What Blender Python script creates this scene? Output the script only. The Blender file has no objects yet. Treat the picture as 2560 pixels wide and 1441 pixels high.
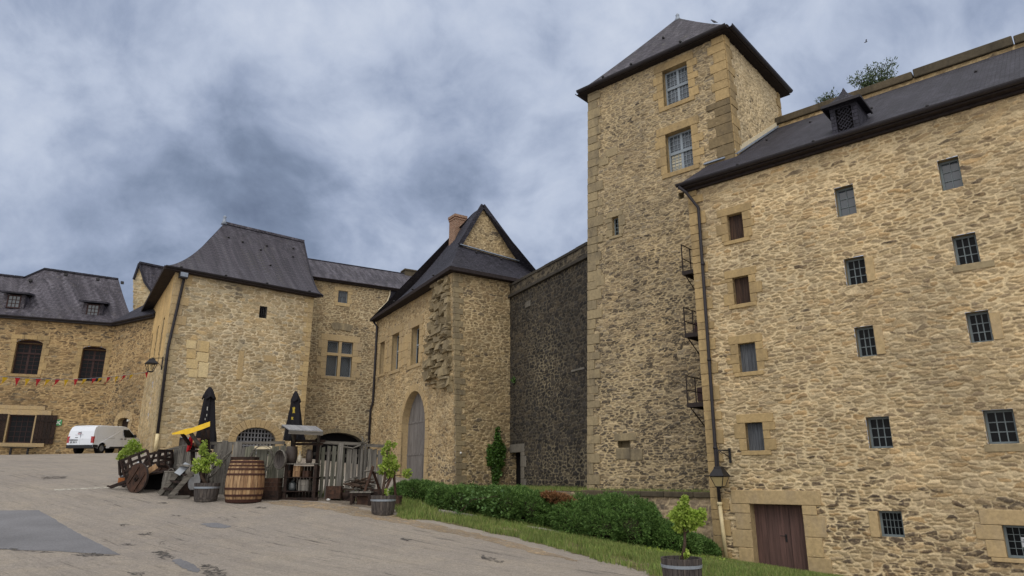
import bpy, bmesh, math, random
import numpy as np
from mathutils import Vector, Matrix

random.seed(11)
RNG = np.random.RandomState(5)
scene = bpy.context.scene
COL = scene.collection
PI = math.pi

# ---------------------------------------------------------------- camera model (world metres, Z up, camera looks along +Y)
F, CX, CY = 1700.0, 1280.0, 720.5
TH = math.atan(475 / F)
cT, sT = math.cos(TH), math.sin(TH)
EYE = 1.7

def ray(px, py):
    x = (px - CX) / F; y = (CY - py) / F
    return np.array([x, cT - y * sT, y * cT + sT])

def on(px, py, Y):
    r = ray(px, py); p = r * Y / r[1]
    return Vector((p[0], p[1], p[2] + EYE))

def vp(x):
    d = ray(x, CY + 475)[:2]
    return d / np.linalg.norm(d)

cam_d = bpy.data.cameras.new('camera'); cam = bpy.data.objects.new('camera', cam_d); COL.objects.link(cam)
cam.location = (0, 0, EYE); cam.rotation_euler = (PI / 2 + TH, 0, 0)
cam_d.sensor_width = 36; cam_d.lens = F / 2560 * 36; cam_d.clip_end = 3000; cam_d.clip_start = 0.1
scene.camera = cam

# ---------------------------------------------------------------- colours
def lin(c):
    c = c / 255.0
    return c / 12.92 if c <= 0.04045 else ((c + 0.055) / 1.055) ** 2.4
def S(r, g, b): return (lin(r), lin(g), lin(b))
def A(c): return (c[0], c[1], c[2], 1.0)

# ---------------------------------------------------------------- node helpers
class NT:
    def __init__(s, name):
        s.m = bpy.data.materials.new(name); s.m.use_nodes = True
        s.t = s.m.node_tree; s.n = s.t.nodes; s.l = s.t.links
        s.b = s.n['Principled BSDF']
    def new(s, t, **kw):
        n = s.n.new(t)
        for k, v in kw.items(): setattr(n, k, v)
        return n
    def set(s, sock, v):
        if hasattr(v, 'is_output') or isinstance(v, bpy.types.NodeSocket): s.l.new(v, sock)
        else: sock.default_value = v
    def noise(s, vec, scale, detail=4, rough=0.55, dist=0):
        n = s.new('ShaderNodeTexNoise'); n.inputs['Scale'].default_value = scale
        n.inputs['Detail'].default_value = detail; n.inputs['Roughness'].default_value = rough; n.inputs['Distortion'].default_value = dist
        if vec is not None: s.l.new(vec, n.inputs['Vector'])
        return n.outputs['Fac']
    def ramp(s, fac, stops, interp='LINEAR'):
        n = s.new('ShaderNodeValToRGB'); e = n.color_ramp.elements; n.color_ramp.interpolation = interp
        while len(e) < len(stops): e.new(0.5)
        for el, (p, c) in zip(e, stops):
            el.position = p; el.color = A(c) if not isinstance(c, (int, float)) else (c, c, c, 1)
        s.l.new(fac, n.inputs[0]); return n.outputs[0]
    def mix(s, f, a, b, mode='MIX'):
        n = s.new('ShaderNodeMix', data_type='RGBA', blend_type=mode)
        s.set(n.inputs[0], f)
        for k, v in ((6, a), (7, b)):
            if isinstance(v, tuple) and len(v) == 3: v = A(v)
            s.set(n.inputs[k], v)
        return n.outputs[2]
    def math(s, op, a, b=0.0, clamp=False):
        n = s.new('ShaderNodeMath', operation=op); n.use_clamp = clamp
        s.set(n.inputs[0], a); s.set(n.inputs[1], b); return n.outputs[0]
    def mapping(s, vec, scale=(1, 1, 1), rot=(0, 0, 0), loc=(0, 0, 0)):
        n = s.new('ShaderNodeMapping'); s.l.new(vec, n.inputs[0])
        n.inputs['Scale'].default_value = scale; n.inputs['Rotation'].default_value = rot; n.inputs['Location'].default_value = loc
        return n.outputs[0]
    def coord(s, k='Object'): return s.new('ShaderNodeTexCoord').outputs[k]
    def pos(s): return s.new('ShaderNodeNewGeometry').outputs['Position']
    def island(s): return s.new('ShaderNodeNewGeometry').outputs['Random Per Island']
    def bump(s, h, strength=0.5, dist=0.02, normal=None):
        n = s.new('ShaderNodeBump'); n.inputs['Strength'].default_value = strength; n.inputs['Distance'].default_value = dist
        s.l.new(h, n.inputs['Height'])
        if normal is not None: s.l.new(normal, n.inputs['Normal'])
        s.l.new(n.outputs[0], s.b.inputs['Normal']); return n.outputs[0]
    def done(s, color, rough=0.9, spec=0.3, metal=0.0):
        s.set(s.b.inputs['Base Color'], A(color) if isinstance(color, tuple) and len(color) == 3 else color)
        s.set(s.b.inputs['Roughness'], rough); s.b.inputs['Specular IOR Level'].default_value = spec
        s.b.inputs['Metallic'].default_value = metal
        return s.m

M = {}
def m_rubble():
    t = NT('rubble_stone')
    a = t.new('ShaderNodeAttribute', attribute_name='Col')
    p = t.pos()
    f = t.noise(p, 22, 4, 0.65); g = t.noise(p, 0.35, 4, 0.6)
    c = t.mix(1.0, a.outputs['Color'], t.ramp(f, [(0.25, 0.72), (0.5, 1.0), (0.75, 1.22)]), 'MULTIPLY')
    c = t.mix(1.0, c, t.ramp(g, [(0.3, (0.84, 0.85, 0.87)), (0.7, (1.10, 1.08, 1.05))]), 'MULTIPLY')
    dp = t.noise(t.mapping(p, (1.0, 1.0, 0.10)), 1.1, 5, 0.65)
    c = t.mix(1.0, c, t.ramp(dp, [(0.32, (0.85, 0.85, 0.86)), (0.5, (1.0, 1.0, 1.0)), (0.72, (1.06, 1.05, 1.03))]), 'MULTIPLY')
    t.bump(f, 0.5, 0.02)
    return t.done(c, 0.95, 0.15)
M['rubble'] = m_rubble()

def m_ashlar(name, c1, c2, stain=(0.25, 0.22, 0.2), amt=0.35):
    t = NT(name); p = t.pos()
    i = t.island()
    c = t.mix(i, c1, c2)
    f = t.noise(p, 9, 5, 0.65); g = t.noise(t.mapping(p, (1.2, 1.2, 0.5)), 1.3, 5, 0.65)
    c = t.mix(1.0, c, t.ramp(f, [(0.3, 0.78), (0.7, 1.15)]), 'MULTIPLY')
    k = t.math('MULTIPLY', t.ramp(g, [(0.48, 0.0), (0.72, 1.0)]), amt)
    c = t.mix(k, c, stain)
    t.bump(f, 0.35, 0.02)
    return t.done(c, 0.92, 0.15)
M['ashlar'] = m_ashlar('dressed_sandstone', S(184, 161, 121), S(170, 150, 116))
M['ashlar_dirty'] = m_ashlar('stained_sandstone', S(158, 143, 113), S(136, 124, 101), S(90, 84, 75), 0.75)
M['ashlar_grey'] = m_ashlar('grey_limestone', S(128, 122, 112), S(105, 102, 96), S(60, 58, 55), 0.5)
M['coping'] = m_ashlar('weathered_coping_stone', S(96, 86, 70), S(78, 72, 61), S(54, 51, 45), 0.75)
M['cope_dark'] = m_ashlar('dark_coping_stone', S(76, 72, 66), S(62, 59, 55), S(44, 42, 40), 0.7)

def m_slate(name, base, light, lichen, streak=0.7, lich=0.2):
    t = NT(name); uv = t.coord('UV')
    n0 = t.noise(uv, 1.7, 3)
    br = t.new('ShaderNodeTexBrick'); t.l.new(uv, br.inputs['Vector'])
    br.inputs['Scale'].default_value = 1.0; br.inputs['Brick Width'].default_value = 0.24; br.inputs['Row Height'].default_value = 0.13
    br.inputs['Mortar Size'].default_value = 0.012; br.inputs['Mortar Smooth'].default_value = 0.4; br.inputs['Bias'].default_value = 0.1
    br.inputs['Color1'].default_value = (0.7, 0.7, 0.72, 1); br.inputs['Color2'].default_value = (1.35, 1.3, 1.32, 1)
    br.inputs['Mortar'].default_value = (0.35, 0.35, 0.38, 1)
    st = t.noise(t.mapping(uv, (1.6, 0.28, 1)), 1.2, 6, 0.7, 0.6)
    big = t.noise(uv, 0.25, 4, 0.6)
    c = t.mix(t.math('MULTIPLY', t.ramp(st, [(0.42, 0.0), (0.7, 1.0)]), streak), base, light)
    li = t.noise(uv, 2.6, 6, 0.75)
    k = t.math('MULTIPLY', t.math('MULTIPLY', t.ramp(li, [(0.55, 0.0), (0.7, 1.0)]), t.ramp(big, [(0.4, 0.0), (0.62, 1.0)])), lich)
    c = t.mix(k, c, lichen)
    c = t.mix(1.0, c, br.outputs['Color'], 'MULTIPLY')
    t.bump(t.math('SUBTRACT', t.math('MULTIPLY', st, 0.8), br.outputs['Fac']), 0.8, 0.03)
    return t.done(c, 0.72, 0.22)
M['slate'] = m_slate('slate_tiles', S(62, 60, 67), S(98, 97, 104), S(104, 103, 84), 0.6, 0.7)
M['slate_dark'] = m_slate('dark_slate_tiles', S(46, 46, 54), S(72, 72, 82), S(78, 78, 72), 0.55, 0.35)
M['slate_pale'] = m_slate('streaked_slate_tiles', S(62, 60, 67), S(116, 114, 122), S(116, 112, 92), 0.75, 0.6)

def m_plain(name, c, rough=0.6, spec=0.4, metal=0.0, var=0.2, scale=12, bump=0.0):
    t = NT(name); p = t.pos()
    f = t.noise(p, scale, 4, 0.6)
    i = t.island()
    col = t.mix(1.0, A(c), t.ramp(f, [(0.25, 1 - var), (0.75, 1 + var)]), 'MULTIPLY')
    col = t.mix(1.0, col, t.ramp(i, [(0.0, 1 - var * 0.8), (1.0, 1 + var * 0.8)]), 'MULTIPLY')
    if bump: t.bump(f, bump, 0.01)
    return t.done(col, rough, spec, metal)

def m_wood(name, c1, c2, dark, stretch=(14, 14, 0.9), rough=0.8):
    """weathered timber: grain noise stretched along the vertical, boards vary one by one"""
    t = NT(name); p = t.pos()
    i = t.island()
    comb = t.new('ShaderNodeCombineXYZ'); t.l.new(i, comb.inputs[0]); t.l.new(i, comb.inputs[1]); t.l.new(i, comb.inputs[2])
    v = t.new('ShaderNodeVectorMath', operation='MULTIPLY_ADD'); t.l.new(comb.outputs[0], v.inputs[0]); v.inputs[1].default_value = (37, 11, 53); t.l.new(p, v.inputs[2])
    g = t.noise(t.mapping(v.outputs[0], stretch), 1.5, 5, 0.65)
    c = t.mix(i, c1, c2)
    c = t.mix(t.ramp(g, [(0.38, 0.0), (0.66, 1.0)]), c, dark)
    t.bump(g, 0.4, 0.01)
    return t.done(c, rough, 0.25)
M['wood_grey'] = m_wood('weathered_grey_timber', S(146, 142, 134), S(112, 109, 104), S(78, 75, 72))
M['wood_green'] = m_wood('algae_stained_timber', S(132, 132, 114), S(106, 105, 96), S(72, 72, 64))
M['wood_greyh'] = m_wood('weathered_grey_beam', S(124, 120, 112), S(104, 100, 94), S(70, 66, 62), (0.9, 4, 14))
M['wood_dark'] = m_wood('dark_brown_timber', S(64, 46, 38), S(46, 36, 32), S(26, 21, 20), (5, 5, 5))
M['wood_brown'] = m_wood('brown_timber', S(88, 63, 50), S(70, 52, 43), S(44, 33, 29), (7, 7, 3))
M['wood_gate'] = m_wood('silvered_gate_boards', S(136, 132, 130), S(122, 119, 118), S(92, 88, 86), (7, 7, 0.5))
M['wood_door'] = m_wood('red_brown_door_boards', S(112, 86, 80), S(98, 76, 71), S(74, 58, 55), (9, 9, 0.5))
M['wood_shutter_brown'] = m_wood('faded_brown_shutter_boards', S(92, 70, 56), S(66, 50, 42), S(38, 30, 28), (16, 16, 1.2))
M['wood_shutter_grey'] = m_wood('slate_grey_shutter_boards', S(104, 108, 112), S(88, 92, 98), S(62, 64, 70), (16, 16, 0.9))
M['wood_oak'] = m_wood('pale_oak_staves', S(188, 158, 120), S(156, 122, 88), S(92, 66, 50), (9, 9, 1.1), 0.7)
M['wood_tub'] = m_wood('grey_oak_staves', S(104, 96, 90), S(80, 76, 74), S(52, 48, 48), (12, 12, 1.2))
M['rust'] = m_plain('rusty_iron', S(66, 42, 36), 0.8, 0.3, 0.2, 0.35, 18, 0.3)
M['iron'] = m_plain('black_iron', S(34, 33, 36), 0.55, 0.5, 0.3, 0.2)
M['iron_brown'] = m_plain('rusty_dark_iron', S(48, 40, 38), 0.7, 0.4, 0.2, 0.3)
M['gutter'] = m_plain('dark_eaves_paint', S(40, 37, 42), 0.6, 0.4, 0.0, 0.25, 3)
M['soffit'] = m_plain('dark_eaves_timber', S(48, 42, 42), 0.85, 0.2, 0.0, 0.35, 6)
M['lead'] = m_plain('lead_flashing', S(132, 142, 156), 0.5, 0.4, 0.1, 0.2, 4)
M['mortar_fillet'] = m_plain('pale_mortar_fillet', S(204, 192, 164), 0.9, 0.2, 0.0, 0.15, 8)
M['frame_grey'] = m_plain('blue_grey_window_paint', S(108, 118, 122), 0.5, 0.4, 0.0, 0.1)
M['frame_pale'] = m_plain('pale_grey_window_paint', S(134, 144, 153), 0.5, 0.4, 0.0, 0.1)
M['frame_dark'] = m_plain('dark_brown_window_paint', S(62, 48, 48), 0.7, 0.12, 0.0, 0.1)
M['cast_cream'] = m_plain('cream_painted_pipe', S(206, 190, 150), 0.55, 0.4, 0.0, 0.18, 6)
M['zinc_band'] = m_plain('galvanised_hoop', S(150, 160, 172), 0.4, 0.5, 0.4, 0.12)
M['brick'] = None
def m_brick():
    t = NT('red_chimney_brick'); uv = t.coord('UV')
    br = t.new('ShaderNodeTexBrick'); t.l.new(uv, br.inputs['Vector'])
    br.inputs['Scale'].default_value = 1; br.inputs['Brick Width'].default_value = 0.26; br.inputs['Row Height'].default_value = 0.085
    br.inputs['Mortar Size'].default_value = 0.014
    br.inputs['Color1'].default_value = A(S(112, 78, 62)); br.inputs['Color2'].default_value = A(S(132, 96, 78)); br.inputs['Mortar'].default_value = A(S(164, 146, 128))
    f = t.noise(uv, 5, 4)
    return t.done(t.mix(1.0, br.outputs['Color'], t.ramp(f, [(0.3, 0.75), (0.7, 1.15)]), 'MULTIPLY'), 0.9, 0.2)
M['brick'] = m_brick()

def m_glass(name, c, rough=0.06, spec=0.6):
    t = NT(name); p = t.pos()
    f = t.noise(p, 3.5, 3); t.bump(f, 0.06, 0.05)
    col = t.mix(t.noise(p, 0.9, 3), tuple(x * 0.6 for x in c), tuple(x * 1.5 for x in c))
    return t.done(col, rough, spec)
M['glass_dark'] = m_glass('dark_window_glass', (0.007, 0.008, 0.010), 0.15, 0.10)
M['glass_sky'] = m_glass('sky_painted_glass', (0.055, 0.068, 0.085), 0.06, 0.8)  # pale blue sky reflection is painted into the base colour
M['glass_leaded'] = m_glass('dull_leaded_glass', (0.06, 0.065, 0.07), 0.15, 0.6)
M['void'] = m_plain('painted_unlit_black', (0.012, 0.011, 0.012), 0.95, 0.05, 0, 0.3)  # near-black colour painted in for unlit gaps and spaces behind openings

def m_leaf(name, cols, rough=0.55, trans=0.25):
    t = NT(name); i = t.island()
    n = len(cols)
    c = t.ramp(i, [(k / (n - 1), cc) for k, cc in enumerate(cols)])
    f = t.noise(t.pos(), 1.6, 3)
    c = t.mix(1.0, c, t.ramp(f, [(0.3, 0.75), (0.7, 1.25)]), 'MULTIPLY')
    t.done(c, rough, 0.25)
    tr = t.new('ShaderNodeBsdfTranslucent'); t.l.new(c, tr.inputs[0])
    mx = t.new('ShaderNodeMixShader'); mx.inputs[0].default_value = trans
    t.l.new(t.b.outputs[0], mx.inputs[1]); t.l.new(tr.outputs[0], mx.inputs[2])
    t.l.new(mx.outputs[0], t.n['Material Output'].inputs[0])
    return t.m
M['leaf_vine'] = m_leaf('young_vine_leaves', [S(124, 148, 58), S(154, 178, 78), S(180, 198, 100), S(110, 136, 54)], 0.5, 0.45)
M['leaf_juniper'] = m_leaf('juniper_needles', [S(56, 84, 42), S(80, 110, 54), S(118, 148, 80), S(62, 92, 44)], 0.6, 0.25)
M['leaf_brown'] = m_leaf('dead_juniper_needles', [S(118, 84, 56), S(144, 104, 70), S(92, 72, 50)], 0.8, 0.1)
M['leaf_ivy'] = m_leaf('ivy_leaves', [S(48, 76, 34), S(70, 100, 42), S(84, 116, 50)], 0.45, 0.15)
M['leaf_dark'] = m_leaf('bramble_leaves', [S(58, 86, 44), S(76, 104, 54), S(92, 120, 66)], 0.55, 0.15)
M['leaf_shrub'] = m_leaf('grey_green_shrub_leaves', [S(78, 94, 72), S(104, 120, 88), S(64, 80, 60)], 0.55, 0.25)
M['grass'] = m_leaf('grass_blades', [S(92, 112, 56), S(112, 134, 68), S(134, 152, 82), S(150, 150, 96), S(84, 108, 54)], 0.6, 0.3)
M['bark'] = m_plain('rough_bark', S(74, 62, 54), 0.9, 0.1, 0, 0.4, 25, 0.6)
M['bush_core'] = m_plain('juniper_shade_core', S(44, 46, 32), 0.95, 0.05, 0, 0.5, 14, 0.6)  # dark colour stands in for the shade inside the bushes
M['soil'] = m_plain('dark_potting_soil', S(60, 50, 42), 0.95, 0.05, 0, 0.4, 20, 0.6)

# ---------------------------------------------------------------- object helpers
ROOT = {}          # object name -> world location of its thing
def tag(o, label=None, cat=None, group=None, kind=None):
    if label: o['label'] = label
    if cat: o['category'] = cat
    if group: o['group'] = group
    if kind: o['kind'] = kind
    return o

def thing(name, loc, label, cat, group=None):
    o = bpy.data.objects.new(name, None); COL.objects.link(o)
    o.empty_display_size = 0.2
    o.location = Vector(loc); ROOT[o.name] = Vector(loc)
    return tag(o, label, cat, group)

def finish(me, name, mat, parent, loc, smooth):
    if mat: me.materials.append(mat)
    if smooth:
        me.polygons.foreach_set('use_smooth', [True] * len(me.polygons))
    o = bpy.data.objects.new(name, me); COL.objects.link(o)
    if parent is not None:
        o.parent = parent; ROOT[o.name] = ROOT[parent.name]
    else:
        o.location = Vector(loc); ROOT[o.name] = Vector(loc)
    return o

class MB:
    """collects world-space shapes; build() links them as ONE mesh object"""
    def __init__(s): s.v = []; s.f = []
    def add(s, vs, fs):
        n = len(s.v); s.v.extend([tuple(map(float, p)) for p in vs]); s.f.extend([tuple(i + n for i in f) for f in fs])
    def quad(s, a, b, c, d): s.add([a, b, c, d], [(0, 1, 2, 3)])
    def tri(s, a, b, c): s.add([a, b, c], [(0, 1, 2)])
    def poly(s, pts): s.add(pts, [tuple(range(len(pts)))])
    def hexa(s, p):      # p: 4 bottom, 4 top, counter-clockwise seen from above
        s.add(p, [(3, 2, 1, 0), (4, 5, 6, 7), (0, 1, 5, 4), (1, 2, 6, 5), (2, 3, 7, 6), (3, 0, 4, 7)])
    def obox(s, c, ax, ay, az):   # centre and three half-axes
        c, ax, ay, az = map(Vector, (c, ax, ay, az))
        if ax.cross(ay).dot(az) < 0: ax = -ax
        s.hexa([c - ax - ay - az, c + ax - ay - az, c + ax + ay - az, c - ax + ay - az, c - ax - ay + az, c + ax - ay + az, c + ax + ay + az, c - ax + ay + az])
    def box(s, x0, x1, y0, y1, z0, z1):
        s.hexa([(x0, y0, z0), (x1, y0, z0), (x1, y1, z0), (x0, y1, z0), (x0, y0, z1), (x1, y0, z1), (x1, y1, z1), (x0, y1, z1)])
    def beam(s, a, b, w, h, up=(0, 0, 1)):
        a, b = Vector(a), Vector(b); d = b - a; L = d.length; d.normalize(); up = Vector(up)
        if abs(d.dot(up)) > 0.98: up = Vector((0, 1, 0))
        sd = d.cross(up).normalized(); u2 = sd.cross(d).normalized()
        s.obox((a + b) / 2, d * L / 2, sd * w / 2, u2 * h / 2)
    def tube(s, pts, r, n=8, cap=True):
        pts = [Vector(p) for p in pts]; rs = r if isinstance(r, (list, tuple)) else [r] * len(pts)
        rings = []; prev = None
        for i, p in enumerate(pts):
            d = (pts[min(i + 1, len(pts) - 1)] - pts[max(i - 1, 0)]).normalized()
            if prev is None:
                a = d.cross(Vector((0, 0, 1)))
                if a.length < 0.1: a = d.cross(Vector((0, 1, 0)))
            else: a = prev - d * prev.dot(d)
            a.normalize(); prev = a; b = d.cross(a)
            rings.append([p + (a * math.cos(2 * PI * k / n) + b * math.sin(2 * PI * k / n)) * rs[i] for k in range(n)])
        vs = [v for rg in rings for v in rg]
        fs = [(i * n + k, i * n + (k + 1) % n, (i + 1) * n + (k + 1) % n, (i + 1) * n + k) for i in range(len(pts) - 1) for k in range(n)]
        if cap:
            fs.append(tuple(reversed(range(n)))); fs.append(tuple((len(pts) - 1) * n + k for k in range(n)))
        s.add(vs, fs)
    def lathe(s, c, prof, n=20, ax=(1, 0, 0), ay=(0, 1, 0), az=(0, 0, 1), cap=True):
        c, ax, ay, az = Vector(c), Vector(ax), Vector(ay), Vector(az)
        vs = []
        for r, z in prof:
            for k in range(n):
                a = 2 * PI * k / n
                vs.append(c + az * z + (ax * math.cos(a) + ay * math.sin(a)) * r)
        fs = [(i * n + k, i * n + (k + 1) % n, (i + 1) * n + (k + 1) % n, (i + 1) * n + k) for i in range(len(prof) - 1) for k in range(n)]
        if cap:
            fs.append(tuple(reversed(range(n)))); fs.append(tuple((len(prof) - 1) * n + k for k in range(n)))
        s.add(vs, fs)
    def blob(s, c, rx, ry, rz, n=10, m=7, jit=0.0, rot=None):
        c = Vector(c); vs = []
        for i in range(m + 1):
            th = PI * i / m
            for k in range(n):
                a = 2 * PI * k / n
                j = 1 + random.uniform(-jit, jit)
                v = Vector((rx * math.sin(th) * math.cos(a) * j, ry * math.sin(th) * math.sin(a) * j, -rz * math.cos(th) * j))
                if rot: v = rot @ v
                vs.append(c + v)
        fs = [(i * n + k, i * n + (k + 1) % n, (i + 1) * n + (k + 1) % n, (i + 1) * n + k) for i in range(m) for k in range(n)]
        s.add(vs, fs)
    def grid(s, pts):     # pts[i][j]
        a, b = len(pts), len(pts[0])
        s.add([p for r in pts for p in r], [(i * b + j, i * b + j + 1, (i + 1) * b + j + 1, (i + 1) * b + j) for i in range(a - 1) for j in range(b - 1)])
    def build(s, name, mat, parent=None, loc=None, smooth=False, bevel=0.0, solid=0.0):
        if parent is not None: off = ROOT[parent.name]
        else:
            off = Vector(loc) if loc is not None else Vector((0, 0, 0))
        me = bpy.data.meshes.new(name)
        P = np.array(s.v) - np.array(off)
        me.from_pydata([tuple(p) for p in P], [], s.f); me.validate(); me.update()
        # metric uv: u along the face's horizontal, v up its slope
        uvl = me.uv_layers.new(name='UVMap')
        W = np.array(s.v)
        nl = len(me.loops)
        if nl:
            lv = np.empty(nl, int); me.loops.foreach_get('vertex_index', lv)
            N = np.empty(len(me.polygons) * 3); me.polygons.foreach_get('normal', N); N = N.reshape(-1, 3)
            tot = np.empty(len(me.polygons), int); me.polygons.foreach_get('loop_total', tot)
            NN = np.repeat(N, tot, 0)
            T = np.stack([-NN[:, 1], NN[:, 0], np.zeros(nl)], 1); ln = np.linalg.norm(T, axis=1)
            flat = ln < 0.05; T[flat] = (1, 0, 0); ln[flat] = 1; T /= ln[:, None]
            B = np.cross(NN, T)
            Pw = W[lv]
            uv = np.stack([(Pw * T).sum(1), (Pw * B).sum(1)], 1)
            uvl.data.foreach_set('uv', uv.astype(np.float32).ravel())
        o = finish(me, name, mat, parent, off, smooth)
        if solid:
            md = o.modifiers.new('thickness', 'SOLIDIFY'); md.thickness = solid; md.offset = -1
        if bevel:
            md = o.modifiers.new('bevel', 'BEVEL'); md.width = bevel; md.segments = 2; md.limit_method = 'ANGLE'
        return o

def np_mesh(name, V, Q, mat, parent=None, loc=(0, 0, 0), smooth=False, col=None):
    """fast mesh from arrays: V (n,3) world, Q (m,k) faces"""
    off = np.array(ROOT[parent.name]) if parent is not None else np.array(loc)
    me = bpy.data.meshes.new(name)
    k = Q.shape[1]
    me.vertices.add(len(V)); me.vertices.foreach_set('co', (V - off).astype(np.float32).ravel())
    me.loops.add(Q.size); me.loops.foreach_set('vertex_index', Q.astype(np.int32).ravel())
    me.polygons.add(len(Q))
    me.polygons.foreach_set('loop_start', np.arange(0, Q.size, k, dtype=np.int32))
    me.polygons.foreach_set('loop_total', np.full(len(Q), k, np.int32))
    me.update(calc_edges=True)
    if col is not None:
        a = me.color_attributes.new('Col', 'FLOAT_COLOR', 'POINT')
        c4 = np.ones((len(V), 4), np.float32); c4[:, :3] = col
        a.data.foreach_set('color', c4.ravel())
    return finish(me, name, mat, parent, off, smooth)

# ---------------------------------------------------------------- vertical wall planes
class Plane:
    def __init__(s, P, U):
        s.P = np.array(P[:2], float); s.U = np.array(U, float) / np.linalg.norm(U); s.n = np.array([s.U[1], -s.U[0]])
    def uz(s, px, py, d=0.0):
        r = ray(px, py); t = ((s.P + d * s.n) @ s.n) / (r[:2] @ s.n); p = r * t
        return float((p[:2] - s.P) @ s.U), float(p[2] + EYE)
    def pt(s, u, z, d=0.0):
        q = s.P + s.U * u + s.n * d
        return Vector((q[0], q[1], z))
    def rect(s, x0, y0, x1, y1, d=0.0):
        """upright wall rectangle from the middle of each side of a picture rectangle"""
        l = s.uz(x0, (y0 + y1) / 2, d)[0]; r = s.uz(x1, (y0 + y1) / 2, d)[0]
        t = s.uz((x0 + x1) / 2, y0, d)[1]; b = s.uz((x0 + x1) / 2, y1, d)[1]
        return (l, r, b, t)
    def box(s, mb, u0, u1, z0, z1, d0, d1):
        mb.hexa([s.pt(u0, z0, d1), s.pt(u1, z0, d1), s.pt(u1, z0, d0), s.pt(u0, z0, d0), s.pt(u0, z1, d1), s.pt(u1, z1, d1), s.pt(u1, z1, d0), s.pt(u0, z1, d0)])
    def quad(s, mb, u0, u1, z0, z1, d): mb.quad(s.pt(u0, z0, d), s.pt(u1, z0, d), s.pt(u1, z1, d), s.pt(u0, z1, d))
    def V3(s): return Vector((s.U[0], s.U[1], 0)), Vector((s.n[0], s.n[1], 0)), Vector((0, 0, 1))

# ---------------------------------------------------------------- value noise + rubble layout in numpy
TAB = RNG.rand(65536, 6)
def hsh(i, j, k=0):
    return ((i.astype(np.int64) * 73856093) ^ (j.astype(np.int64) * 19349663) ^ (k * 83492791)) & 65535
def vnoise(x, y, k=0):
    i = np.floor(x); j = np.floor(y); fx = x - i; fy = y - j
    fx = fx * fx * (3 - 2 * fx); fy = fy * fy * (3 - 2 * fy)
    g = lambda a, b: TAB[hsh(a, b, k), 0]
    return (g(i, j) * (1 - fx) + g(i + 1, j) * fx) * (1 - fy) + (g(i, j + 1) * (1 - fx) + g(i + 1, j + 1) * fx) * fy
def fbm(x, y, k=0, o=4):
    r = 0; a = 0.5; tot = 0
    for q in range(o):
        r = r + a * vnoise(x * 2 ** q, y * 2 ** q, k + q); tot += a; a *= 0.55
    return r / tot
def sstep(a, b, x):
    t = np.clip((x - a) / (b - a), 0, 1); return t * t * (3 - 2 * t)

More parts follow.
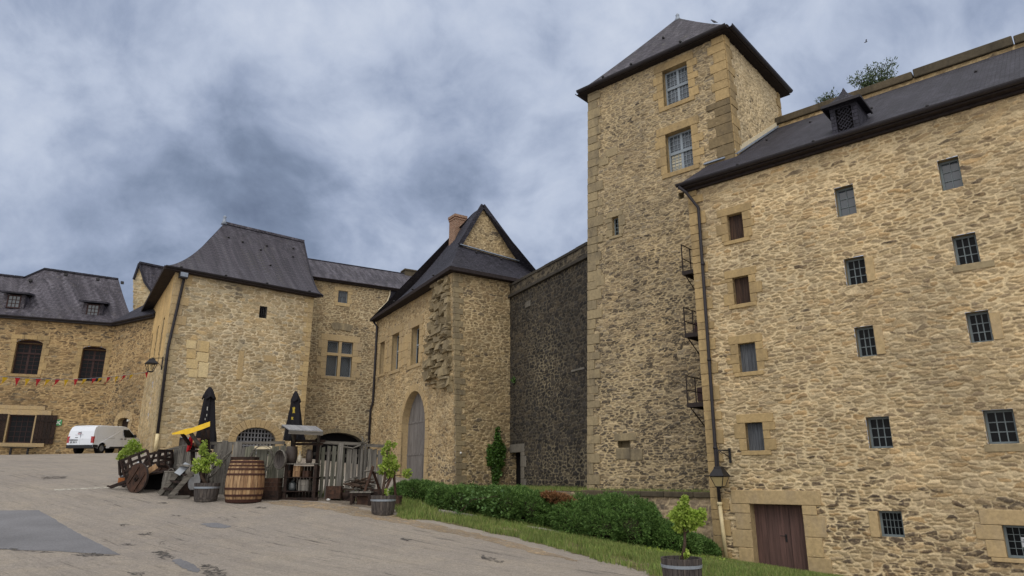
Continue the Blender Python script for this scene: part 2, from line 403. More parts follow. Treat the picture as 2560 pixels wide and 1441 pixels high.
def rubble(U, Z, st, k0):
    """irregular coursed rubble: returns relief and colour for wall points U, Z"""
    a, b = st['a'], st['b']
    wob = (fbm(U * 0.9, Z * 0.9, k0 + 50, 3) - 0.5)
    u = U + (fbm(U * 3.2, Z * 3.2, k0 + 20, 2) - 0.5) * 0.08
    z = Z + wob * st.get('wob', 0.22) + (fbm(U * 4.5, Z * 4.5, k0 + 30, 2) - 0.5) * 0.06
    jr = np.floor(z / b)
    F1 = np.full(U.shape, 9.0); F2 = np.full(U.shape, 9.0); ID = np.zeros(U.shape, np.int64)
    pn = st.get('p', 3.6)
    for dj in (-1, 0, 1):
        j = jr + dj
        sh = TAB[hsh(j, j * 0 + 7, k0), 1]
        sc = 0.75 + 0.6 * TAB[hsh(j, j * 0 + 3, k0), 2]          # every course has its own stone length
        ur = u / (a * sc) + sh * 7.3
        ir = np.floor(ur)
        for di in (-1, 0, 1):
            i = ir + di
            h = hsh(i, j, k0 + 1)
            su = i + 0.5 + (TAB[h, 0] - 0.5) * 0.8
            sz = j + 0.5 + (TAB[h, 1] - 0.5) * 0.62
            w = 0.60 + 0.95 * TAB[h, 2] ** 1.5
            d = ((np.abs(ur - su)) ** pn + (np.abs(z / b - sz)) ** pn) ** (1 / pn) / w
            m = d < F1
            F2 = np.where(m, F1, np.minimum(F2, d)); ID = np.where(m, h, ID); F1 = np.where(m, d, F1)
    e = F2 - F1
    rs = TAB[ID]
    rough = fbm(U * 14, Z * 14, k0 + 9, 3)
    strata = fbm(U * 5 + rs[..., 0] * 40, Z * 26 + rs[..., 3] * 40, k0 + 15, 3)       # bedding lines inside the stones
    big = fbm(U * 0.45, Z * 0.45, k0 + 77, 4)
    sf = st.get('soft', 0.08)
    mw = st.get('mw', 0.08) * (0.5 + 1.0 * rs[..., 3]) + (rough - 0.5) * 0.14 + (big - 0.5) * st.get('mwvar', 0.3)
    stone = sstep(mw - 0.03, mw + sf, e)
    relief = st.get('h', 0.045) * (0.25 + 0.75 * rs[..., 4])
    dome = np.clip((e - mw) / 0.7, 0, 1) ** 0.5
    disp = stone * relief * (0.6 + 0.4 * dome) + (rough - 0.5) * (0.012 + 0.02 * stone) + stone * (strata - 0.5) * 0.025
    pal = np.array(st['pal']); npal = len(pal)
    q = rs[..., 5] * (npal - 1.001); qi = q.astype(int); qf = (q - qi)[..., None]
    c = pal[qi] * (1 - qf) + pal[qi + 1] * qf
    c = c * (0.84 + 0.32 * rs[..., 0])[..., None] * (0.84 + 0.32 * sstep(0.25, 0.75, strata))[..., None]
    # weather-blackened stones
    stn = st.get('stain')
    s_amt = stn(U, Z, big) if stn else 0.05
    patch = fbm(U * 1.1, Z * 1.1, k0 + 33, 3)
    blk = sstep(-0.06, 0.10, s_amt + (patch - 0.5) * st.get('svar', 0.6) - rs[..., 1] * 0.9)
    blk = blk * (0.45 + 0.55 * sstep(0.3, 0.6, rough))
    c = c * (1 - blk[..., None] * 0.85) + np.array(st.get('black', S(58, 54, 52))) * blk[..., None] * 0.85
    mc = np.array(st['mortar']) * (0.85 + 0.3 * fbm(U * 2, Z * 2, k0 + 5, 3))[..., None]
    md = st.get('mdirt', 0.0)
    if callable(md): md = md(U, Z, big)
    mc = mc * (1 - np.asarray(md)[..., None] * 0.8) + np.array(S(52, 50, 50)) * np.asarray(md)[..., None] * 0.8
    col = mc * (1 - stone[..., None]) + c * stone[..., None]
    fn = st.get('tint')
    if fn: col = fn(U, Z, col, big)
    return disp, np.clip(col, 0.004, 0.9)

def in_open(o, U, Z):
    """openings: (u0,u1,z0,z1) or (u0,u1,z0,z1,'arch',rise[,point]) where z1 is the springing"""
    if len(o) == 4: return (U > o[0]) & (U < o[1]) & (Z > o[2]) & (Z < o[3])
    u0, u1, z0, z1, _, rise = o[:6]
    x = (U - (u0 + u1) / 2) / ((u1 - u0) / 2)
    top = z1 + rise * np.sqrt(np.clip(1 - x * x, 0, 1))
    return (U > u0) & (U < u1) & (Z > z0) & (Z < top)

def lines(a, b, res, stops):
    g = np.linspace(a, b, max(2, int(round((b - a) / res)) + 1))
    ss = np.array([s for s in stops if a < s < b])
    if len(ss):
        g = g[np.array([np.min(np.abs(ss - x)) > res * 0.35 or x in (g[0], g[-1]) for x in g])]
        g = np.concatenate([g, ss])
    return np.unique(g)

KW = [0]
def stone_wall(name, W, u0, u1, z0, z1, st, parent, opens=(), res=0.04, top=None, warp=None, d0=0.0, keep=None):
    KW[0] += 131
    us = lines(u0, u1, res, [x for o in opens for x in o[:2]]); zs = lines(z0, z1, res, [x for o in opens for x in o[2:4]])
    U, Z = np.meshgrid(us, zs)
    D, C = rubble(U, Z, st, KW[0])
    D = D + d0
    Uw, Zw = U, Z
    if top is not None:       # stretch columns to a sloping top line
        Zw = z0 + (Z - z0) / (z1 - z0) * (top(U) - z0)
    if warp is not None:
        du, dd = warp(U, Zw); Uw = U + du; D = D + dd
    V = np.stack([W.P[0] + Uw * W.U[0] + D * W.n[0], W.P[1] + Uw * W.U[1] + D * W.n[1], Zw], -1)
    nz, nu = U.shape
    idx = np.arange(nz * nu).reshape(nz, nu)
    Q = np.stack([idx[:-1, :-1], idx[:-1, 1:], idx[1:, 1:], idx[1:, :-1]], -1)
    cu = (U[:-1, :-1] + U[1:, 1:]) / 2; cz = (Z[:-1, :-1] + Z[1:, 1:]) / 2
    ok = np.ones(cu.shape, bool)
    for o in opens: ok &= ~in_open(o, cu, cz)
    if keep is not None: ok &= keep(cu, cz)
    Q = Q[ok]
    used = np.unique(Q); mp = np.full(nz * nu, -1); mp[used] = np.arange(len(used))
    return np_mesh(name, V.reshape(-1, 3)[used], mp[Q], M['rubble'], parent, smooth=True, col=C.reshape(-1, 3)[used])

# ---------------------------------------------------------------- openings
def surround_blocks(mb, W, r, jw=0.28, lint=0.3, sill=0.16, d1=0.055, long=0.16, arch=0.0, hmin=0.24, skip_sill=False):
    u0, u1, z0, z1 = r[:4]
    for side in (-1, 1):
        z = z0 - (0 if skip_sill else 0.0); k = random.randint(0, 1)
        while z < z1 - 0.03:
            h = min(random.uniform(hmin, hmin * 1.6), z1 - z)
            if z1 - z - h < 0.12: h = z1 - z
            w = jw + (long if k % 2 else 0) + random.uniform(-0.04, 0.04)
            if side < 0: W.box(mb, u0 - w, u0, z + 0.006, z + h - 0.006, -0.12, d1 + random.uniform(-0.006, 0.006))
            else: W.box(mb, u1, u1 + w, z + 0.006, z + h - 0.006, -0.12, d1 + random.uniform(-0.006, 0.006))
            z += h; k += 1
    if lint and not arch:
        W.box(mb, u0 - jw - random.uniform(0, .12), u1 + jw + random.uniform(0, .12), z1 + 0.004, z1 + lint, -0.12, d1 + 0.008)
    if sill and not skip_sill:
        W.box(mb, u0 - jw * 0.8, u1 + jw * 0.8, z0 - sill, z0 - 0.004, -0.12, d1 + 0.02)

def reveal(mb, W, r, depth, d1=0.0):
    u0, u1, z0, z1 = r[:4]
    p = W.pt
    mb.quad(p(u0, z0, d1), p(u0, z0, -depth), p(u0, z1, -depth), p(u0, z1, d1))
    mb.quad(p(u1, z0, -depth), p(u1, z0, d1), p(u1, z1, d1), p(u1, z1, -depth))
    mb.quad(p(u0, z1, -depth), p(u1, z1, -depth), p(u1, z1, d1), p(u0, z1, d1))
    mb.quad(p(u0, z0, d1), p(u1, z0, d1), p(u1, z0, -depth), p(u0, z0, -depth))

def window(W, r, parent, cols=3, rows=3, depth=0.22, frame='frame_grey', glass='glass_dark', fw=0.06, bar=0.022, mull=0.0, trans=0.0, transz=0.5, surround=True, name='window', label=None, sargs={}, smat='ashlar', rev='ashlar', sill_bar=True):
    u0, u1, z0, z1 = r[:4]
    f = MB(); d = -depth
    W.box(f, u0, u0 + fw, z0, z1, d, d + 0.06); W.box(f, u1 - fw, u1, z0, z1, d, d + 0.06)
    W.box(f, u0 + fw, u1 - fw, z1 - fw, z1, d, d + 0.06); W.box(f, u0 + fw, u1 - fw, z0, z0 + fw, d, d + 0.065)
    if sill_bar: W.box(f, u0 + 0.01, u1 - 0.01, z0 + 0.002, z0 + 0.035, d + 0.065, d + 0.12)
    a0, a1, b0, b1 = u0 + fw, u1 - fw, z0 + fw, z1 - fw
    for k in range(1, cols):
        u = a0 + (a1 - a0) * k / cols; w = bar
        if mull and abs(k / cols - 0.5) < 1e-6: w = mull
        W.box(f, u - w / 2, u + w / 2, b0, b1, d + 0.01, d + 0.05)
    tz = b0 + (b1 - b0) * transz
    for k in range(1, rows):
        z = b0 + (b1 - b0) * k / rows
        W.box(f, a0, a1, z - bar / 2, z + bar / 2, d + 0.012, d + 0.045)
    if trans: W.box(f, a0, a1, tz - trans / 2, tz + trans / 2, d + 0.002, d + 0.09)
    w = f.build(name, M[frame], parent)
    if label: w['label'] = label
    g = MB(); W.quad(g, u0 + 0.01, u1 - 0.01, z0 + 0.01, z1 - 0.01, d + 0.02)
    g.build('pane', M[glass], w)
    s = MB(); reveal(s, W, r, depth, 0.0)
    s.build('reveal', M[rev], w)
    if surround:
        s = MB(); surround_blocks(s, W, r, **sargs)
        s.build('stone_surround', M[smat], w, bevel=0.012)
    return w

def board_panel(W, r, parent, n, d, mat, name='shutter', gap=0.008, label=None, th=0.04):
    u0, u1, z0, z1 = r[:4]
    mb = MB()
    for k in range(n):
        a = u0 + (u1 - u0) * k / n; b = u0 + (u1 - u0) * (k + 1) / n
        W.box(mb, a + gap / 2, b - gap / 2, z0, z1, d - th, d + random.uniform(0, 0.006))
    o = mb.build(name, M[mat], parent)
    if label: o['label'] = label
    return o

def arch_pts(u0, u1, z1, rise, n=16, grow=0.0, e=1.0):
    cu = (u0 + u1) / 2; hw = (u1 - u0) / 2 + grow
    return [(cu - hw * math.cos(PI * k / n), z1 + (rise + grow) * math.sin(PI * k / n) ** e) for k in range(n + 1)]

def voussoirs(mb, W, u0, u1, z1, rise, t=0.4, n=15, d0=-0.12, d1=0.05, gap=0.06):
    a = arch_pts(u0, u1, z1, rise, n); b = arch_pts(u0, u1, z1, rise, n, t)
    for k in range(n):
        g = gap * 0.5
        L = lambda p, q, s: (p[0] + (q[0] - p[0]) * s, p[1] + (q[1] - p[1]) * s)
        p0, p1 = L(a[k], a[k + 1], g), L(a[k], a[k + 1], 1 - g); q0, q1 = L(b[k], b[k + 1], g), L(b[k], b[k + 1], 1 - g)
        dd = d1 + random.uniform(-0.008, 0.008)
        jj = random.uniform(0.85, 1.05)
        q0, q1 = L(p0, q0, jj), L(p1, q1, jj)
        mb.hexa([W.pt(*p0, dd), W.pt(*q0, dd), W.pt(*q0, d0), W.pt(*p0, d0), W.pt(*p1, dd), W.pt(*q1, dd), W.pt(*q1, d0), W.pt(*p1, d0)])

def arch_reveal(mb, W, u0, u1, z0, z1, rise, depth, n=16):
    a = [(u0, z0)] + arch_pts(u0, u1, z1, rise, n) + [(u1, z0)]
    for p, q in zip(a[:-1], a[1:]):
        mb.quad(W.pt(*p, 0.0), W.pt(*p, -depth), W.pt(*q, -depth), W.pt(*q, 0.0))

def arch_face(mb, W, u0, u1, z0, z1, rise, d, n=16):
    mb.poly([W.pt(*p, d) for p in ([(u0, z0), (u1, z0)] + list(reversed(arch_pts(u0, u1, z1, rise, n))))])

def quoins(mb, W, u, z0, z1, side, w=(0.34, 0.62), h=(0.26, 0.42), d1=0.06, du=lambda z: 0.0, ret=0.0):
    """corner blocks; side=+1: blocks extend to +u from the corner, -1: to -u"""
    z = z0; k = 0
    while z < z1 - 0.05:
        hh = min(random.uniform(*h), z1 - z); L = w[k % 2] + random.uniform(-0.06, 0.06)
        x = u + du(z + hh / 2)
        dd = d1 + random.uniform(-0.012, 0.012)
        a, b = (x - ret, x + L) if side > 0 else (x - L, x + ret)
        W.box(mb, a, b, z + 0.008, z + hh - 0.008, -0.2, dd)
        z += hh; k += 1

def pipe_on(W, pts, r, d):
    return [W.pt(u, z, d) for u, z in pts]

def gutter_line(mb, a, b, r=0.09, drop=0.0):
    """half-round gutter between two world points"""
    a, b = Vector(a), Vector(b); d = (b - a).normalized(); sd = d.cross(Vector((0, 0, 1))).normalized()
    n = 8; ring = [(-math.cos(PI * k / n) * r, -math.sin(PI * k / n) * r) for k in range(n + 1)]
    mb.grid([[p + sd * x + Vector((0, 0, z)) for x, z in ring] for p in (a, b)])
# ================================================================ planes of the buildings
def planeD(D, U, px, py):
    n = np.array([U[1], -U[0]]); r = ray(px, py); t = -D / (r[:2] @ n); return Plane((r * t)[:2], U)
UR = -vp(-690)
R = planeD(21.8, UR, 1752, 900)                 # right-hand range
T = planeD(24.2, UR, 1472, 250)                 # tower front
TB = T.pt(*T.uz(1808, 85)); T2 = Plane(TB, vp(2840))   # tower right side
RT = planeD(29.4, UR, 1943, 300)                # rampart behind the range
C = Plane((0.16, 43.6), -vp(400))               # dark curtain wall
GR = Plane((-3.33, 42.0), vp(3900)); GL = Plane((-3.33, 42.0), -vp(240))   # gatehouse
Lc = on(377, 1130, 45.8)
LF = Plane(Lc, vp(3220)); LS = Plane((Lc.x, Lc.y), (7.6, -11.6))            # portcullis building
RC = Plane(on(785, 900, 57.5), vp(4290))        # recessed building
LAc = on(290, 805, 58)
LA = Plane(LAc, vp(5400)); LB = Plane(LAc, (0.844, -0.536))                 # far left building

# ================================================================ ground
gp = np.array([(0, 0, 0), (0, -15, -.1), (-8.9, 12.8, .1), (2.97, 12.55, -.1), (-3.6, 19.9, .7), (-9, 20.7, 1.03), (-23.5, 45.8, 3.3), (-27.4, 46.3, 3.27),
    (-40, 54.9, 3.45), (-33, 58, 3.6), (-15.5, 53, 3.1), (-6.8, 47.9, 1.5), (8.1, 22.0, -1.0), (6.4, 24.2, -.85), (.24, 21.1, .38), (3.7, 20.8, -.25), (2, 21.2, .05),
    (-3.5, 22, .9), (12.6, 18, -1.25), (17, 14, -1.3), (6, 15, -.35), (10, 8, -.5), (20, 0, -.7), (-60, 62, 4.4), (-60, 20, 1.6), (-20, 5, 0.1), (3, 27, -.35), (0, 36, .7), (-2.5, 30, .95), (8, 40, -1), (-10, 70, 2.5), (40, 40, -2), (60, 90, -1), (-70, 110, 6), (-40, -30, .2), (50, -30, -.5)], float)
def tps_fit(P, lam=0.6):
    n = len(P); d = np.linalg.norm(P[:, None, :2] - P[None, :, :2], axis=2)
    K = np.where(d > 0, d * d * np.log(d + 1e-9), 0) + lam * np.eye(n)
    Q = np.c_[np.ones(n), P[:, :2]]
    Mx = np.block([[K, Q], [Q.T, np.zeros((3, 3))]])
    return np.linalg.solve(Mx, np.r_[P[:, 2], 0, 0, 0])
GW = tps_fit(gp)
def gz(x, y):
    x = np.asarray(x, float); y = np.asarray(y, float)
    d = np.sqrt((x[..., None] - gp[:, 0]) ** 2 + (y[..., None] - gp[:, 1]) ** 2)
    return (np.where(d > 0, d * d * np.log(d + 1e-9), 0) @ GW[:-3]) + GW[-3] + GW[-2] * x + GW[-1] * y
def hit(px, py):
    """where a picture point meets the ground"""
    r = ray(px, py); ts = np.linspace(6, 120, 2400)
    X, Y, Z = r[0] * ts, r[1] * ts, r[2] * ts + EYE
    g = Z - gz(X, Y); i = np.argmax(g < 0)
    if not (g < 0).any(): i = len(ts) - 1
    return Vector((X[i], Y[i], float(gz(X[i], Y[i]))))
def G(x, y): return Vector((x, y, float(gz(x, y))))

def m_ground():
    t = NT('worn_gravelly_asphalt'); p = t.pos()
    rot = t.mapping(p, (1, 1, 1), (0, 0, math.radians(38)))
    big = t.noise(p, 0.16, 5, 0.6); mid = t.noise(p, 1.1, 6, 0.7); fine = t.noise(p, 30, 4, 0.75); grit = t.noise(p, 85, 2, 0.7); peb = t.noise(p, 9, 5, 0.75)
    st = t.noise(t.mapping(rot, (0.13, 2.1, 1)), 1.5, 7, 0.75, 0.5)
    st2 = t.noise(t.mapping(rot, (0.35, 5.5, 1)), 1.3, 6, 0.75, 0.8)
    c = t.mix(t.ramp(big, [(0.35, 0.0), (0.65, 1.0)]), S(154, 146, 136), S(141, 134, 127))
    c = t.mix(t.math('MULTIPLY', t.ramp(mid, [(0.45, 0.0), (0.7, 1.0)]), 0.5), c, S(166, 155, 139))
    c = t.mix(t.math('MULTIPLY', t.ramp(st, [(0.50, 0.0), (0.66, 1.0)]), 0.30), c, S(96, 91, 87))
    k = t.math('MULTIPLY', t.ramp(st2, [(0.56, 0.0), (0.64, 1.0)]), t.ramp(t.noise(p, 0.4, 4), [(0.46, 0.0), (0.6, 1.0)]))
    c = t.mix(t.math('MULTIPLY', k, 0.75), c, S(72, 69, 67))
    c = t.mix(1.0, c, t.ramp(peb, [(0.3, 0.86), (0.7, 1.12)]), 'MULTIPLY')
    c = t.mix(1.0, c, t.ramp(fine, [(0.25, 0.62), (0.5, 1.0), (0.75, 1.35)]), 'MULTIPLY')
    c = t.mix(t.math('MULTIPLY', t.ramp(grit, [(0.62, 0.0), (0.70, 1.0)]), 0.6), c, S(60, 57, 54))
    h = t.math('ADD', t.math('MULTIPLY', fine, 0.8), t.math('ADD', t.math('MULTIPLY', st, 1.0), t.math('MULTIPLY', peb, 1.2)))
    t.bump(h, 0.7, 0.04)
    return t.done(c, 0.95, 0.12)
M['ground'] = m_ground()

def axis(lo, hi, f0, f1, fine, coarse):
    a = list(np.arange(lo, f0, coarse)) + list(np.arange(f0, f1, fine)) + list(np.arange(f1, hi + coarse, coarse))
    return np.array(a)
gx = axis(-220, 220, -60, 24, 0.5, 10); gy = axis(-60, 320, -2, 75, 0.5, 10)
X, Y = np.meshgrid(gx, gy); Zg = gz(np.clip(X, -75, 62), np.clip(Y, -32, 110))
idx = np.arange(X.size).reshape(X.shape)
ground = np_mesh('ground', np.stack([X, Y, Zg], -1).reshape(-1, 3), np.stack([idx[:-1, :-1], idx[:-1, 1:], idx[1:, 1:], idx[1:, :-1]], -1).reshape(-1, 4), M['ground'], smooth=True)
tag(ground, kind='structure')

def inside(poly, x, y):
    r = np.zeros(np.shape(x), bool); n = len(poly)
    for i in range(n):
        (x0, y0), (x1, y1) = poly[i][:2], poly[(i + 1) % n][:2]
        c = ((y0 > y) != (y1 > y)) & (x < (x1 - x0) * (y - y0) / (y1 - y0 + 1e-12) + x0)
        r ^= c
    return r
def rough_poly(poly, amp, n=8):
    out = []
    for i in range(len(poly)):
        a, b = np.array(poly[i][:2]), np.array(poly[(i + 1) % len(poly)][:2])
        for k in range(n):
            p = a + (b - a) * k / n
            out.append((p[0] + random.uniform(-amp, amp), p[1] + random.uniform(-amp, amp)))
    return out
def sheet(name, pix, mat, dz=0.004, res=0.12, amp=0.0, world=None):
    poly = world or [tuple(hit(*p))[:2] for p in pix]
    if amp: poly = rough_poly(poly, amp)
    P = np.array(poly); bm = bmesh.new()
    vs = [bm.verts.new((x, y, 0)) for x, y in P]
    f = bm.faces.new(vs)
    if f.normal.z < 0: f.normal_flip()
    lo, hi = P.min(0), P.max(0)
    step = max(res, (hi - lo).max() / 60)
    for ax in (0, 1):
        q = lo[ax] + step
        while q < hi[ax]:
            co = [0, 0, 0]; no = [0, 0, 0]; co[ax] = q; no[ax] = 1
            bmesh.ops.bisect_plane(bm, geom=bm.verts[:] + bm.edges[:] + bm.faces[:], plane_co=co, plane_no=no); q += step
    bmesh.ops.recalc_face_normals(bm, faces=bm.faces)
    for v in bm.verts: v.co.z = float(gz(v.co.x, v.co.y)) + dz
    for fc in bm.faces:
        fc.normal_update()
        if fc.normal.z < 0: fc.normal_flip()
    me = bpy.data.meshes.new(name); bm.to_mesh(me); bm.free(); me.materials.append(mat)
    o = bpy.data.objects.new(name, me); COL.objects.link(o); ROOT[o.name] = Vector((0, 0, 0))
    return tag(o, kind='structure')

def m_patch(name, c, var=0.15, holes=None, hs=9.0, soft=0.04):
    t = NT(name); p = t.pos(); f = t.noise(p, 34, 3, 0.7); g = t.noise(p, 0.8, 4)
    col = t.mix(1.0, A(c), t.ramp(f, [(0.25, 0.72), (0.75, 1.3)]), 'MULTIPLY')
    col = t.mix(1.0, col, t.ramp(g, [(0.3, 1 - var), (0.7, 1 + var)]), 'MULTIPLY')
    t.bump(f, 0.5, 0.02)
    m = t.done(col, 0.92, 0.15)
    if holes is not None:      # worn through in places: the ground below shows
        k = t.ramp(t.noise(p, hs, 5, 0.7), [(holes - soft, 1.0), (holes + soft, 0.0)])
        tr = t.new('ShaderNodeBsdfTransparent'); mx = t.new('ShaderNodeMixShader'); t.l.new(k, mx.inputs[0]); t.l.new(t.b.outputs[0], mx.inputs[1]); t.l.new(tr.outputs[0], mx.inputs[2]); t.l.new(mx.outputs[0], t.n['Material Output'].inputs[0])
    return m
M['patch_blue'] = m_patch('blue_grey_asphalt', S(112, 112, 115))
M['patch_dark'] = m_patch('dark_broken_asphalt', S(82, 79, 77), 0.4, 0.52, 9.0, 0.08)
M['sand'] = m_patch('ochre_sand', S(158, 140, 115), 0.25, 0.50, 5.0, 0.16)
M['dirt'] = m_patch('brown_dirt_gravel', S(120, 110, 98), 0.3, 0.44, 4.0, 0.16)
M['pale_line'] = m_patch('worn_pale_paint', S(176, 171, 160), 0.2, 0.46, 8.0)
M['flag'] = m_patch('flat_grey_flagstone', S(140, 136, 128), 0.3)
M['turf'] = m_patch('mossy_turf_soil', S(108, 104, 70), 0.35, 0.40, 4.0, 0.1)

sheet('asphalt_patch', [(-90, 1279), (95, 1277), (126, 1293), (165, 1318), (205, 1340), (250, 1362), (303, 1389), (150, 1380), (-90, 1371)], M['patch_blue'], 0.006, 0.15, 0.012)
sheet('asphalt_patch', [(430, 1401), (450, 1399), (486, 1414), (501, 1428), (493, 1434), (470, 1428), (440, 1412)], M['patch_blue'], 0.006, 0.1, 0.02)
sheet('asphalt_patch', [(500, 1311), (540, 1308), (578, 1318), (560, 1322), (520, 1318)], M['patch_blue'], 0.006, 0.1, 0.03)
for k, q in enumerate([[(498, 1412), (535, 1416), (560, 1432), (585, 1455), (530, 1455), (508, 1436)], [(378, 1383), (412, 1378), (436, 1392), (428, 1400), (402, 1396)],
          [(395, 1357), (412, 1356), (416, 1363), (398, 1363)], [(345, 1335), (372, 1333), (380, 1337), (352, 1339)], [(305, 1362), (328, 1361), (332, 1364), (308, 1365)],
          [(185, 1386), (240, 1384), (262, 1391), (205, 1393)], [(430, 1290), (450, 1289), (448, 1292), (432, 1293)], [(395, 1256), (420, 1258), (418, 1260), (398, 1259)],
          [(300, 1314), (318, 1312), (320, 1315), (304, 1317)], [(320, 1432), (362, 1434), (355, 1441), (322, 1440)], [(104, 1193), (166, 1192), (168, 1197), (106, 1199)], [(1000, 1345), (1030, 1351), (1022, 1355), (1002, 1350)],
          [(640, 1268), (668, 1270), (665, 1273), (642, 1271)], [(1190, 1385), (1240, 1398), (1262, 1410), (1215, 1400)], [(0, 1372), (120, 1379), (300, 1390), (120, 1382), (0, 1375)]]):
    sheet('broken_asphalt', q, M['patch_dark'], 0.008, 0.08, 0.08)
sheet('pale_line', [(135, 1224), (296, 1217), (297, 1220), (136, 1228)], M['pale_line'], 0.006, 0.2, 0.01)
sheet('sand_strip', [(640, 1256), (760, 1252), (860, 1264), (985, 1288), (1150, 1325), (1330, 1368), (1450, 1402), (1438, 1406), (1300, 1374), (1130, 1336), (960, 1302), (840, 1280), (740, 1268)], M['sand'], 0.005, 0.15, 0.12)
sheet('dirt_apron', [(640, 1240), (900, 1228), (985, 1262), (985, 1284), (860, 1262), (760, 1249), (660, 1254)], M['dirt'], 0.0045, 0.15, 0.1)

GRASS = [(985, 1250), (1060, 1268), (1180, 1286), (1320, 1312), (1480, 1345), (1620, 1370), (1780, 1388), (1880, 1398), (2020, 1424), (2120, 1446), (2100, 1475), (1850, 1480), (1720, 1490), (1640, 1441), (1540, 1411), (1430, 1381), (1300, 1347), (1180, 1322), (1090, 1304), (985, 1292)]
GRASSW = [tuple(hit(*p))[:2] for p in GRASS]
sheet('grass_verge', GRASS, M['turf'], 0.006, 0.15, 0.16)

def blades(name, pts, h0, h1, w, mat, seed=3, lean=0.5):
    rg = np.random.RandomState(seed); n = len(pts)
    h = rg.uniform(h0, h1, n); a = rg.uniform(0, 2 * PI, n); la = rg.uniform(0, 2 * PI, n); ln = rg.uniform(0.1, lean, n) * h
    dx = np.stack([np.cos(a), np.sin(a), 0 * a], 1) * (w * rg.uniform(0.6, 1.3, n))[:, None]
    L = np.stack([np.cos(la) * ln, np.sin(la) * ln, h], 1)
    Lm = np.stack([np.cos(la) * ln * 0.3, np.sin(la) * ln * 0.3, h * 0.6], 1)
    V = np.stack([pts - dx, pts + dx, pts + Lm + dx * 0.7, pts + Lm - dx * 0.7, pts + L], 1).reshape(-1, 3)
    b = np.arange(n) * 5
    T3 = np.concatenate([np.stack([b, b + 1, b + 2], 1), np.stack([b, b + 2, b + 3], 1), np.stack([b + 3, b + 2, b + 4], 1)])
    return np_mesh(name, V, T3, mat)
gw = np.array(GRASSW); lo, hi = gw.min(0), gw.max(0)
pp = RNG.uniform(lo - .4, hi + .4, (380000, 2)); wx_ = (fbm(pp[:, 0] * 1.7, pp[:, 1] * 1.7, 40, 4) - .5) * 1.0; wy_ = (fbm(pp[:, 0] * 1.7, pp[:, 1] * 1.7, 60, 4) - .5) * 1.0
pp = pp[inside(GRASSW, pp[:, 0] + wx_, pp[:, 1] + wy_)]
dens = fbm(pp[:, 0] * 1.3, pp[:, 1] * 1.3, 900, 3); pp = pp[dens > RNG.uniform(0.25, 0.62, len(pp))]
STONES = [(1165, 1292, .4), (1400, 1336, .55), (1350, 1327, .4), (1610, 1372, .45), (1808, 1410, .55), (1862, 1420, .6), (1118, 1283, .3)]
for (x_, y_, r_) in STONES:
    c_ = hit(x_, y_); pp = pp[((pp[:, 0] - c_.x) / r_) ** 2 + ((pp[:, 1] - c_.y - .05) / (r_ * .7)) ** 2 > 1]
pp = pp[:70000]
gb = blades('grass', np.c_[pp, gz(pp[:, 0], pp[:, 1])], 0.05, 0.17, 0.008, M['grass'])
tag(gb, kind='stuff')
# taller tufts of grass at the foot of the fence and bench
tp = []
for (px, py, n, s) in [(860, 1240, 500, .35), (905, 1240, 600, .3), (835, 1243, 300, .25), (1010, 1262, 900, .6), (1070, 1295, 250, .3), (1770, 1395, 500, .5), (1850, 1404, 400, .5)]:
    c = hit(px, py); q = RNG.normal(0, 1, (n, 2)) * (s, s * 0.6) + (c.x, c.y); tp.append(q)
tp = np.concatenate(tp)
tag(blades('grass_tufts', np.c_[tp, gz(tp[:, 0], tp[:, 1])], 0.08, 0.26, 0.009, M['grass'], 8), kind='stuff')
# flat stones lying in the turf
def flat_stone(px, py, sx, sy, label, mat='flag'):
    c = hit(px, py); mb = MB(); n = 9; top = []; bot = []
    for k in range(n):
        a = 2 * PI * k / n; r = random.uniform(0.8, 1.15)
        x, y = c.x + math.cos(a) * sx * r, c.y + math.sin(a) * sy * r
        top.append((x * 0.94 + c.x * 0.06, y * 0.94 + c.y * 0.06, c.z + 0.07 + (float(gz(x, y)) - c.z) * 0.9)); bot.append((x, y, float(gz(x, y)) - 0.05))
    mb.add(bot + top, [tuple(range(n, 2 * n))] + [(k, (k + 1) % n, n + (k + 1) % n, n + k) for k in range(n)])
    tag(mb.build('flat_stone', M[mat], None, loc=c, bevel=0.02), label, 'stone', 'flat stones in the verge')
for q in [(1165, 1292, .35, .2, 'pale rounded stone lying in the grass near the left end of the hedge'), (1400, 1336, .55, .22, 'broad pale stone slab in the grass below the middle of the hedge'),
          (1350, 1327, .4, .2, 'grey flat stone in the grass just left of the broad pale slab'), (1610, 1372, .45, .2, 'broken flat stone at the foot of the hedge near its right end'),
          (1808, 1410, .5, .35, 'long pale flagstone beside the cream drainpipe foot'), (1862, 1420, .55, .35, 'long grey flagstone in front of the wooden door'), (1118, 1283, .3, .15, 'small half buried stone below the leftmost bush')]:
    flat_stone(*q)

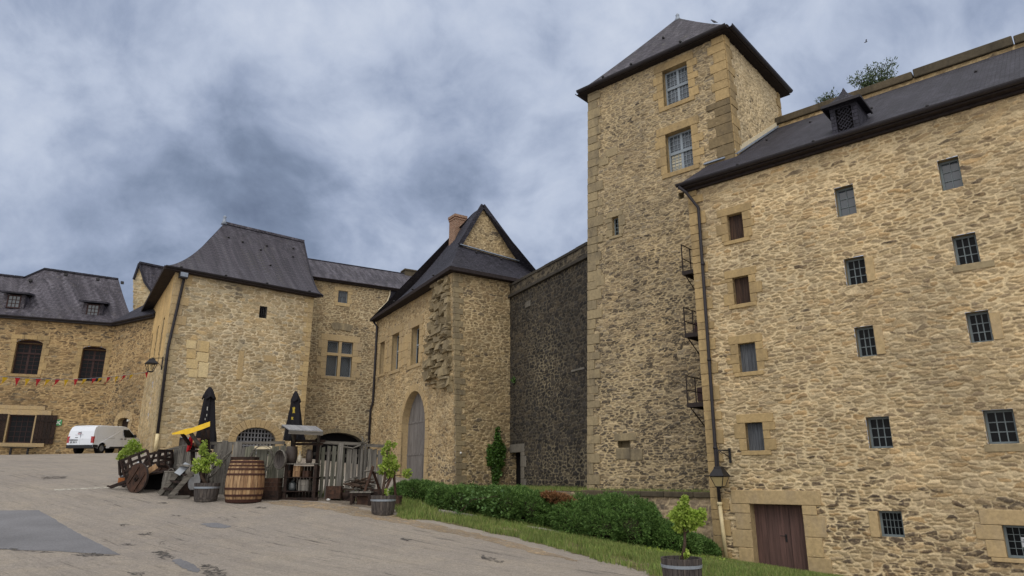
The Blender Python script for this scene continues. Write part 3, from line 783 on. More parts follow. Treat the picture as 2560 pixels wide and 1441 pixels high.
# ================================================================ sky: world
def dirv(px, py):
    r = ray(px, py); return r / np.linalg.norm(r)
def make_world(SUN_EL, SUN_AZ):
    w = bpy.data.worlds.new('World'); scene.world = w; w.use_nodes = True
    t = w.node_tree; n = t.nodes; l = t.links
    bg = n['Background']
    k = NT.__new__(NT); k.t, k.n, k.l = t, n, l
    d = k.coord('Generated')
    sep = k.new('ShaderNodeSeparateXYZ'); l.new(d, sep.inputs[0])
    v = k.mapping(d, (1.0, 1.0, 1.12), (0.0, 0.2, 0.0), (3.1, 1.7, 0.4))
    wv = k.new('ShaderNodeTexNoise'); l.new(v, wv.inputs['Vector']); wv.inputs['Scale'].default_value = 2.4; wv.inputs['Detail'].default_value = 3
    off = k.new('ShaderNodeVectorMath', operation='MULTIPLY_ADD'); l.new(wv.outputs['Color'], off.inputs[0]); off.inputs[1].default_value = (0.22, 0.22, 0.22); l.new(v, off.inputs[2])
    v2 = off.outputs[0]
    n1 = k.noise(v2, 3.0, 8, 0.52); n2 = k.noise(k.mapping(v2, (1, 1, 1), (0, 0, 0.4), (9, 4, 2)), 7.0, 9, 0.55); n3 = k.noise(k.mapping(v2, (1, 1, 1), (0, 0, 1.2), (2, 7, 5)), 15.0, 8, 0.6)
    f = k.math('ADD', k.math('MULTIPLY', n1, 0.80), k.math('MULTIPLY', n2, 0.55))
    f = k.math('ADD', f, k.math('MULTIPLY', n3, 0.22))
    f = k.math('SUBTRACT', k.math('MULTIPLY', f, 1.22), 0.385)
    # brighter and darker areas of the cloud deck
    for (px, py, amp, sh) in [(1330, 430, .07, 40), (1050, 300, .05, 30), (2100, 180, .10, 14), (350, 330, .03, 30), (120, 560, -.10, 18), (750, 620, -.07, 22), (330, 130, -.06, 40), (800, 380, -.07, 60), (1180, 330, -.10, 260), (640, 120, -.02, 30), (420, 270, .07, 90), (960, 620, -.03, 50), (1480, 60, .04, 20), (1290, 470, .04, 200), (1150, 380, -.03, 120), (560, 420, .06, 40), (1000, 480, .03, 60)]:
        q = dirv(px, py)
        dp = k.new('ShaderNodeVectorMath', operation='DOT_PRODUCT'); l.new(d, dp.inputs[0]); dp.inputs[1].default_value = tuple(q)
        e = k.math('POWER', k.math('MAXIMUM', dp.outputs['Value'], 0.0), float(sh) * 2.2)
        f = k.math('ADD', f, k.math('MULTIPLY', e, amp))
    col = k.ramp(f, [(0.24, S(104, 117, 141)), (0.40, S(130, 144, 169)), (0.54, S(158, 171, 196)), (0.70, S(188, 199, 220)), (0.92, S(214, 222, 237))])
    sky = k.new('ShaderNodeTexSky'); sky.sky_type = 'NISHITA'; sky.sun_disc = False
    sky.sun_elevation = SUN_EL; sky.sun_rotation = SUN_AZ
    sc = k.mix(1.0, sky.outputs[0], (0.055, 0.055, 0.055), 'MULTIPLY')
    c = k.mix(0.93, sc, col)
    # brighter, whiter gain added overhead and behind the viewer to light the walls
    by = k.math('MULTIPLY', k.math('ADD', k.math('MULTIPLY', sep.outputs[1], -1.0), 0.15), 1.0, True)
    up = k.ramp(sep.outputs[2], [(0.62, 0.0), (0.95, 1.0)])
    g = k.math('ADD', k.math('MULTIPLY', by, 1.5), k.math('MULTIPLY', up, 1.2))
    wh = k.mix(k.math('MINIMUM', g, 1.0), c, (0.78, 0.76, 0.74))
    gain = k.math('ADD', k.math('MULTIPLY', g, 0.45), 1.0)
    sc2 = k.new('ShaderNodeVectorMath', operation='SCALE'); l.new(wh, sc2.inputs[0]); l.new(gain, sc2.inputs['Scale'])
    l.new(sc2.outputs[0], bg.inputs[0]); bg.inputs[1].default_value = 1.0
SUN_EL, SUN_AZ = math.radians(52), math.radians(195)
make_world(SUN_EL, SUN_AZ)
sun = bpy.data.lights.new('sun', 'SUN'); sun.energy = 0.85; sun.angle = math.radians(30); sun.color = (1.0, 0.96, 0.9)
so = bpy.data.objects.new('sun', sun); COL.objects.link(so)
sd = Vector((math.sin(SUN_AZ) * math.cos(SUN_EL), math.cos(SUN_AZ) * math.cos(SUN_EL), math.sin(SUN_EL)))
so.rotation_euler = sd.to_track_quat('Z', 'Y').to_euler(); so.location = (0, -20, 40)
scene.view_settings.view_transform = 'Standard'; scene.view_settings.look = 'None'; scene.view_settings.exposure = 0.0; scene.view_settings.gamma = 1.0
# ================================================================ stone styles
def mute(x, sat=0.86, br=0.99):
    g = sum(x) / 3.0
    return S(*[(g + (v - g) * sat) * br for v in x])
def pal(*c): return [mute(x) for x in c]
TAN = pal((190, 160, 112), (150, 125, 90), (176, 148, 104), (128, 110, 84), (198, 172, 128), (162, 140, 108), (186, 150, 94))
ST_R = dict(a=0.29, b=0.10, pal=pal((198, 170, 126), (168, 146, 110), (188, 164, 122), (146, 126, 98), (204, 182, 142), (176, 154, 118), (182, 150, 104)), mortar=mute((212, 190, 148)), mw=0.10, mwvar=0.28, soft=0.10, h=0.05, svar=0.5, black=S(72, 63, 58), wob=0.2,
            stain=lambda U, Z, b: 0.02 + 0.40 * np.exp(-((Z - 1.0 + 0.12 * U) / 1.3) ** 2) + 0.10 * (Z < 0.6))
ST_T = dict(a=0.25, b=0.095, pal=pal((172, 150, 113), (144, 126, 98), (160, 141, 109), (128, 114, 93), (180, 160, 124), (146, 133, 111), (136, 118, 92)), mortar=mute((192, 171, 131)), mw=0.10, mwvar=0.28, soft=0.09, h=0.05, svar=0.7, black=S(66, 61, 58), wob=0.2,
            stain=lambda U, Z, b: 0.06 + 0.52 * sstep(13.5, 6, Z) * (0.55 + 0.09 * np.clip(U, 0, 6)) + 0.06 * sstep(4.0, 2.0, Z))
ST_T2 = dict(a=0.24, b=0.12, pal=pal((204, 182, 142), (180, 158, 120), (196, 174, 132), (166, 146, 114)), mortar=mute((220, 200, 160)), mw=0.12, mwvar=0.4, h=0.045, stain=lambda U, Z, b: 0.01 + 0 * U)
ST_L = dict(a=0.46, b=0.20, pal=pal((192, 170, 131), (168, 146, 110), (182, 160, 120), (156, 138, 106), (198, 180, 142), (170, 157, 130), (190, 162, 114)), mortar=mute((220, 202, 166)), mw=0.08, mwvar=0.25, soft=0.07, h=0.05, svar=0.4, black=S(116, 109, 98), wob=0.12, p=4.5,
            stain=lambda U, Z, b: 0.02 + 0 * U)
ST_RC = dict(a=0.36, b=0.17, pal=pal((172, 148, 108), (144, 122, 90), (160, 138, 102), (132, 114, 86), (176, 156, 118)), mortar=mute((204, 184, 144)), mw=0.08, mwvar=0.3, soft=0.12, h=0.05, svar=0.5, black=S(92, 84, 76), wob=0.14, p=4.2,
             stain=lambda U, Z, b: 0.03 + 0.2 * sstep(7, 4, Z))
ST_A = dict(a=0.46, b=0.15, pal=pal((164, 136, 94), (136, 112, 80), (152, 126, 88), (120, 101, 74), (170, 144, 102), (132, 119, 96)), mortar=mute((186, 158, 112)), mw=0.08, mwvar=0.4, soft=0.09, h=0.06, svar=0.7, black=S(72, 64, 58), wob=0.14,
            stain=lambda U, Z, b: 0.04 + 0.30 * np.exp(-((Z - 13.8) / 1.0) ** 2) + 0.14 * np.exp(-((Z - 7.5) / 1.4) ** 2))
ST_G = dict(a=0.40, b=0.15, pal=pal((184, 158, 114), (158, 134, 98), (176, 150, 108), (146, 126, 94), (190, 166, 124), (164, 145, 113)), mortar=mute((206, 184, 142)), mw=0.08, mwvar=0.3, soft=0.09, h=0.05, svar=0.5, black=S(86, 80, 74), wob=0.16,
            stain=lambda U, Z, b: 0.02 + 0.3 * sstep(4.5, 2.0, Z))
ST_GR = dict(ST_G, b=0.16, a=0.34, pal=pal((174, 150, 108), (146, 124, 92), (162, 140, 102), (132, 114, 86), (178, 156, 116)), stain=lambda U, Z, b: 0.04 + 0.34 * sstep(3.6, 1.8, Z) + 0.2 * sstep(9, 2, Z) * sstep(2.8, 3.6, U))
def c_dirt(U, Z, b):
    k = 0.93 - 0.5 * sstep(12.9, 13.4, Z) - 0.60 * np.exp(-((U - 4.5 + 0.25 * (Z - 6)) / 2.2) ** 2 - ((Z - 8.0) / 3.2) ** 2) - 0.5 * sstep(4.6, 2.0, Z) * sstep(1.2, 2.2, U)
    return np.clip(k + (b - 0.5) * 0.5, 0.08, 0.99)
ST_C = dict(a=0.34, b=0.20, pal=pal((72, 67, 62), (58, 56, 54), (82, 75, 65), (50, 48, 47), (88, 79, 66), (60, 58, 56)), mortar=mute((156, 143, 114)), mw=0.09, mwvar=0.25, soft=0.06, h=0.05, svar=0.6, wob=0.1, p=4.5, black=S(48, 46, 45),
            stain=lambda U, Z, b: 0.42 + 0 * U, mdirt=c_dirt)
ST_LOW = dict(ST_G, pal=pal((172, 152, 124), (146, 128, 104), (160, 140, 112), (130, 116, 98)), mortar=mute((186, 166, 132)), a=0.36, b=0.2)

M['ashlar_mix'] = m_ashlar('mixed_sandstone', S(178, 154, 112), S(158, 137, 101), S(104, 94, 78), 0.6)
# ================================================================ RIGHT-HAND RANGE
rb = thing('stone_range', R.pt(0, -1.0), 'tall rubble stone range with small barred windows and a slate roof at the right', 'building')
zE = 12.05
wins = []
def rr(x0, y0, x1, y1): return R.rect(x0, y0, x1, y1)
shut = [(1820, 535, 1859, 600, 'b'), (1834, 692, 1875, 760, 'b'), (1848, 858, 1892, 930, 'g'), (1866, 1057, 1910, 1127, 'g')]
c2 = [(2089, 465, 2138, 540, 'a', 2, 3), (2113, 643, 2165, 712, 'd', 3, 3), (2140, 816, 2188, 892, 'd', 3, 3), (2169, 1042, 2228, 1121, 'd', 3, 3), (2198, 1278, 2258, 1343, 'grille', 5, 3)]
c3 = [(2348, 395, 2403, 474, 'a', 2, 3), (2384, 585, 2446, 661, 'd', 3, 3), (2419, 778, 2478, 856, 'd', 3, 3), (2463, 1024, 2541, 1110, 'd', 3, 3), (2512, 1315, 2608, 1398, 'grille', 5, 4)]
door_r = rr(1882, 1262, 2014, 1424); door_r = (door_r[0], door_r[1], -1.04, door_r[3])
O = [R.rect(*q[:4]) for q in shut + c2 + c3]
# a further column of windows beyond the picture's edge
O4 = [(10.0 + 0.0, 10.75, z0, z1) for (_, _, z0, z1) in [R.rect(*q[:4]) for q in c3[:4]]]
stone_wall('wall', R, 0.0, 14.0, -1.9, zE + 0.1, ST_R, rb, O + O4 + [door_r], res=0.022)
for q, r in zip(shut, O[:4]):
    s = MB(); reveal(s, R, r, 0.2)
    p = board_panel(R, r, rb, 5, -0.14, 'wood_shutter_brown' if q[4] == 'b' else 'wood_shutter_grey', 'shutter', label='faded brown board shutter' if q[4] == 'b' else 'slate grey board shutter')
    s.build('reveal', M['ashlar'], p)
    s = MB(); surround_blocks(s, R, r, jw=0.24, lint=0.28, sill=0.14, hmin=0.26, d1=0.05); s.build('stone_surround', M['ashlar_mix'], p, bevel=0.012)
for q, r in zip(c2 + c3, O[4:]):
    if q[4] == 'grille':
        big = q[0] > 2500
        w = window(R, r, rb, q[5], q[6], depth=0.2, frame='frame_grey', glass='glass_dark', bar=0.012, surround=big, sargs=dict(jw=0.42, lint=0.36, sill=0.1, hmin=0.34), smat='ashlar')
        if big:
            s = MB(); u0, u1, z0, z1 = r
            R.box(s, u0 + 0.33, u0 + 0.46, z0 + 0.26, z0 + 0.5, -0.175, -0.165)
            n = s.build('paper_notice', m_plain('white_paper', (0.5, 0.52, 0.56), 0.7, 0.2, 0, 0.05), w)
            fc = bpy.data.curves.new('notice_letters', 'FONT'); fc.body = 'LOS'; fc.size = 0.085; fc.extrude = 0.001; fc.align_x = 'CENTER'; fc.align_y = 'CENTER'
            fo = bpy.data.objects.new('notice_letters', fc); COL.objects.link(fo); fo.parent = w
            Ux, Nn, Zz = R.V3()
            mt = Matrix((-Zz, Ux, Nn)).transposed().to_4x4() if False else Matrix((Zz * -1, Ux, Nn)).transposed().to_4x4()
            mt.translation = R.pt(u0 + 0.395, z0 + 0.38, -0.163) - ROOT[w.name]
            me_ = bpy.data.meshes.new_from_object(fo); bpy.data.objects.remove(fo); fo = bpy.data.objects.new('notice_letters', me_); COL.objects.link(fo); fo.parent = w
            fo.matrix_local = mt; fo.data.materials.clear(); fo.data.materials.append(M['iron']); ROOT[fo.name] = ROOT[w.name]
        else:
            s = MB(); R.box(s, r[0] - 0.24, r[0] - 0.005, r[2] - 0.02, r[3] - 0.02, -0.1, 0.06)
            s.build('jamb_stone', M['ashlar'], w, bevel=0.012)
    else:
        w_ = window(R, r, rb, q[5], q[6], depth=0.27, frame='frame_grey', rev='ashlar_dirty', glass='glass_sky' if q[4] == 'a' else 'glass_dark', surround=False, bar=0.026 if q[4] == 'd' else 0.016)
        if (q[0], q[1]) in ((2113, 643), (2140, 816), (2419, 778)):
            s = MB(); R.box(s, r[1] + 0.01, r[1] + 0.24, r[2] + 0.02, r[3] - 0.1, -0.1, 0.05); s.build('jamb_stone', M['ashlar'], w_, bevel=0.012)
        if (q[0], q[1]) in ((2463, 1024), (2384, 585)):
            s = MB(); R.box(s, r[0] - 0.1, r[1] + 0.3, r[2] - 0.2, r[2] - 0.01, -0.1, 0.05); s.build('sill_stone', M['ashlar_dirty'], w_, bevel=0.012)
for r in O4: window(R, r, rb, 3, 3, depth=0.2, surround=False)
# door
d = board_panel(R, (door_r[0], door_r[0] + (door_r[1] - door_r[0]) * 0.66, door_r[2] + 0.02, door_r[3]), rb, 6, -0.3, 'wood_door', 'door', 0.004, 'wide leaf of the red brown door')
d2 = board_panel(R, (door_r[0] + (door_r[1] - door_r[0]) * 0.665, door_r[1], door_r[2] + 0.02, door_r[3]), rb, 3, -0.305, 'wood_door', 'door', 0.004, 'narrow leaf of the red brown door')
s = MB(); reveal(s, R, door_r, 0.32); s.build('door_reveal', M['ashlar'], rb)
s = MB(); surround_blocks(s, R, door_r, jw=0.46, lint=0.42, sill=0, hmin=0.42, long=0.2, skip_sill=True); s.build('door_surround', M['ashlar'], rb, bevel=0.015)
s = MB(); hu, hz = R.uz(1966, 1343, -0.3)
R.box(s, hu - 0.025, hu + 0.025, hz - 0.14, hz + 0.08, -0.31, -0.28); s.tube([R.pt(hu, hz + 0.03, -0.29), R.pt(hu, hz + 0.03, -0.23), R.pt(hu - 0.16, hz + 0.03, -0.23)], 0.012, 6)
s.build('handle', M['iron'], d)
s = MB(); R.box(s, door_r[0] - 0.1, door_r[1] + 0.25, -1.4, door_r[2] + 0.015, -0.32, 0.12); s.build('door_step', M['coping'], rb)
# dark gutter band at the wall foot right of the door
s = MB(); R.box(s, door_r[1] + 0.3, 14, -1.5, -1.02, -0.05, 0.1); R.box(s, door_r[1] + 0.3, 14, -1.5, -1.12, 0.102, 0.34); s.build('wall_foot_plinth', M['patch_dark'], rb)
# quoins and return wall
s = MB(); quoins(s, R, 0.0, -1.4, zE, +1, (0.36, 0.6), (0.26, 0.5), 0.055, ret=0.012)
s.build('corner_quoins', M['ashlar_mix'], rb, bevel=0.012)
RS = Plane(R.pt(0, 0, -2.45), (-R.n[0] * -1, -R.n[1] * -1)); RS = Plane(R.pt(0, 0, -2.6), R.n)
stone_wall('return_wall', RS, 0.0, 2.55, -1.9, zE + 0.1, ST_R, rb, res=0.08)
# roof
KS = 0.652
def rz(dd): return zE + 0.06 + (0.45 - dd) * KS
s = MB(); s.grid([[R.pt(u, rz(dd), dd) for u in np.linspace(-0.22, 14.3, 40)] for dd in np.linspace(0.38, -7.6, 20)])
roof = s.build('roof', M['slate_dark'], rb, solid=0.1)
s = MB(); gutter_line(s, R.pt(-0.23, zE + 0.09, 0.45), R.pt(14.3, zE + 0.09, 0.45), 0.085); s.build('gutter', M['gutter'], rb, solid=0.02)
s = MB(); R.box(s, -0.18, 14.2, zE - 0.06, zE - 0.02, 0.05, 0.34); R.box(s, -0.21, 14.3, zE - 0.06, zE + 0.02, 0.34, 0.37); s.build('eaves_board', M['soffit'], rb)
s = MB()
R.box(s, -0.05, 14.2, zE - 0.14, zE - 0.065, 0.03, 0.16)
s.build('wall_plate', M['soffit'], rb)
s = MB()
for a, b in (((0.55, rz(-2.40) + 0.06, -2.34), (-0.35, rz(-2.40) + 0.06, -2.34)), ((0.98, rz(-2.45) + 0.08, -2.4), (0.98, rz(-7.5) + 0.08, -7.5))):
    s.beam(R.pt(*a), R.pt(*b), 0.14, 0.06)
s.build('lead_flashing', M['lead'], rb)
s = MB(); s.beam(R.pt(0.95, rz(-2.45) + 0.22, -2.4), R.pt(0.95, rz(-7.5) + 0.22, -7.5), 0.05, 0.16); s.build('mortar_fillet', M['mortar_fillet'], rb)
s = MB()   # roof hooks / vent slates
for u, dd in [(2.0, .1), (4.6, .1), (7.9, .1), (1.6, -4.2), (5.7, -3.6), (8.9, -4.4), (3.0, -5.5)]:
    p = R.pt(u, rz(dd) + 0.03, dd); s.blob(p, 0.06, 0.06, 0.05, 6, 4)
s.build('roof_hooks', M['iron'], rb)
# dormer with lattice
dm = MB(); u0, u1 = 3.74, 4.52
du0, dz0 = R.uz(2093, 325, -0.35); du1 = R.uz(2136, 318, -0.35)[0]
cu = (du0 + du1) / 2; hw = 0.41; df = -0.35; zb = rz(df); zt = zb + 0.95; db = df - (zt - zb) / KS - 0.1
s = MB()
for sd in (-1, 1):
    s.poly([R.pt(cu + sd * hw, zb - 0.05, df), R.pt(cu + sd * hw, zt, df), R.pt(cu + sd * hw, zt, db)])
    R.box(s, cu + sd * hw - (0.16 if sd > 0 else 0), cu + sd * hw + (0.16 if sd < 0 else 0), zb - 0.02, zt, df - 0.08, df + 0.01)
R.box(s, cu - hw + 0.16, cu + hw - 0.16, zt - 0.12, zt, df - 0.08, df + 0.008)
dorm = s.build('dormer', M['slate_dark'], rb, solid=0.02)
s = MB(); R.quad(s, cu - hw + 0.16, cu + hw - 0.16, zb, zt - 0.1, df - 0.12); s.build('dormer_opening', M['void'], dorm)
s = MB(); L = hw - 0.16
for k in range(-9, 10):
    for sg in (-1, 1):
        pts = []
        for q in np.linspace(0, 1, 9):
            z = zb + q * (zt - 0.12 - zb); u = cu + k * 0.13 + sg * (z - zb)
            if abs(u - cu) <= L: pts.append(R.pt(u, z, df - 0.05 + 0.01 * sg))
        if len(pts) > 1: s.beam(pts[0], pts[-1], 0.028, 0.012, (R.n[0], R.n[1], 0))
s.build('lattice', M['slate_dark'], dorm)
s = MB(); ov = 0.18
ring = [R.pt(cu - hw - ov, zt - 0.02, df + ov + .05), R.pt(cu + hw + ov, zt - 0.02, df + ov + .05), R.pt(cu + hw + ov, zt - 0.02, df - 1.2), R.pt(cu - hw - ov, zt - 0.02, df - 1.2)]
cen = R.pt(cu, zt + 0.70, df - 0.42)
prof = [(1, 0), (0.72, 0.2), (0.48, 0.42), (0.27, 0.66), (0.1, 0.92), (0.05, 1.0)]
rows = []
for sc_, zz in prof:
    row = []
    for k in range(5):
        p = ring[k % 4]; q = Vector((cen.x + (p.x - cen.x) * sc_, cen.y + (p.y - cen.y) * sc_, p.z + (cen.z - p.z) * zz)); row.append(q)
    rows.append(row)
s.grid(rows); s.poly(list(reversed(ring)))
dr = s.build('dormer_roof', M['slate_dark'], dorm)
s = MB(); s.lathe(cen - Vector((0, 0, .1)), [(0.08, 0), (0.06, .08), (0.035, .14), (0.005, .2)], 8); s.build('finial', M['slate_dark'], dorm)
s = MB(); s.beam(ring[0], ring[1], 0.05, 0.09); s.beam(ring[1], ring[2], 0.05, 0.09); s.beam(ring[3], ring[0], 0.05, 0.09); s.build('dormer_fascia', M['gutter'], dorm)
# drainpipe
s = MB(); pp_ = [(1724, 478), (1738, 490), (1746, 520), (1768, 830), (1784, 1060), (1793, 1190), (1799, 1256)]
pts = [R.pt(-0.12, zE - 0.02, 0.5), R.pt(0.08, zE - 0.25, 0.34)] + [R.pt(*R.uz(x, y, 0.13), 0.13) for x, y in pp_[2:]]
s.tube(pts, 0.055, 10)
for x, y in [(1757, 660), (1773, 900), (1788, 1120)]:
    u, z = R.uz(x, y, 0.13); s.lathe(R.pt(u, z, 0.13), [(0.075, -0.04), (0.075, 0.04)], 10)
s.build('drainpipe', M['gutter'], rb, smooth=True)
s = MB(); a = R.uz(1799, 1257, 0.13); b = R.uz(1816, 1396, 0.13)
s.tube([R.pt(*a, 0.13), R.pt(*b, 0.13)], 0.062, 12); s.lathe(R.pt(a[0], a[1] - 0.08, 0.13), [(0.08, 0), (0.085, 0.05), (0.08, 0.1)], 12)
s.build('drainpipe_foot', M['cast_cream'], rb, smooth=True)

# ================================================================ RAMPART WALL BEHIND
rp = thing('rampart_wall', RT.pt(0, 14), 'high stone rampart with a dark coping rising behind the long slate roof', 'wall')
def rtop(U): return 17.45 + 0 * U
stone_wall('wall_face', RT, -0.2, 16, 14.5, 17.55, dict(ST_RC, pal=pal((180, 154, 108), (150, 128, 92), (168, 144, 104)), mortar=mute((200, 176, 130))), rp, res=0.06)
s = MB(); RT.box(s, -0.3, 5.6, 17.5, 17.84, -1.6, 0.14); RT.box(s, 5.65, 9.0, 17.5, 17.9, -1.6, 0.15); RT.box(s, 9.04, 16, 17.5, 17.86, -1.6, 0.14); s.build('coping', M['coping'], rp, bevel=0.04)
s = MB(); RT.box(s, 1.7, 2.3, 17.05, 17.4, -.1, .07); RT.box(s, 3.1, 3.5, 16.9, 17.3, -.1, .06); s.build('pale_block', M['ashlar'], rp)

# ================================================================ TOWER
tw = thing('stone_tower', T.pt(3, 1.2, -3), 'tall square stone tower with a pyramid slate roof and two large grid windows', 'tower')
TW_ = 6.9; zT = 19.62; zT0 = 1.05
tl = lambda Z: -0.72 * np.clip((zT - Z) / (zT - 1.27), 0, 1.1)
def twarp(U, Z): return tl(Z) * (1 - U / TW_), 0 * U
W1 = T.rect(1658, 167, 1721, 256); W1 = (3.98, 5.18, 17.31, 19.07); W2 = (3.92, 5.14, 14.16, 15.98)
wS = T.rect(1531, 543, 1548, 590); wH = T.rect(1696, 482, 1711, 498); wN = T.rect(1543, 1103, 1574, 1120)
adj = lambda r: (r[0] - float(tl((r[2] + r[3]) / 2)) * (1 - r[0] / TW_), r[1] - float(tl((r[2] + r[3]) / 2)) * (1 - r[1] / TW_), r[2], r[3])
W1w, W2w = adj(W1), adj(W2); wSw, wHw, wNw = adj(wS), adj(wH), adj(wN)
bd = []
for (x0, y0, x1, y1) in [(1731, 622, 1760, 672), (1733, 800, 1762, 830), (1742, 962, 1768, 1005)]:
    bd.append(T.rect(x0, y0, x1, y1))
stone_wall('front_wall', T, 0, TW_, zT0, zT, ST_T, tw, [W1w, W2w, wSw, wHw, wNw], res=0.027, warp=twarp)
stone_wall('side_wall', T2, 0.0, 6.1, 12.5, zT, ST_T2, tw, [], res=0.032)
TLp = Plane(T.pt(0, 0, -6.0), (-T2.U[0], -T2.U[1])); stone_wall('left_wall', TLp, 0, 6.0, zT0, zT, ST_T, tw, [], res=0.09, warp=lambda U, Z: (0 * U, -tl(Z)))
TBp = Plane(T.pt(TW_, 0, -6.05), -T.U); stone_wall('back_wall', TBp, 0, TW_, zT0, zT, ST_T2, tw, [], res=0.15)
for r, nm in ((W1, 'upper'), (W2, 'lower')):
    window(T, r, tw, 6, 8, depth=0.3, frame='frame_pale', glass='glass_sky', fw=0.07, bar=0.018, mull=0.11, trans=0.13, transz=0.52, name='casement_window', sargs=dict(jw=0.3, lint=0.36, sill=0.2, hmin=0.3, long=0.18, d1=.05), sill_bar=False, smat='ashlar_mix', rev='ashlar_mix')
s = MB(); u0, u1, z0, z1 = W2
for k in range(6): T.box(s, u0 + 0.1, u0 + 0.55, z0 + 0.08 + k * 0.135, z0 + 0.075 + (k + 1) * 0.135 - 0.02, -0.272, -0.268)
s.build('boarded_pane', m_plain('cream_blind_boards', S(176, 170, 150), 0.8, 0.2, 0, 0.06), tw)
window(T, wS, tw, 2, 4, depth=0.22, frame='frame_grey', surround=True, sargs=dict(jw=0.2, lint=0.25, sill=0.12, hmin=0.3, long=0.15), smat='ashlar_dirty', sill_bar=False)
for r, nm in ((wH, 'putlog_hole'), (wN, 'wall_niche')):
    s = MB(); reveal(s, T, r, 0.35); T.quad(s, r[0], r[1], r[2], r[3], -0.35); s.build(nm, M['ashlar_dirty'], tw)
s = MB(); u0, u1, z0, z1 = wN; T.box(s, u0 - 0.1, u1 + 0.35, z1 + 0.01, z1 + 0.3, -.1, .055); T.box(s, u0 - 0.05, u1 + 0.02, z0 - 0.45, z0 - 0.01, -.1, .05); T.box(s, u1 + 0.04, u1 + 0.6, z0 - 0.5, z0 - 0.06, -.1, .055); s.build('niche_blocks', M['ashlar_dirty'], tw, bevel=0.015)
s = MB(); quoins(s, T, 0.0, zT0, 8.0, +1, (0.38, 0.62), (0.3, 0.46), 0.062, du=lambda z: float(tl(z)) - 0.01); quoins(s, T, 0.0, 8.0, 15.2, +1, (0.5, 0.8), (0.34, 0.5), 0.062, du=lambda z: float(tl(z)) - 0.01)
quoins(s, T, 0.0, 15.2, zT - 0.02, +1, (0.55, 0.7), (0.34, 0.5), 0.062, du=lambda z: float(tl(z)) - 0.01)
s.build('left_quoins', M['ashlar_dirty'], tw, bevel=0.015)
s = MB(); quoins(s, T, TW_, 12.5, 16.6, -1, (0.7, 1.0), (0.34, 0.5), 0.06, ret=0.012)
s.build('stained_quoins', m_ashlar('soot_stained_sandstone', S(132, 116, 88), S(108, 96, 76), S(72, 66, 58), 0.7), tw, bevel=0.015)
s = MB(); quoins(s, T, TW_, 16.6, zT - 0.02, -1, (0.55, 0.75), (0.36, 0.5), 0.06, ret=0.012); s.build('right_quoins', M['ashlar_mix'], tw, bevel=0.015)
s = MB(); quoins(s, T2, 0.0, 12.5, zT - 0.02, +1, (0.5, 0.68), (0.36, 0.5), 0.058); s.build('side_quoins', M['ashlar_mix'], tw, bevel=0.012); s = MB(); quoins(s, T2, 6.1, 14, zT - 0.02, -1, (0.3, 0.5), (0.36, 0.5), 0.058); s.build('side_quoins', M['ashlar_mix'], tw, bevel=0.012)
for (x0, y0, x1, y1) in [(1515, 372, 1545, 392), (1497, 395, 1522, 415), (1545, 390, 1560, 412), (1476, 640, 1500, 665), (1490, 690, 1512, 715)]:
    s = MB(); r = T.rect(x0, y0, x1, y1); T.box(s, r[0], r[1], r[2], r[3], -.1, .055); s.build('repair_block', M['ashlar_dirty'], tw, bevel=0.015)
# roof: eaves corners, apex over the middle
ov = 0.34
cs = [T.pt(-ov, zT + 0.02, ov), T.pt(TW_ + ov, zT + 0.02, ov), T.pt(TW_ + ov, zT + 0.02, -6.05 - ov), T.pt(-ov, zT + 0.02, -6.05 - ov)]
ap = T.pt(TW_ / 2, 23.75, -3.0)
s = MB(); N = 14
for k in range(4):
    a, b = cs[k], cs[(k + 1) % 4]; rows = []
    for i in range(N + 1):
        q = i / N; zq = q ** 1.06; kick = 0.0
        rows.append([Vector((a.x + (b.x - a.x) * w, a.y + (b.y - a.y) * w, 0)).lerp(Vector((ap.x, ap.y, 0)), q) + Vector((0, 0, cs[0].z + 0.1 + (ap.z - cs[0].z) * zq)) for w in np.linspace(0, 1, 6)])
    s.grid(rows)
s.build('roof', M['slate'], tw)
s = MB()
for k in range(4):
    a, b = cs[k], cs[(k + 1) % 4]; s.beam(a + Vector((0, 0, -0.02)), b + Vector((0, 0, -0.02)), 0.06, 0.15)
s.quad(*[c + Vector((0, 0, -0.09)) for c in reversed(cs)]); s.build('eaves_board', M['soffit'], tw)
s = MB()
for k in range(4): 
    a, b = cs[k], cs[(k + 1) % 4]; o_ = ((a + b) / 2 - Vector((ap.x, ap.y, a.z))).normalized() * 0.1; gutter_line(s, a + o_ + Vector((0, 0, 0.04)), b + o_ + Vector((0, 0, 0.04)), 0.1)
s.build('gutter', M['gutter'], tw, solid=0.02)
s = MB(); s.lathe(ap - Vector((0, 0, 0.12)), [(0.2, 0), (0.13, 0.15), (0.08, 0.3), (0.10, 0.36), (0.06, 0.44), (0.0, 0.5)], 10); s.build('finial', M['lead'], tw, smooth=True)
for w, q in [(0.35, 0.10), (0.72, 0.1), (0.12, .1), (0.5, .5)]:
    s = MB(); p = cs[0].lerp(cs[1], w).lerp(Vector((ap.x, ap.y, cs[0].z)), q); p.z += 0.12 + (ap.z - cs[0].z) * q; s.blob(p, .07, .07, .07, 6, 4); s.build('roof_hook', M['iron'], tw)

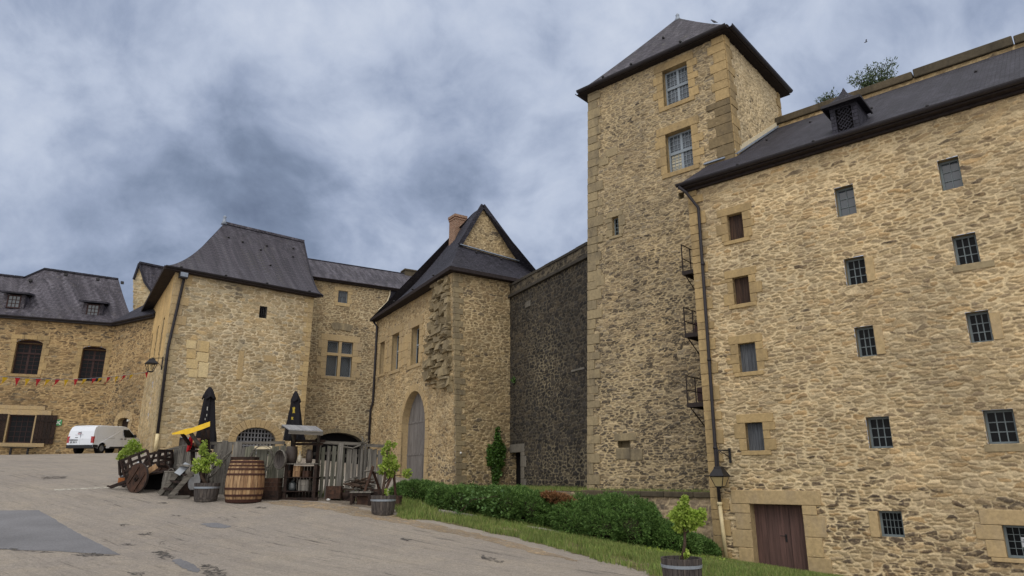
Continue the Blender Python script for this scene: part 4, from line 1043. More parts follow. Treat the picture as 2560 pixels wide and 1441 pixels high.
# ================================================================ IRON BALCONIES
def balcony(px, ytop, ybot):
    d = -0.75
    u0, z1 = T.uz(px, ytop, 1.5); z0 = T.uz(px + 5, ybot, 1.5)[1]
    P = lambda u, z, dd: T.pt(u, z, dd)
    return u0, z0, z1
BAL = [((1700, 612), (1705, 682), 'topmost of the three small iron balconies beside the drainpipe'), ((1706, 769), (1712, 838), 'middle one of the three small iron balconies beside the drainpipe'), ((1712, 940), (1717, 1012), 'lowest of the three small iron balconies beside the drainpipe')]
for (tp_, bt, lab) in BAL:
    u0, z1 = T.uz(*tp_, 1.5); z0 = T.uz(*bt, 1.5)[1]; u1 = R.pt(0, 0, 0); ue = float((np.array([u1.x, u1.y]) - T.P) @ T.U) - 0.03
    b = thing('iron_balcony', T.pt(u0, z0, 1.5), lab, 'balcony', 'iron balconies on the tower')
    s = MB(); T.box(s, u0, ue, z0, z0 + 0.05, 0.07, 1.5); T.box(s, u0, ue, z0 - 0.1, z0, 1.42, 1.5); T.box(s, u0, u0 + 0.07, z0 - 0.1, z0, 0.07, 1.42); s.build('platform', M['iron_brown'], b)
    s = MB()
    for dd in (1.47, 0.8, 0.12): s.tube([T.pt(u0 + 0.03, z0 + 0.05, dd), T.pt(u0 + 0.03, z1, dd)], 0.024, 6)
    for zz in (z1, (z0 + z1) / 2): s.tube([T.pt(u0 + 0.03, zz, 1.47), T.pt(u0 + 0.03, zz, 0.1)], 0.02, 6)
    s.build('railing', M['iron_brown'], b)
    s = MB(); s.tube([T.pt(u0 + 0.05, z0 - 0.02, 1.45), T.pt(u0 + 0.05, z0 - 0.85, 0.08)], 0.022, 6); s.build('brace', M['iron_brown'], b)
for (x, y0, y1) in [(1736, 632, 668), (1737, 808, 832), (1744, 970, 1004)]:
    s = MB(); u, zt_ = T.uz(x, y0); zb_ = T.uz(x, y1)[1]; T.box(s, u, u + 0.5, zb_, zt_, -0.05, 0.075); s.build('hatch', M['frame_dark'], tw)

# ================================================================ DARK CURTAIN WALL
cw = thing('curtain_wall', C.pt(3, 1.2), 'soot black rubble curtain wall between the gatehouse and the tower', 'wall')
dr_ = C.rect(1273, 1132, 1303, 1216); dr_ = (dr_[0], dr_[1], 1.1, dr_[3])
def ctop(U): return 13.05 + 0 * U
stone_wall('wall_face', C, -3.0, 13.6, 1.0, 13.3, ST_C, cw, [dr_], res=0.04)
s = MB(); C.box(s, -3.2, 13.8, 13.3, 13.5, -2.0, 0.2); s.build('string_course', M['cope_dark'], cw, bevel=0.03)
stone_wall('parapet', C, -3.1, 13.7, 13.5, 14.1, dict(ST_C, mdirt=0.75, stain=lambda U, Z, b: 0.45 + 0 * U, pal=pal((104, 94, 78), (88, 80, 68), (74, 68, 60))), cw, res=0.06)
s = MB()
u = -3.2
while u < 13.7:
    L = random.uniform(0.7, 1.2); C.box(s, u, u + L - 0.012, 14.1, 14.26 + random.uniform(0, .03), -2.0, 0.08); u += L
s.build('coping', M['cope_dark'], cw, bevel=0.02)
s = MB(); surround_blocks(s, C, dr_, jw=0.45, lint=0.5, sill=0, hmin=0.5, long=0.25, skip_sill=True); s.build('door_surround', M['ashlar_grey'], cw, bevel=0.015)
s = MB(); reveal(s, C, dr_, 0.45); s.build('door_reveal', M['ashlar_grey'], cw)
s = MB(); C.quad(s, dr_[0] - .1, dr_[1] + .1, dr_[2], dr_[3] + .1, -0.45); s.build('dark_opening', M['void'], cw)
s = MB(); r = C.rect(1315, 754, 1327, 768); C.box(s, *r, -.1, .06); r = C.rect(1430, 922, 1462, 927); C.box(s, *r, -.1, .06); s.build('pale_block', M['ashlar_grey'], cw)

# ================================================================ TERRACE + RETAINING WALL
tr_poly = [tuple(R.pt(0.0, 0, -0.5))[:2], tuple(R.pt(-5.6, 0, -0.5))[:2], (-1.2, 31.5), (-6, 38), (-10, 47), (-6, 49.5), tuple(C.pt(-1.2, 0, 0.0))[:2], tuple(C.pt(11, 0, -0.3))[:2], tuple(T.pt(-0.9, 0, -.5))[:2], tuple(T.pt(7.2, 0, -0.3))[:2], tuple(R.pt(0.02, 0, -2.3))[:2]]
s = MB(); s.poly([(x, y, 1.2) for x, y in tr_poly]); ter = s.build('terrace_lawn', M['turf'], None); tag(ter, kind='structure')
tp2 = np.array(tr_poly); pp = RNG.uniform(tp2.min(0), tp2.max(0), (60000, 2)); pp = pp[inside(tr_poly, pp[:, 0], pp[:, 1])]
dR = ((pp - R.P) @ R.n); uR = (pp - R.P) @ R.U
near = (dR < -0.75) & (dR > -2.4) & (uR > -9); pp = np.concatenate([pp[near], pp[~near][:9000]])
tag(blades('terrace_grass', np.c_[pp, np.full(len(pp), 1.2)], 0.05, 0.16, 0.008, M['grass'], 17), kind='stuff')
rw = thing('retaining_wall', R.pt(-3, -1, -0.5), 'low stone retaining wall with a mossy coping below the tower', 'wall')
RWp = Plane(R.pt(-5.6, 0, -0.5), R.U)
stone_wall('wall_face', RWp, 0, 5.6, -2.0, 1.05, ST_LOW, rw, res=0.045)
RW2 = Plane((-1.2, 31.5), np.array(R.pt(-5.6, 0, -0.5))[:2] - np.array([-1.2, 31.5]))
Lw = float(np.linalg.norm(np.array(R.pt(-5.6, 0, -0.5))[:2] - np.array([-1.2, 31.5])))
stone_wall('wall_face', RW2, 0, Lw, -1.5, 1.18, ST_LOW, rw, res=0.08)
s = MB(); u = 0
while u < 5.5:
    L = min(random.uniform(0.8, 1.4), 5.6 - u); RWp.box(s, u, u + L - 0.012, 1.05, 1.235 + random.uniform(0, .015), -0.35, 0.1); u += L
s.build('coping', M['coping'], rw, bevel=0.03)
# ================================================================ GATEHOUSE
gh = thing('gatehouse', GR.pt(0, 1.2), 'stone gatehouse with a tall arched wooden gate and a pointed gable above its slate roof', 'building')
zG = 14.45
kz = lambda Z: np.clip((Z - 1.3) / 13.2, 0, 1.1)
def glwarp(U, Z): return 0 * U, 0.55 * kz(Z) * sstep(-5.0, -0.6, U)
def grwarp(U, Z): return -0.55 * kz(Z) * np.clip(1 - U / 6, 0, 1), 0 * U
gA = (-9.0, -4.75, 1.0, 4.9, 'arch', 2.68)
gw1 = GL.rect(980, 836, 998, 925); gw2 = GL.rect(1029, 818, 1049, 911); gw3 = GL.rect(950, 857, 962, 935)
stone_wall('left_wall', GL, -15.7, 0.0, 0.9, zG, ST_G, gh, [gA, gw1, gw2, gw3], res=0.045, warp=glwarp)
stone_wall('right_wall', GR, 0.0, 6.3, 0.9, zG, ST_GR, gh, [], res=0.042, warp=grwarp)
for r, lab in ((gw1, 0), (gw2, 1)):
    window(GL, r, gh, 2, 2, depth=0.45, frame='frame_pale', glass='glass_dark', fw=0.07, bar=0.03, trans=0.12, transz=0.55, surround=True, sargs=dict(jw=0.55, lint=0.6, sill=0.25, hmin=0.5, long=0.35, d1=0.07), sill_bar=False)
window(GL, gw3, gh, 1, 2, depth=0.45, frame='frame_pale', glass='glass_dark', surround=True, sargs=dict(jw=0.35, lint=0.4, sill=0.2, hmin=0.5, long=0.2, d1=0.07), trans=0.3, transz=0.35, sill_bar=False)
s = MB()
for z in np.arange(gw1[2] + 0.1, gw2[3] - 0.6, 0.55):
    u = gw1[1] + 0.6
    while u < gw2[0] - 0.62:
        L = min(random.uniform(0.5, 0.8), gw2[0] - 0.6 - u); GL.box(s, u + .008, u + L - .008, z + .008, z + .54, -0.1, 0.066 + random.uniform(-.006, .006)); u += L
s.build('ashlar_panel', M['ashlar'], gh, bevel=0.012)
s = MB(); voussoirs(s, GL, gA[0], gA[1], gA[3], gA[5], 0.55, 17, d1=0.07)
surround_blocks(s, GL, gA[:4], jw=0.45, lint=0, sill=0, hmin=0.4, long=0.2, skip_sill=True, d1=0.065)
s.build('gate_surround', M['ashlar'], gh, bevel=0.015)
s = MB(); arch_reveal(s, GL, *gA[:4], gA[5], .55); s.build('gate_reveal', M['ashlar'], gh)
s = MB(); n = 16
for k in range(n):
    ua = gA[0] + (gA[1] - gA[0]) * k / n; ub = gA[0] + (gA[1] - gA[0]) * (k + 1) / n; um = (ua + ub) / 2
    x = (um - (gA[0] + gA[1]) / 2) / ((gA[1] - gA[0]) / 2); zt = gA[3] + gA[5] * math.sqrt(max(0, 1 - x * x)) + 0.15
    for z0, z1 in ((1.0, 3.28), (3.32, 5.48), (5.52, 9)):
        z1 = min(z1, zt)
        if z1 > z0: GL.box(s, ua + .006, ub - .006, z0, z1, -.55, -.47 + random.uniform(0, .01))
gt = s.build('gate', M['wood_gate'], gh)
s = MB(); GL.box(s, gA[0], gA[1], 3.22, 3.34, -.465, -.44); GL.box(s, gA[0], gA[1], 5.42, 5.54, -.465, -.44); s.build('gate_rail', M['wood_gate'], gt)
s = MB(); GL.box(s, gA[0] + 2.9, gA[0] + 2.93, 1.0, 3.2, -.46, -.45); s.build('wicket_gap', M['void'], gt)
# toothing stones left over from a lost wall
s = MB()
for y in np.arange(690, 975, 4.6):
    lx = float(np.interp(y, [690, 715, 760, 830, 890, 950, 1003], [1118, 1082, 1080, 1074, 1062, 1060, 1068])); rx = float(np.interp(y, [690, 1003], [1130, 1128]))
    x = lx + random.uniform(-3, 6)
    while x < rx:
        w = random.uniform(9, 22); 
        if random.random() < (0.9 if y < 930 else 0.55):
            u0, z = GL.uz(x, y, .3); u1 = GL.uz(min(x + w, rx + 3), y, .3)[0]; hh = random.choice([.05, .08, .12, .17, .24]) * random.uniform(.8, 1.2)
            dd = 0.55 * float(kz(z)) * float(sstep(-5.0, -0.6, np.array((u0 + u1) / 2)))
            pr = dd + random.choice([0.08, 0.12, 0.18, 0.26, 0.34, 0.42]) * random.uniform(0.7, 1.1)
            j = lambda q: random.uniform(-q, q)
            cnr = []
            for zz in (z - hh, z + hh):
                for (uu, d_) in ((u0, pr), (u1, pr), (u1, dd - 0.3), (u0, dd - 0.3)): cnr.append(GL.pt(uu + j(.1), zz + j(.07), d_ + (j(.14) if d_ == pr else 0)))
            s.hexa(cnr)
        x += w
s.build('toothing_stones', M['ashlar_dirty'], gh, bevel=0.03)
s = MB(); quoins(s, GR, 0, 1.0, zG - .1, +1, (0.4, 0.7), (0.3, 0.45), 0.06, du=lambda z: float(-0.55 * kz(z)), ret=0.01); s.build('corner_quoins', M['ashlar_dirty'], gh, bevel=0.015)
# roof
zR = 14.62
e0 = GR.pt(-0.55, zR, 0.5) + Vector((GL.n[0], GL.n[1], 0)) * 0.45
eR = GR.pt(6.9, zR, 0.5); eL = GL.pt(-15.9, zR - 0.1, 0.5)
gBL, gAp, gBR = GR.pt(0.55, 16.8, -1.25), GR.pt(2.33, 20.0, -1.25), GR.pt(6.0, 16.45, -1.25)
bk = Vector((-GL.U[0], -GL.U[1], 0)); ap2 = gAp + bk * 1.4
bR = GR.pt(6.9, zR, -16)
def fcurve(h):
    q = 0.36
    return e0.lerp(gBL, h / q) + Vector((0, 0, -0.15 * math.sin(PI * min(1, h / q)))) if h < q else gBL.lerp(gAp, (h - q) / (1 - q))
def bcurve(h): return eL.lerp(ap2, h) + Vector((0, 0, -0.9 * math.sin(PI * h ** 0.9)))
s = MB(); rows = []
for i in range(25):
    h = i / 24; a, b = bcurve(h), fcurve(h)
    rows.append([a.lerp(b, w) + Vector((0, 0, -0.28 * math.sin(PI * w) * (1 - h) * math.sin(PI * h * .8))) for w in np.linspace(0, 1, 16)])
s.grid(rows)
s.grid([[e0.lerp(gBL, q).lerp(eR.lerp(gBR, q), w) + Vector((0, 0, -0.12 * math.sin(PI * q))) for w in np.linspace(0, 1, 10)] for q in np.linspace(0, 1, 8)])
s.grid([[eR.lerp(bR, w).lerp(gBR.lerp(ap2, w) if q < .3 else gBR.lerp(gAp.lerp(ap2, w), (q - .3) / .7) if w > 2 else gAp.lerp(ap2, w), q) for w in np.linspace(0, 1, 4)] for q in np.linspace(0, 1, 5)])
s.poly([bR, eL, ap2])
s.build('roof', M['slate_dark'], gh)
GBp = Plane(GR.pt(0, 0, -1.3), GR.U)
def gkeep(u, z): return (z > 16.2) & (z < 16.75 + (u - 0.55) * (20.0 - 16.8) / (2.33 - 0.55)) & (z < 20.0 - (u - 2.33) * (20.0 - 16.45) / (6.0 - 2.33))
stone_wall('gable_wall', GBp, 0.4, 6.2, 16.2, 20.05, dict(ST_GR, stain=lambda U, Z, b: 0.05 + 0 * U), gh, [], res=0.05, keep=gkeep)
s = MB(); up3 = Vector((0, 0, 0.06)); fw = Vector((GR.n[0], GR.n[1], 0)) * 0.1
s.beam(gBL + fw, gAp + fw + up3, 0.3, 0.16, GR.n.tolist() + [0]); s.beam(gAp + fw + up3, gBR + fw, 0.3, 0.16, GR.n.tolist() + [0]); s.build('verge_slates', M['slate_dark'], gh)
s = MB(); s.beam(gBL + fw * 1.5 + Vector((0, 0, .02)), gBR + fw * 1.5 + Vector((0, 0, .02)), 0.16, 0.06); s.build('lead_flashing', M['lead'], gh)
s = MB(); dn = Vector((0, 0, -0.12))
s.beam(e0 + dn, eR + dn, 0.1, 0.24); s.beam(e0 + dn, eL + dn, 0.1, 0.24)
i0 = GR.pt(0, zR - 0.25, -0.2); s.quad(e0 + dn * 1.9, eR + dn * 1.9, GR.pt(6.9, zR - 0.23, -0.2), GR.pt(-0.2, zR - 0.23, -0.2)); s.quad(e0 + dn * 1.9, GR.pt(-0.2, zR - 0.23, -0.2), GL.pt(-15.9, zR - 0.33, -0.2), eL + dn * 1.9)
s.build('eaves_board', M['soffit'], gh)
s = MB()
for w in (0.25, 0.6, 0.93): p = gBL.lerp(gBR, w).lerp(e0.lerp(eR, w), 0.15); s.blob(p + Vector((0, 0, .05)), .09, .09, .07, 6, 4)
for w in (0.2, 0.45, 0.7): p = e0.lerp(eL, w).lerp(gAp, 0.05); s.blob(p + Vector((0, 0, .0)), .09, .09, .07, 6, 4)
s.build('roof_hooks', M['iron'], gh)
# chimney on the far slope
cc = on(1143, 600, 47.2); ct = on(1143, 548, 47.2); ux, nx, _ = GR.V3(); hw_ = 0.45
s = MB(); cb_ = Vector((cc.x, cc.y, cc.z - 4)); 
s.obox((cb_ + Vector((cc.x, cc.y, ct.z))) / 2, ux * hw_, nx * hw_ * 1.0, Vector((0, 0, (ct.z - cb_.z) / 2))); chm = s.build('chimney', M['brick'], gh)
s = MB(); s.obox(Vector((cc.x, cc.y, ct.z + 0.06)), ux * (hw_ + .08), nx * (hw_ + .08), Vector((0, 0, 0.1))); s.obox(Vector((cc.x, cc.y, ct.z - 0.14)), ux * (hw_ + .04), nx * (hw_ + .04), Vector((0, 0, 0.07))); s.build('chimney_cap', M['brick'], chm)
# drainpipe of the gatehouse
s = MB(); s.tube([GL.pt(-15.55, zG - .2, .35), GL.pt(-15.2, zG - .7, .14), GL.pt(-15.2, 7.6, .14), GL.pt(-15.6, 7.0, .16), GL.pt(-15.6, 2.0, .16)], 0.09, 8); s.build('drainpipe', M['gutter'], gh, smooth=True)
s = MB(); p = GR.pt(0.4, 1.2, .06); u, z = GR.uz(1150, 1133); s.blob(GR.pt(u, z, .1), .07, .07, .07, 8, 6); s.build('white_lamp', m_plain('white_plastic', (.7, .7, .7), .5, .4, 0, .05), gh)

# ================================================================ RECESSED BUILDING
rcb = thing('recessed_house', RC.pt(3, 2.5), 'recessed stone house with a cross mullioned window between the two roofs', 'building')
zC = 18.52
rw1 = RC.rect(845, 728, 869, 758); rw2 = RC.rect(816, 854, 880, 942); ra = RC.rect(783, 1082, 908, 1112)
rarch = (ra[0], ra[1], 1.2, ra[2], 'arch', ra[3] - ra[2])
stone_wall('front_wall', RC, -1.5, 8.2, 1.0, zC, ST_RC, rcb, [rw1, rw2, rarch], res=0.045)
window(RC, rw1, rcb, 2, 2, depth=0.2, frame='frame_pale', glass='glass_leaded', surround=True, sargs=dict(jw=0.3, lint=0.3, sill=0.3, hmin=0.4, long=0.15), sill_bar=False)
s = MB(); u0, u1, z0, z1 = rw1; RC.box(s, u0 + .05, u1 - .05, z0 + (z1 - z0) * .5, z1 - .05, -0.18, -0.13); RC.box(s, u0 + .05, (u0 + u1) / 2 - .02, z0 + .05, z0 + (z1 - z0) * .47, -.18, -.135); RC.box(s, (u0 + u1) / 2 + .02, u1 - .05, z0 + .05, z0 + (z1 - z0) * .47, -.18, -.135); s.build('shutter', M['wood_shutter_grey'], rcb)
u0, u1, z0, z1 = rw2; um = (u0 + u1) / 2; zm = z0 + (z1 - z0) * 0.62
s = MB(); reveal(s, RC, rw2, 0.4); RC.box(s, um - .13, um + .13, z0, z1, -.35, .03); RC.box(s, u0, um - .132, zm - .12, zm + .12, -.35, .03); RC.box(s, um + .132, u1, zm - .12, zm + .12, -.35, .03)
surround_blocks(s, RC, rw2, jw=0.5, lint=0.55, sill=0.25, hmin=0.45, long=0.3, d1=0.07); cwn = s.build('cross_window', M['ashlar'], rcb, bevel=0.012)
for a, b, c_, d_ in ((u0, um - .13, zm + .12, z1), (um + .13, u1, zm + .12, z1), (u0, um - .13, z0, zm - .12), (um + .13, u1, z0, zm - .12)):
    g = MB(); RC.quad(g, a, b, c_, d_, -.3); pn = g.build('pane', M['glass_leaded'], cwn)
    g = MB(); 
    for k in range(-6, 9):
        for sg in (-1, 1):
            pts = [(a + k * .16 + sg * q * .55, c_ + q) for q in np.linspace(0, d_ - c_, 12)]; pts = [p for p in pts if a < p[0] < b]
            if len(pts) > 1: g.beam(RC.pt(*pts[0], -.285), RC.pt(*pts[-1], -.285), .018, .01)
    RC.box(g, a, a + .06, c_, d_, -.3, -.26); RC.box(g, b - .06, b, c_, d_, -.3, -.26); RC.box(g, a, b, c_, c_ + .06, -.3, -.262); RC.box(g, a, b, d_ - .06, d_, -.3, -.262)
    g.build('leading', M['frame_pale'], cwn)
s = MB()   # relieving arch over the window
for k in range(13):
    a = -0.55 + 1.1 * k / 12; p = RC.pt(um + 2.5 * math.sin(a) * 0.62, z1 + 0.7 + 0.75 * math.cos(a) - .1, 0.03); dx, dn_, _ = RC.V3()
    ax = dx * math.cos(a * .8) - Vector((0, 0, math.sin(a * .8))); az = dx * math.sin(a * .8) + Vector((0, 0, math.cos(a * .8)))
    s.obox(p, ax * .075, dn_ * .05, az * random.uniform(.26, .34))
s.build('relieving_arch', M['ashlar_dirty'], rcb, bevel=0.01)
s = MB(); arch_reveal(s, RC, *rarch[:4], rarch[5], 0.9); s.build('arch_reveal', M['ashlar_grey'], rcb)
s = MB(); arch_face(s, RC, rarch[0] - .1, rarch[1] + .1, 1.2, rarch[3], rarch[5] + .1, -0.9); s.build('dark_archway', M['void'], rcb)
s = MB(); voussoirs(s, RC, rarch[0], rarch[1], rarch[3], rarch[5], 0.36, 25, d1=.05); s.build('arch_stones', M['ashlar_dirty'], rcb, bevel=0.015)
s = MB(); s.grid([[RC.pt(u, zC + .1 + (21.53 - zC) * q, +.4 - 4.7 * q) for u in np.linspace(-2.2, 11.8, 20)] for q in np.linspace(0, 1, 6)]); s.build('roof', M['slate_pale'], rcb, solid=.1)
s = MB(); s.beam(RC.pt(-2.2, 21.58, -4.3), RC.pt(11.8, 21.58, -4.3), .3, .16); s.build('ridge_tiles', M['slate_dark'], rcb)
s = MB(); RC.box(s, -1.4, 8.4, zC - .12, zC + .06, .02, .42); gutter_line(s, RC.pt(-1.4, zC + .06, .5), RC.pt(8.4, zC + .06, .5), .1); s.build('eaves_board', M['soffit'], rcb)
s = MB(); u0 = RC.uz(1012, 690, -4)[0]; u1 = RC.uz(1043, 690, -4)[0]; RC.box(s, u0, u1, 20.9, 21.92, -4.9, -3.9); RC.box(s, u0 - .1, u1 + .1, 21.93, 22.06, -5.0, -3.8); s.build('chimney_stub', M['coping'], rcb)
s = MB(); pts = [RC.pt(*RC.uz(x, y, .1), .1) for x, y in [(976, 722), (1004, 722), (1004, 748), (950, 778), (962, 764), (972, 747)]]; s.poly(list(reversed(pts))); s.build('slate_cheek', M['slate_dark'], rcb)
s = MB(); s.tube([RC.pt(*RC.uz(x, y, .12), .12) for x, y in [(976, 722), (974, 738), (967, 756), (955, 768), (945, 776)]], .06, 6); s.build('mortar_fillet', M['mortar_fillet'], rcb)

# ================================================================ PORTCULLIS BUILDING
pb = thing('portcullis_house', LF.pt(5, 3.0), 'big stone house with a curved slate roof and a low barred archway', 'building')
zL = 15.75; LFW = 10.45
par = LF.rect(591, 1069, 691, 1103); parch = (par[0], par[1], 2.6, par[2], 'arch', par[3] - par[2])
psm = LF.rect(648, 766, 667, 796); pdr = LF.rect(446, 1094, 470, 1140); pdr = (pdr[0], pdr[1], 2.6, pdr[3])
stone_wall('front_wall', LF, 0.0, LFW, 2.2, zL, ST_L, pb, [parch, psm, pdr], res=0.042)
LSL = 13.9
lsw = []
for (x0, y0, x1, y1) in [(404, 782, 412, 880), (390, 806, 397, 885), (380, 828, 384, 890)]:
    a = LS.rect(x0, y0, x1, y1); lsw.append(a)
lsw = [(-3.6, -2.7, 9.4, 13.0), (-7.0, -6.1, 9.4, 13.0), (-10.4, -9.5, 9.4, 13.0), (-4.6, -4.35, 5.8, 8.6)]
def ls_tint(U, Z, col, big):
    k = (sstep(9.0, 10.2, Z) * 0.85)[..., None]
    a = np.array(S(204, 174, 122)) * (0.9 + 0.2 * fbm(U * 1.2, Z * 3, 5, 3))[..., None]
    return col * (1 - k) + a * k
stone_wall('side_wall', LS, -LSL, 0.0, 2.2, zL, dict(ST_L, h=0.03, tint=ls_tint, mortar=S(200, 176, 132)), pb, lsw, res=0.07)
for k, r in enumerate(lsw):
    window(LS, r, pb, 2, 5, depth=.35, frame='frame_dark', glass='glass_dark', surround=False, rev='ashlar', sill_bar=False)
s = MB(); reveal(s, LF, psm, .5); s.build('small_window', M['ashlar_grey'], pb)
s = MB(); LF.quad(s, *psm, -.45); s.build('dark_opening', M['void'], pb)
s = MB(); u0, u1, z0, z1 = psm
for k in range(4): u = u0 + (u1 - u0) * (k + .5) / 4; s.tube([LF.pt(u, z0, -.1), LF.pt(u, z1, -.1)], .028, 6)
for k in range(2): z = z0 + (z1 - z0) * (k + 1) / 3; s.tube([LF.pt(u0, z, -.1), LF.pt(u1, z, -.1)], .02, 6)
s.build('window_bars', M['iron'], pb)
s = MB(); voussoirs(s, LF, parch[0], parch[1], parch[3], parch[5], .62, 15, d1=.075); surround_blocks(s, LF, parch[:4], jw=.55, lint=0, sill=0, hmin=.4, skip_sill=True, d1=.07); s.build('arch_stones', M['ashlar'], pb, bevel=.015)
s = MB(); arch_reveal(s, LF, *parch[:4], parch[5], .9); s.build('arch_reveal', M['ashlar_grey'], pb)
s = MB(); arch_face(s, LF, parch[0] - .1, parch[1] + .1, 2.5, parch[3], parch[5] + .1, -.9); s.build('dark_archway', M['void'], pb)
s = MB(); u0, u1, z0, z1 = parch[:4]; um = (u0 + u1) / 2; hw_ = (u1 - u0) / 2
for k in range(1, 12):
    u = u0 + (u1 - u0) * k / 12; zt = z1 + parch[5] * math.sqrt(max(0, 1 - ((u - um) / hw_) ** 2)); LF.box(s, u - .045, u + .045, z0, zt, -.42, -.34)
z = z0 + .15
while z < z1 + parch[5] - .08:
    h_ = hw_ * math.sqrt(max(0, 1 - max(0, (z - z1) / parch[5]) ** 2)); LF.box(s, um - h_, um + h_, z - .04, z + .04, -.339, -.3); z += .30
s.build('portcullis', m_plain('grey_painted_timber_grid', S(126, 128, 134), .7, .3, 0, .15), pb)
board_panel(LF, pdr, pb, 3, -.3, 'wood_gate', 'door', label='small grey board door')
s = MB(); surround_blocks(s, LF, pdr, jw=.4, lint=.5, sill=0, hmin=.5, skip_sill=True); s.build('door_surround', M['ashlar'], pb, bevel=.012)
s = MB()  # ashlar patch of a walled-up window
for (x0, y0, x1, y1) in [(465, 852, 490, 872), (492, 853, 522, 880), (466, 874, 489, 897), (491, 882, 521, 905), (466, 899, 494, 922), (496, 907, 520, 944), (470, 924, 494, 944)]:
    r = LF.rect(x0, y0, x1, y1); LF.box(s, *r, -.1, .06 + random.uniform(0, .01))
s.build('walled_up_window', M['ashlar_patch'] if 'ashlar_patch' in M else m_ashlar('pale_repair_blocks', S(216, 198, 156), S(190, 164, 116)), pb, bevel=.012)
for (x0, y0, x1, y1) in [(594, 878, 607, 950), (660, 890, 690, 905), (520, 985, 545, 1000), (540, 760, 556, 770)]:
    s = MB(); r = LF.rect(x0, y0, x1, y1); LF.box(s, *r, -.1, .058); s.build('ochre_block', M['ashlar'], pb, bevel=.012)
s = MB(); quoins(s, LF, 0, 2.4, 11.3, +1, (.5, .85), (.32, .5), .065, ret=.01); s.build('corner_quoins', m_ashlar('pale_quoins', S(186, 168, 132), S(160, 146, 118)), pb, bevel=.015)
s = MB(); quoins(s, LF, 0, 11.3, zL - .02, +1, (.7, 1.15), (.6, .9), .065, ret=.01); s.build('upper_quoins', M['ashlar'], pb, bevel=.015)
s = MB(); quoins(s, LF, LFW, 2.4, zL - .02, -1, (.4, .7), (.3, .45), .06, ret=.01); s.build('right_quoins', m_ashlar('tan_quoins', S(196, 174, 130), S(172, 150, 112)), pb, bevel=.015)
# roof
zE2 = zL + .12
cA = LF.pt(-.5, zE2, .5) + Vector((LS.n[0], LS.n[1], 0)) * .35; cB = LF.pt(LFW + .35, zE2, .5); cD = LS.pt(-LSL - .4, zE2 - .1, .75)
rL = LF.pt(4.98, 22.45, -6.5); rRt = LF.pt(12.15, 22.5, -6.5)
def sag(h, a): return Vector((0, 0, -a * math.sin(PI * h ** .85)))
s = MB(); rows = []
for i in range(25):
    h = i / 24; a = cA.lerp(rL, h) + sag(h, .75); b = cB.lerp(rRt, h) + sag(h, .7)
    if h < .12: b = b + Vector((LF.U[0], LF.U[1], 0)) * (.12 - h) * 1.5
    rows.append([a.lerp(b, w) for w in np.linspace(0, 1, 18)])
s.grid(rows)
rows = []
cDb = LF.pt(12, zE2, -13.2)
for i in range(17):
    h = i / 16; a = cD.lerp(rL, h) + sag(h, .75); b = cA.lerp(rL, h) + sag(h, .75); rows.append([a.lerp(b, w) for w in np.linspace(0, 1, 10)])
s.grid(rows); s.quad(cDb, cD, rL, rRt)
s.build('roof', M['slate'], pb)
s = MB(); s.beam(rL + Vector((0, 0, .04)), rRt + Vector((0, 0, .04)), .3, .2); s.build('ridge_capping', M['slate_pale'], pb)
s = MB(); s.lathe(rL - Vector((0, 0, .1)), [(.26, 0), (.16, .3), (.12, .6), (.16, .68), (.05, .8)], 8); s.build('finial', M['lead'], pb, smooth=True)
s = MB()
for w in np.linspace(0, 1, 2): pass
Rp0 = [cB.lerp(rRt, h) + sag(h, .7) + (Vector((LF.U[0], LF.U[1], 0)) * (.12 - h) * 1.5 if h < .12 else Vector((0, 0, 0))) for h in np.linspace(0, 1, 14)]
for p, q in zip(Rp0[:-1], Rp0[1:]): s.beam(p - Vector((0, 0, .08)), q - Vector((0, 0, .08)), .1, .2)
s.build('verge', M['slate_dark'], pb)
s = MB(); dn = Vector((0, 0, -.12)); s.beam(cA + dn, cB + dn, .1, .24); s.beam(cA + dn, cD + dn, .1, .26)
s.quad(cA + dn * 2, cB + dn * 2, LF.pt(LFW, zE2 - .24, -.1), LF.pt(0, zE2 - .24, -.1)); s.quad(cA + dn * 2, LF.pt(0, zE2 - .24, -.1), LS.pt(-LSL, zE2 - .3, -.1), cD + dn * 2)
s.build('eaves_board', M['soffit'], pb)
s = MB(); fo = Vector((LF.n[0], LF.n[1], 0)) * .1; gutter_line(s, cA + fo, cB + fo, .11); s.build('gutter', M['gutter'], pb, solid=.02)
s = MB()
for w, h in [(.08, .03), (.35, .03), (.62, .03), (.92, .03), (.15, .8), (.3, .78), (.55, .8), (.5, .72), (.85, .85), (.84, .72), (.62, .5)]:
    a = cA.lerp(rL, h) + sag(h, .75); b = cB.lerp(rRt, h) + sag(h, .7); s.blob(a.lerp(b, w) + Vector((0, 0, .08)), .11, .11, .09, 6, 4)
s.build('roof_hooks', M['iron'], pb)
s = MB(); s.tube([LF.pt(.6, zL - .1, .4), LF.pt(.55, zL - .5, .16), LF.pt(*LF.uz(420, 870, .16), .16), LF.pt(*LF.uz(394, 1084, .16), .16)], .1, 8); s.build('drainpipe', M['gutter'], pb, smooth=True)
s = MB(); s.tube([LF.pt(*LF.uz(394, 1085, .17), .17), LF.pt(*LF.uz(388, 1128, .17), .17)], .12, 8); s.build('drainpipe_foot', M['cast_cream'], pb, smooth=True)
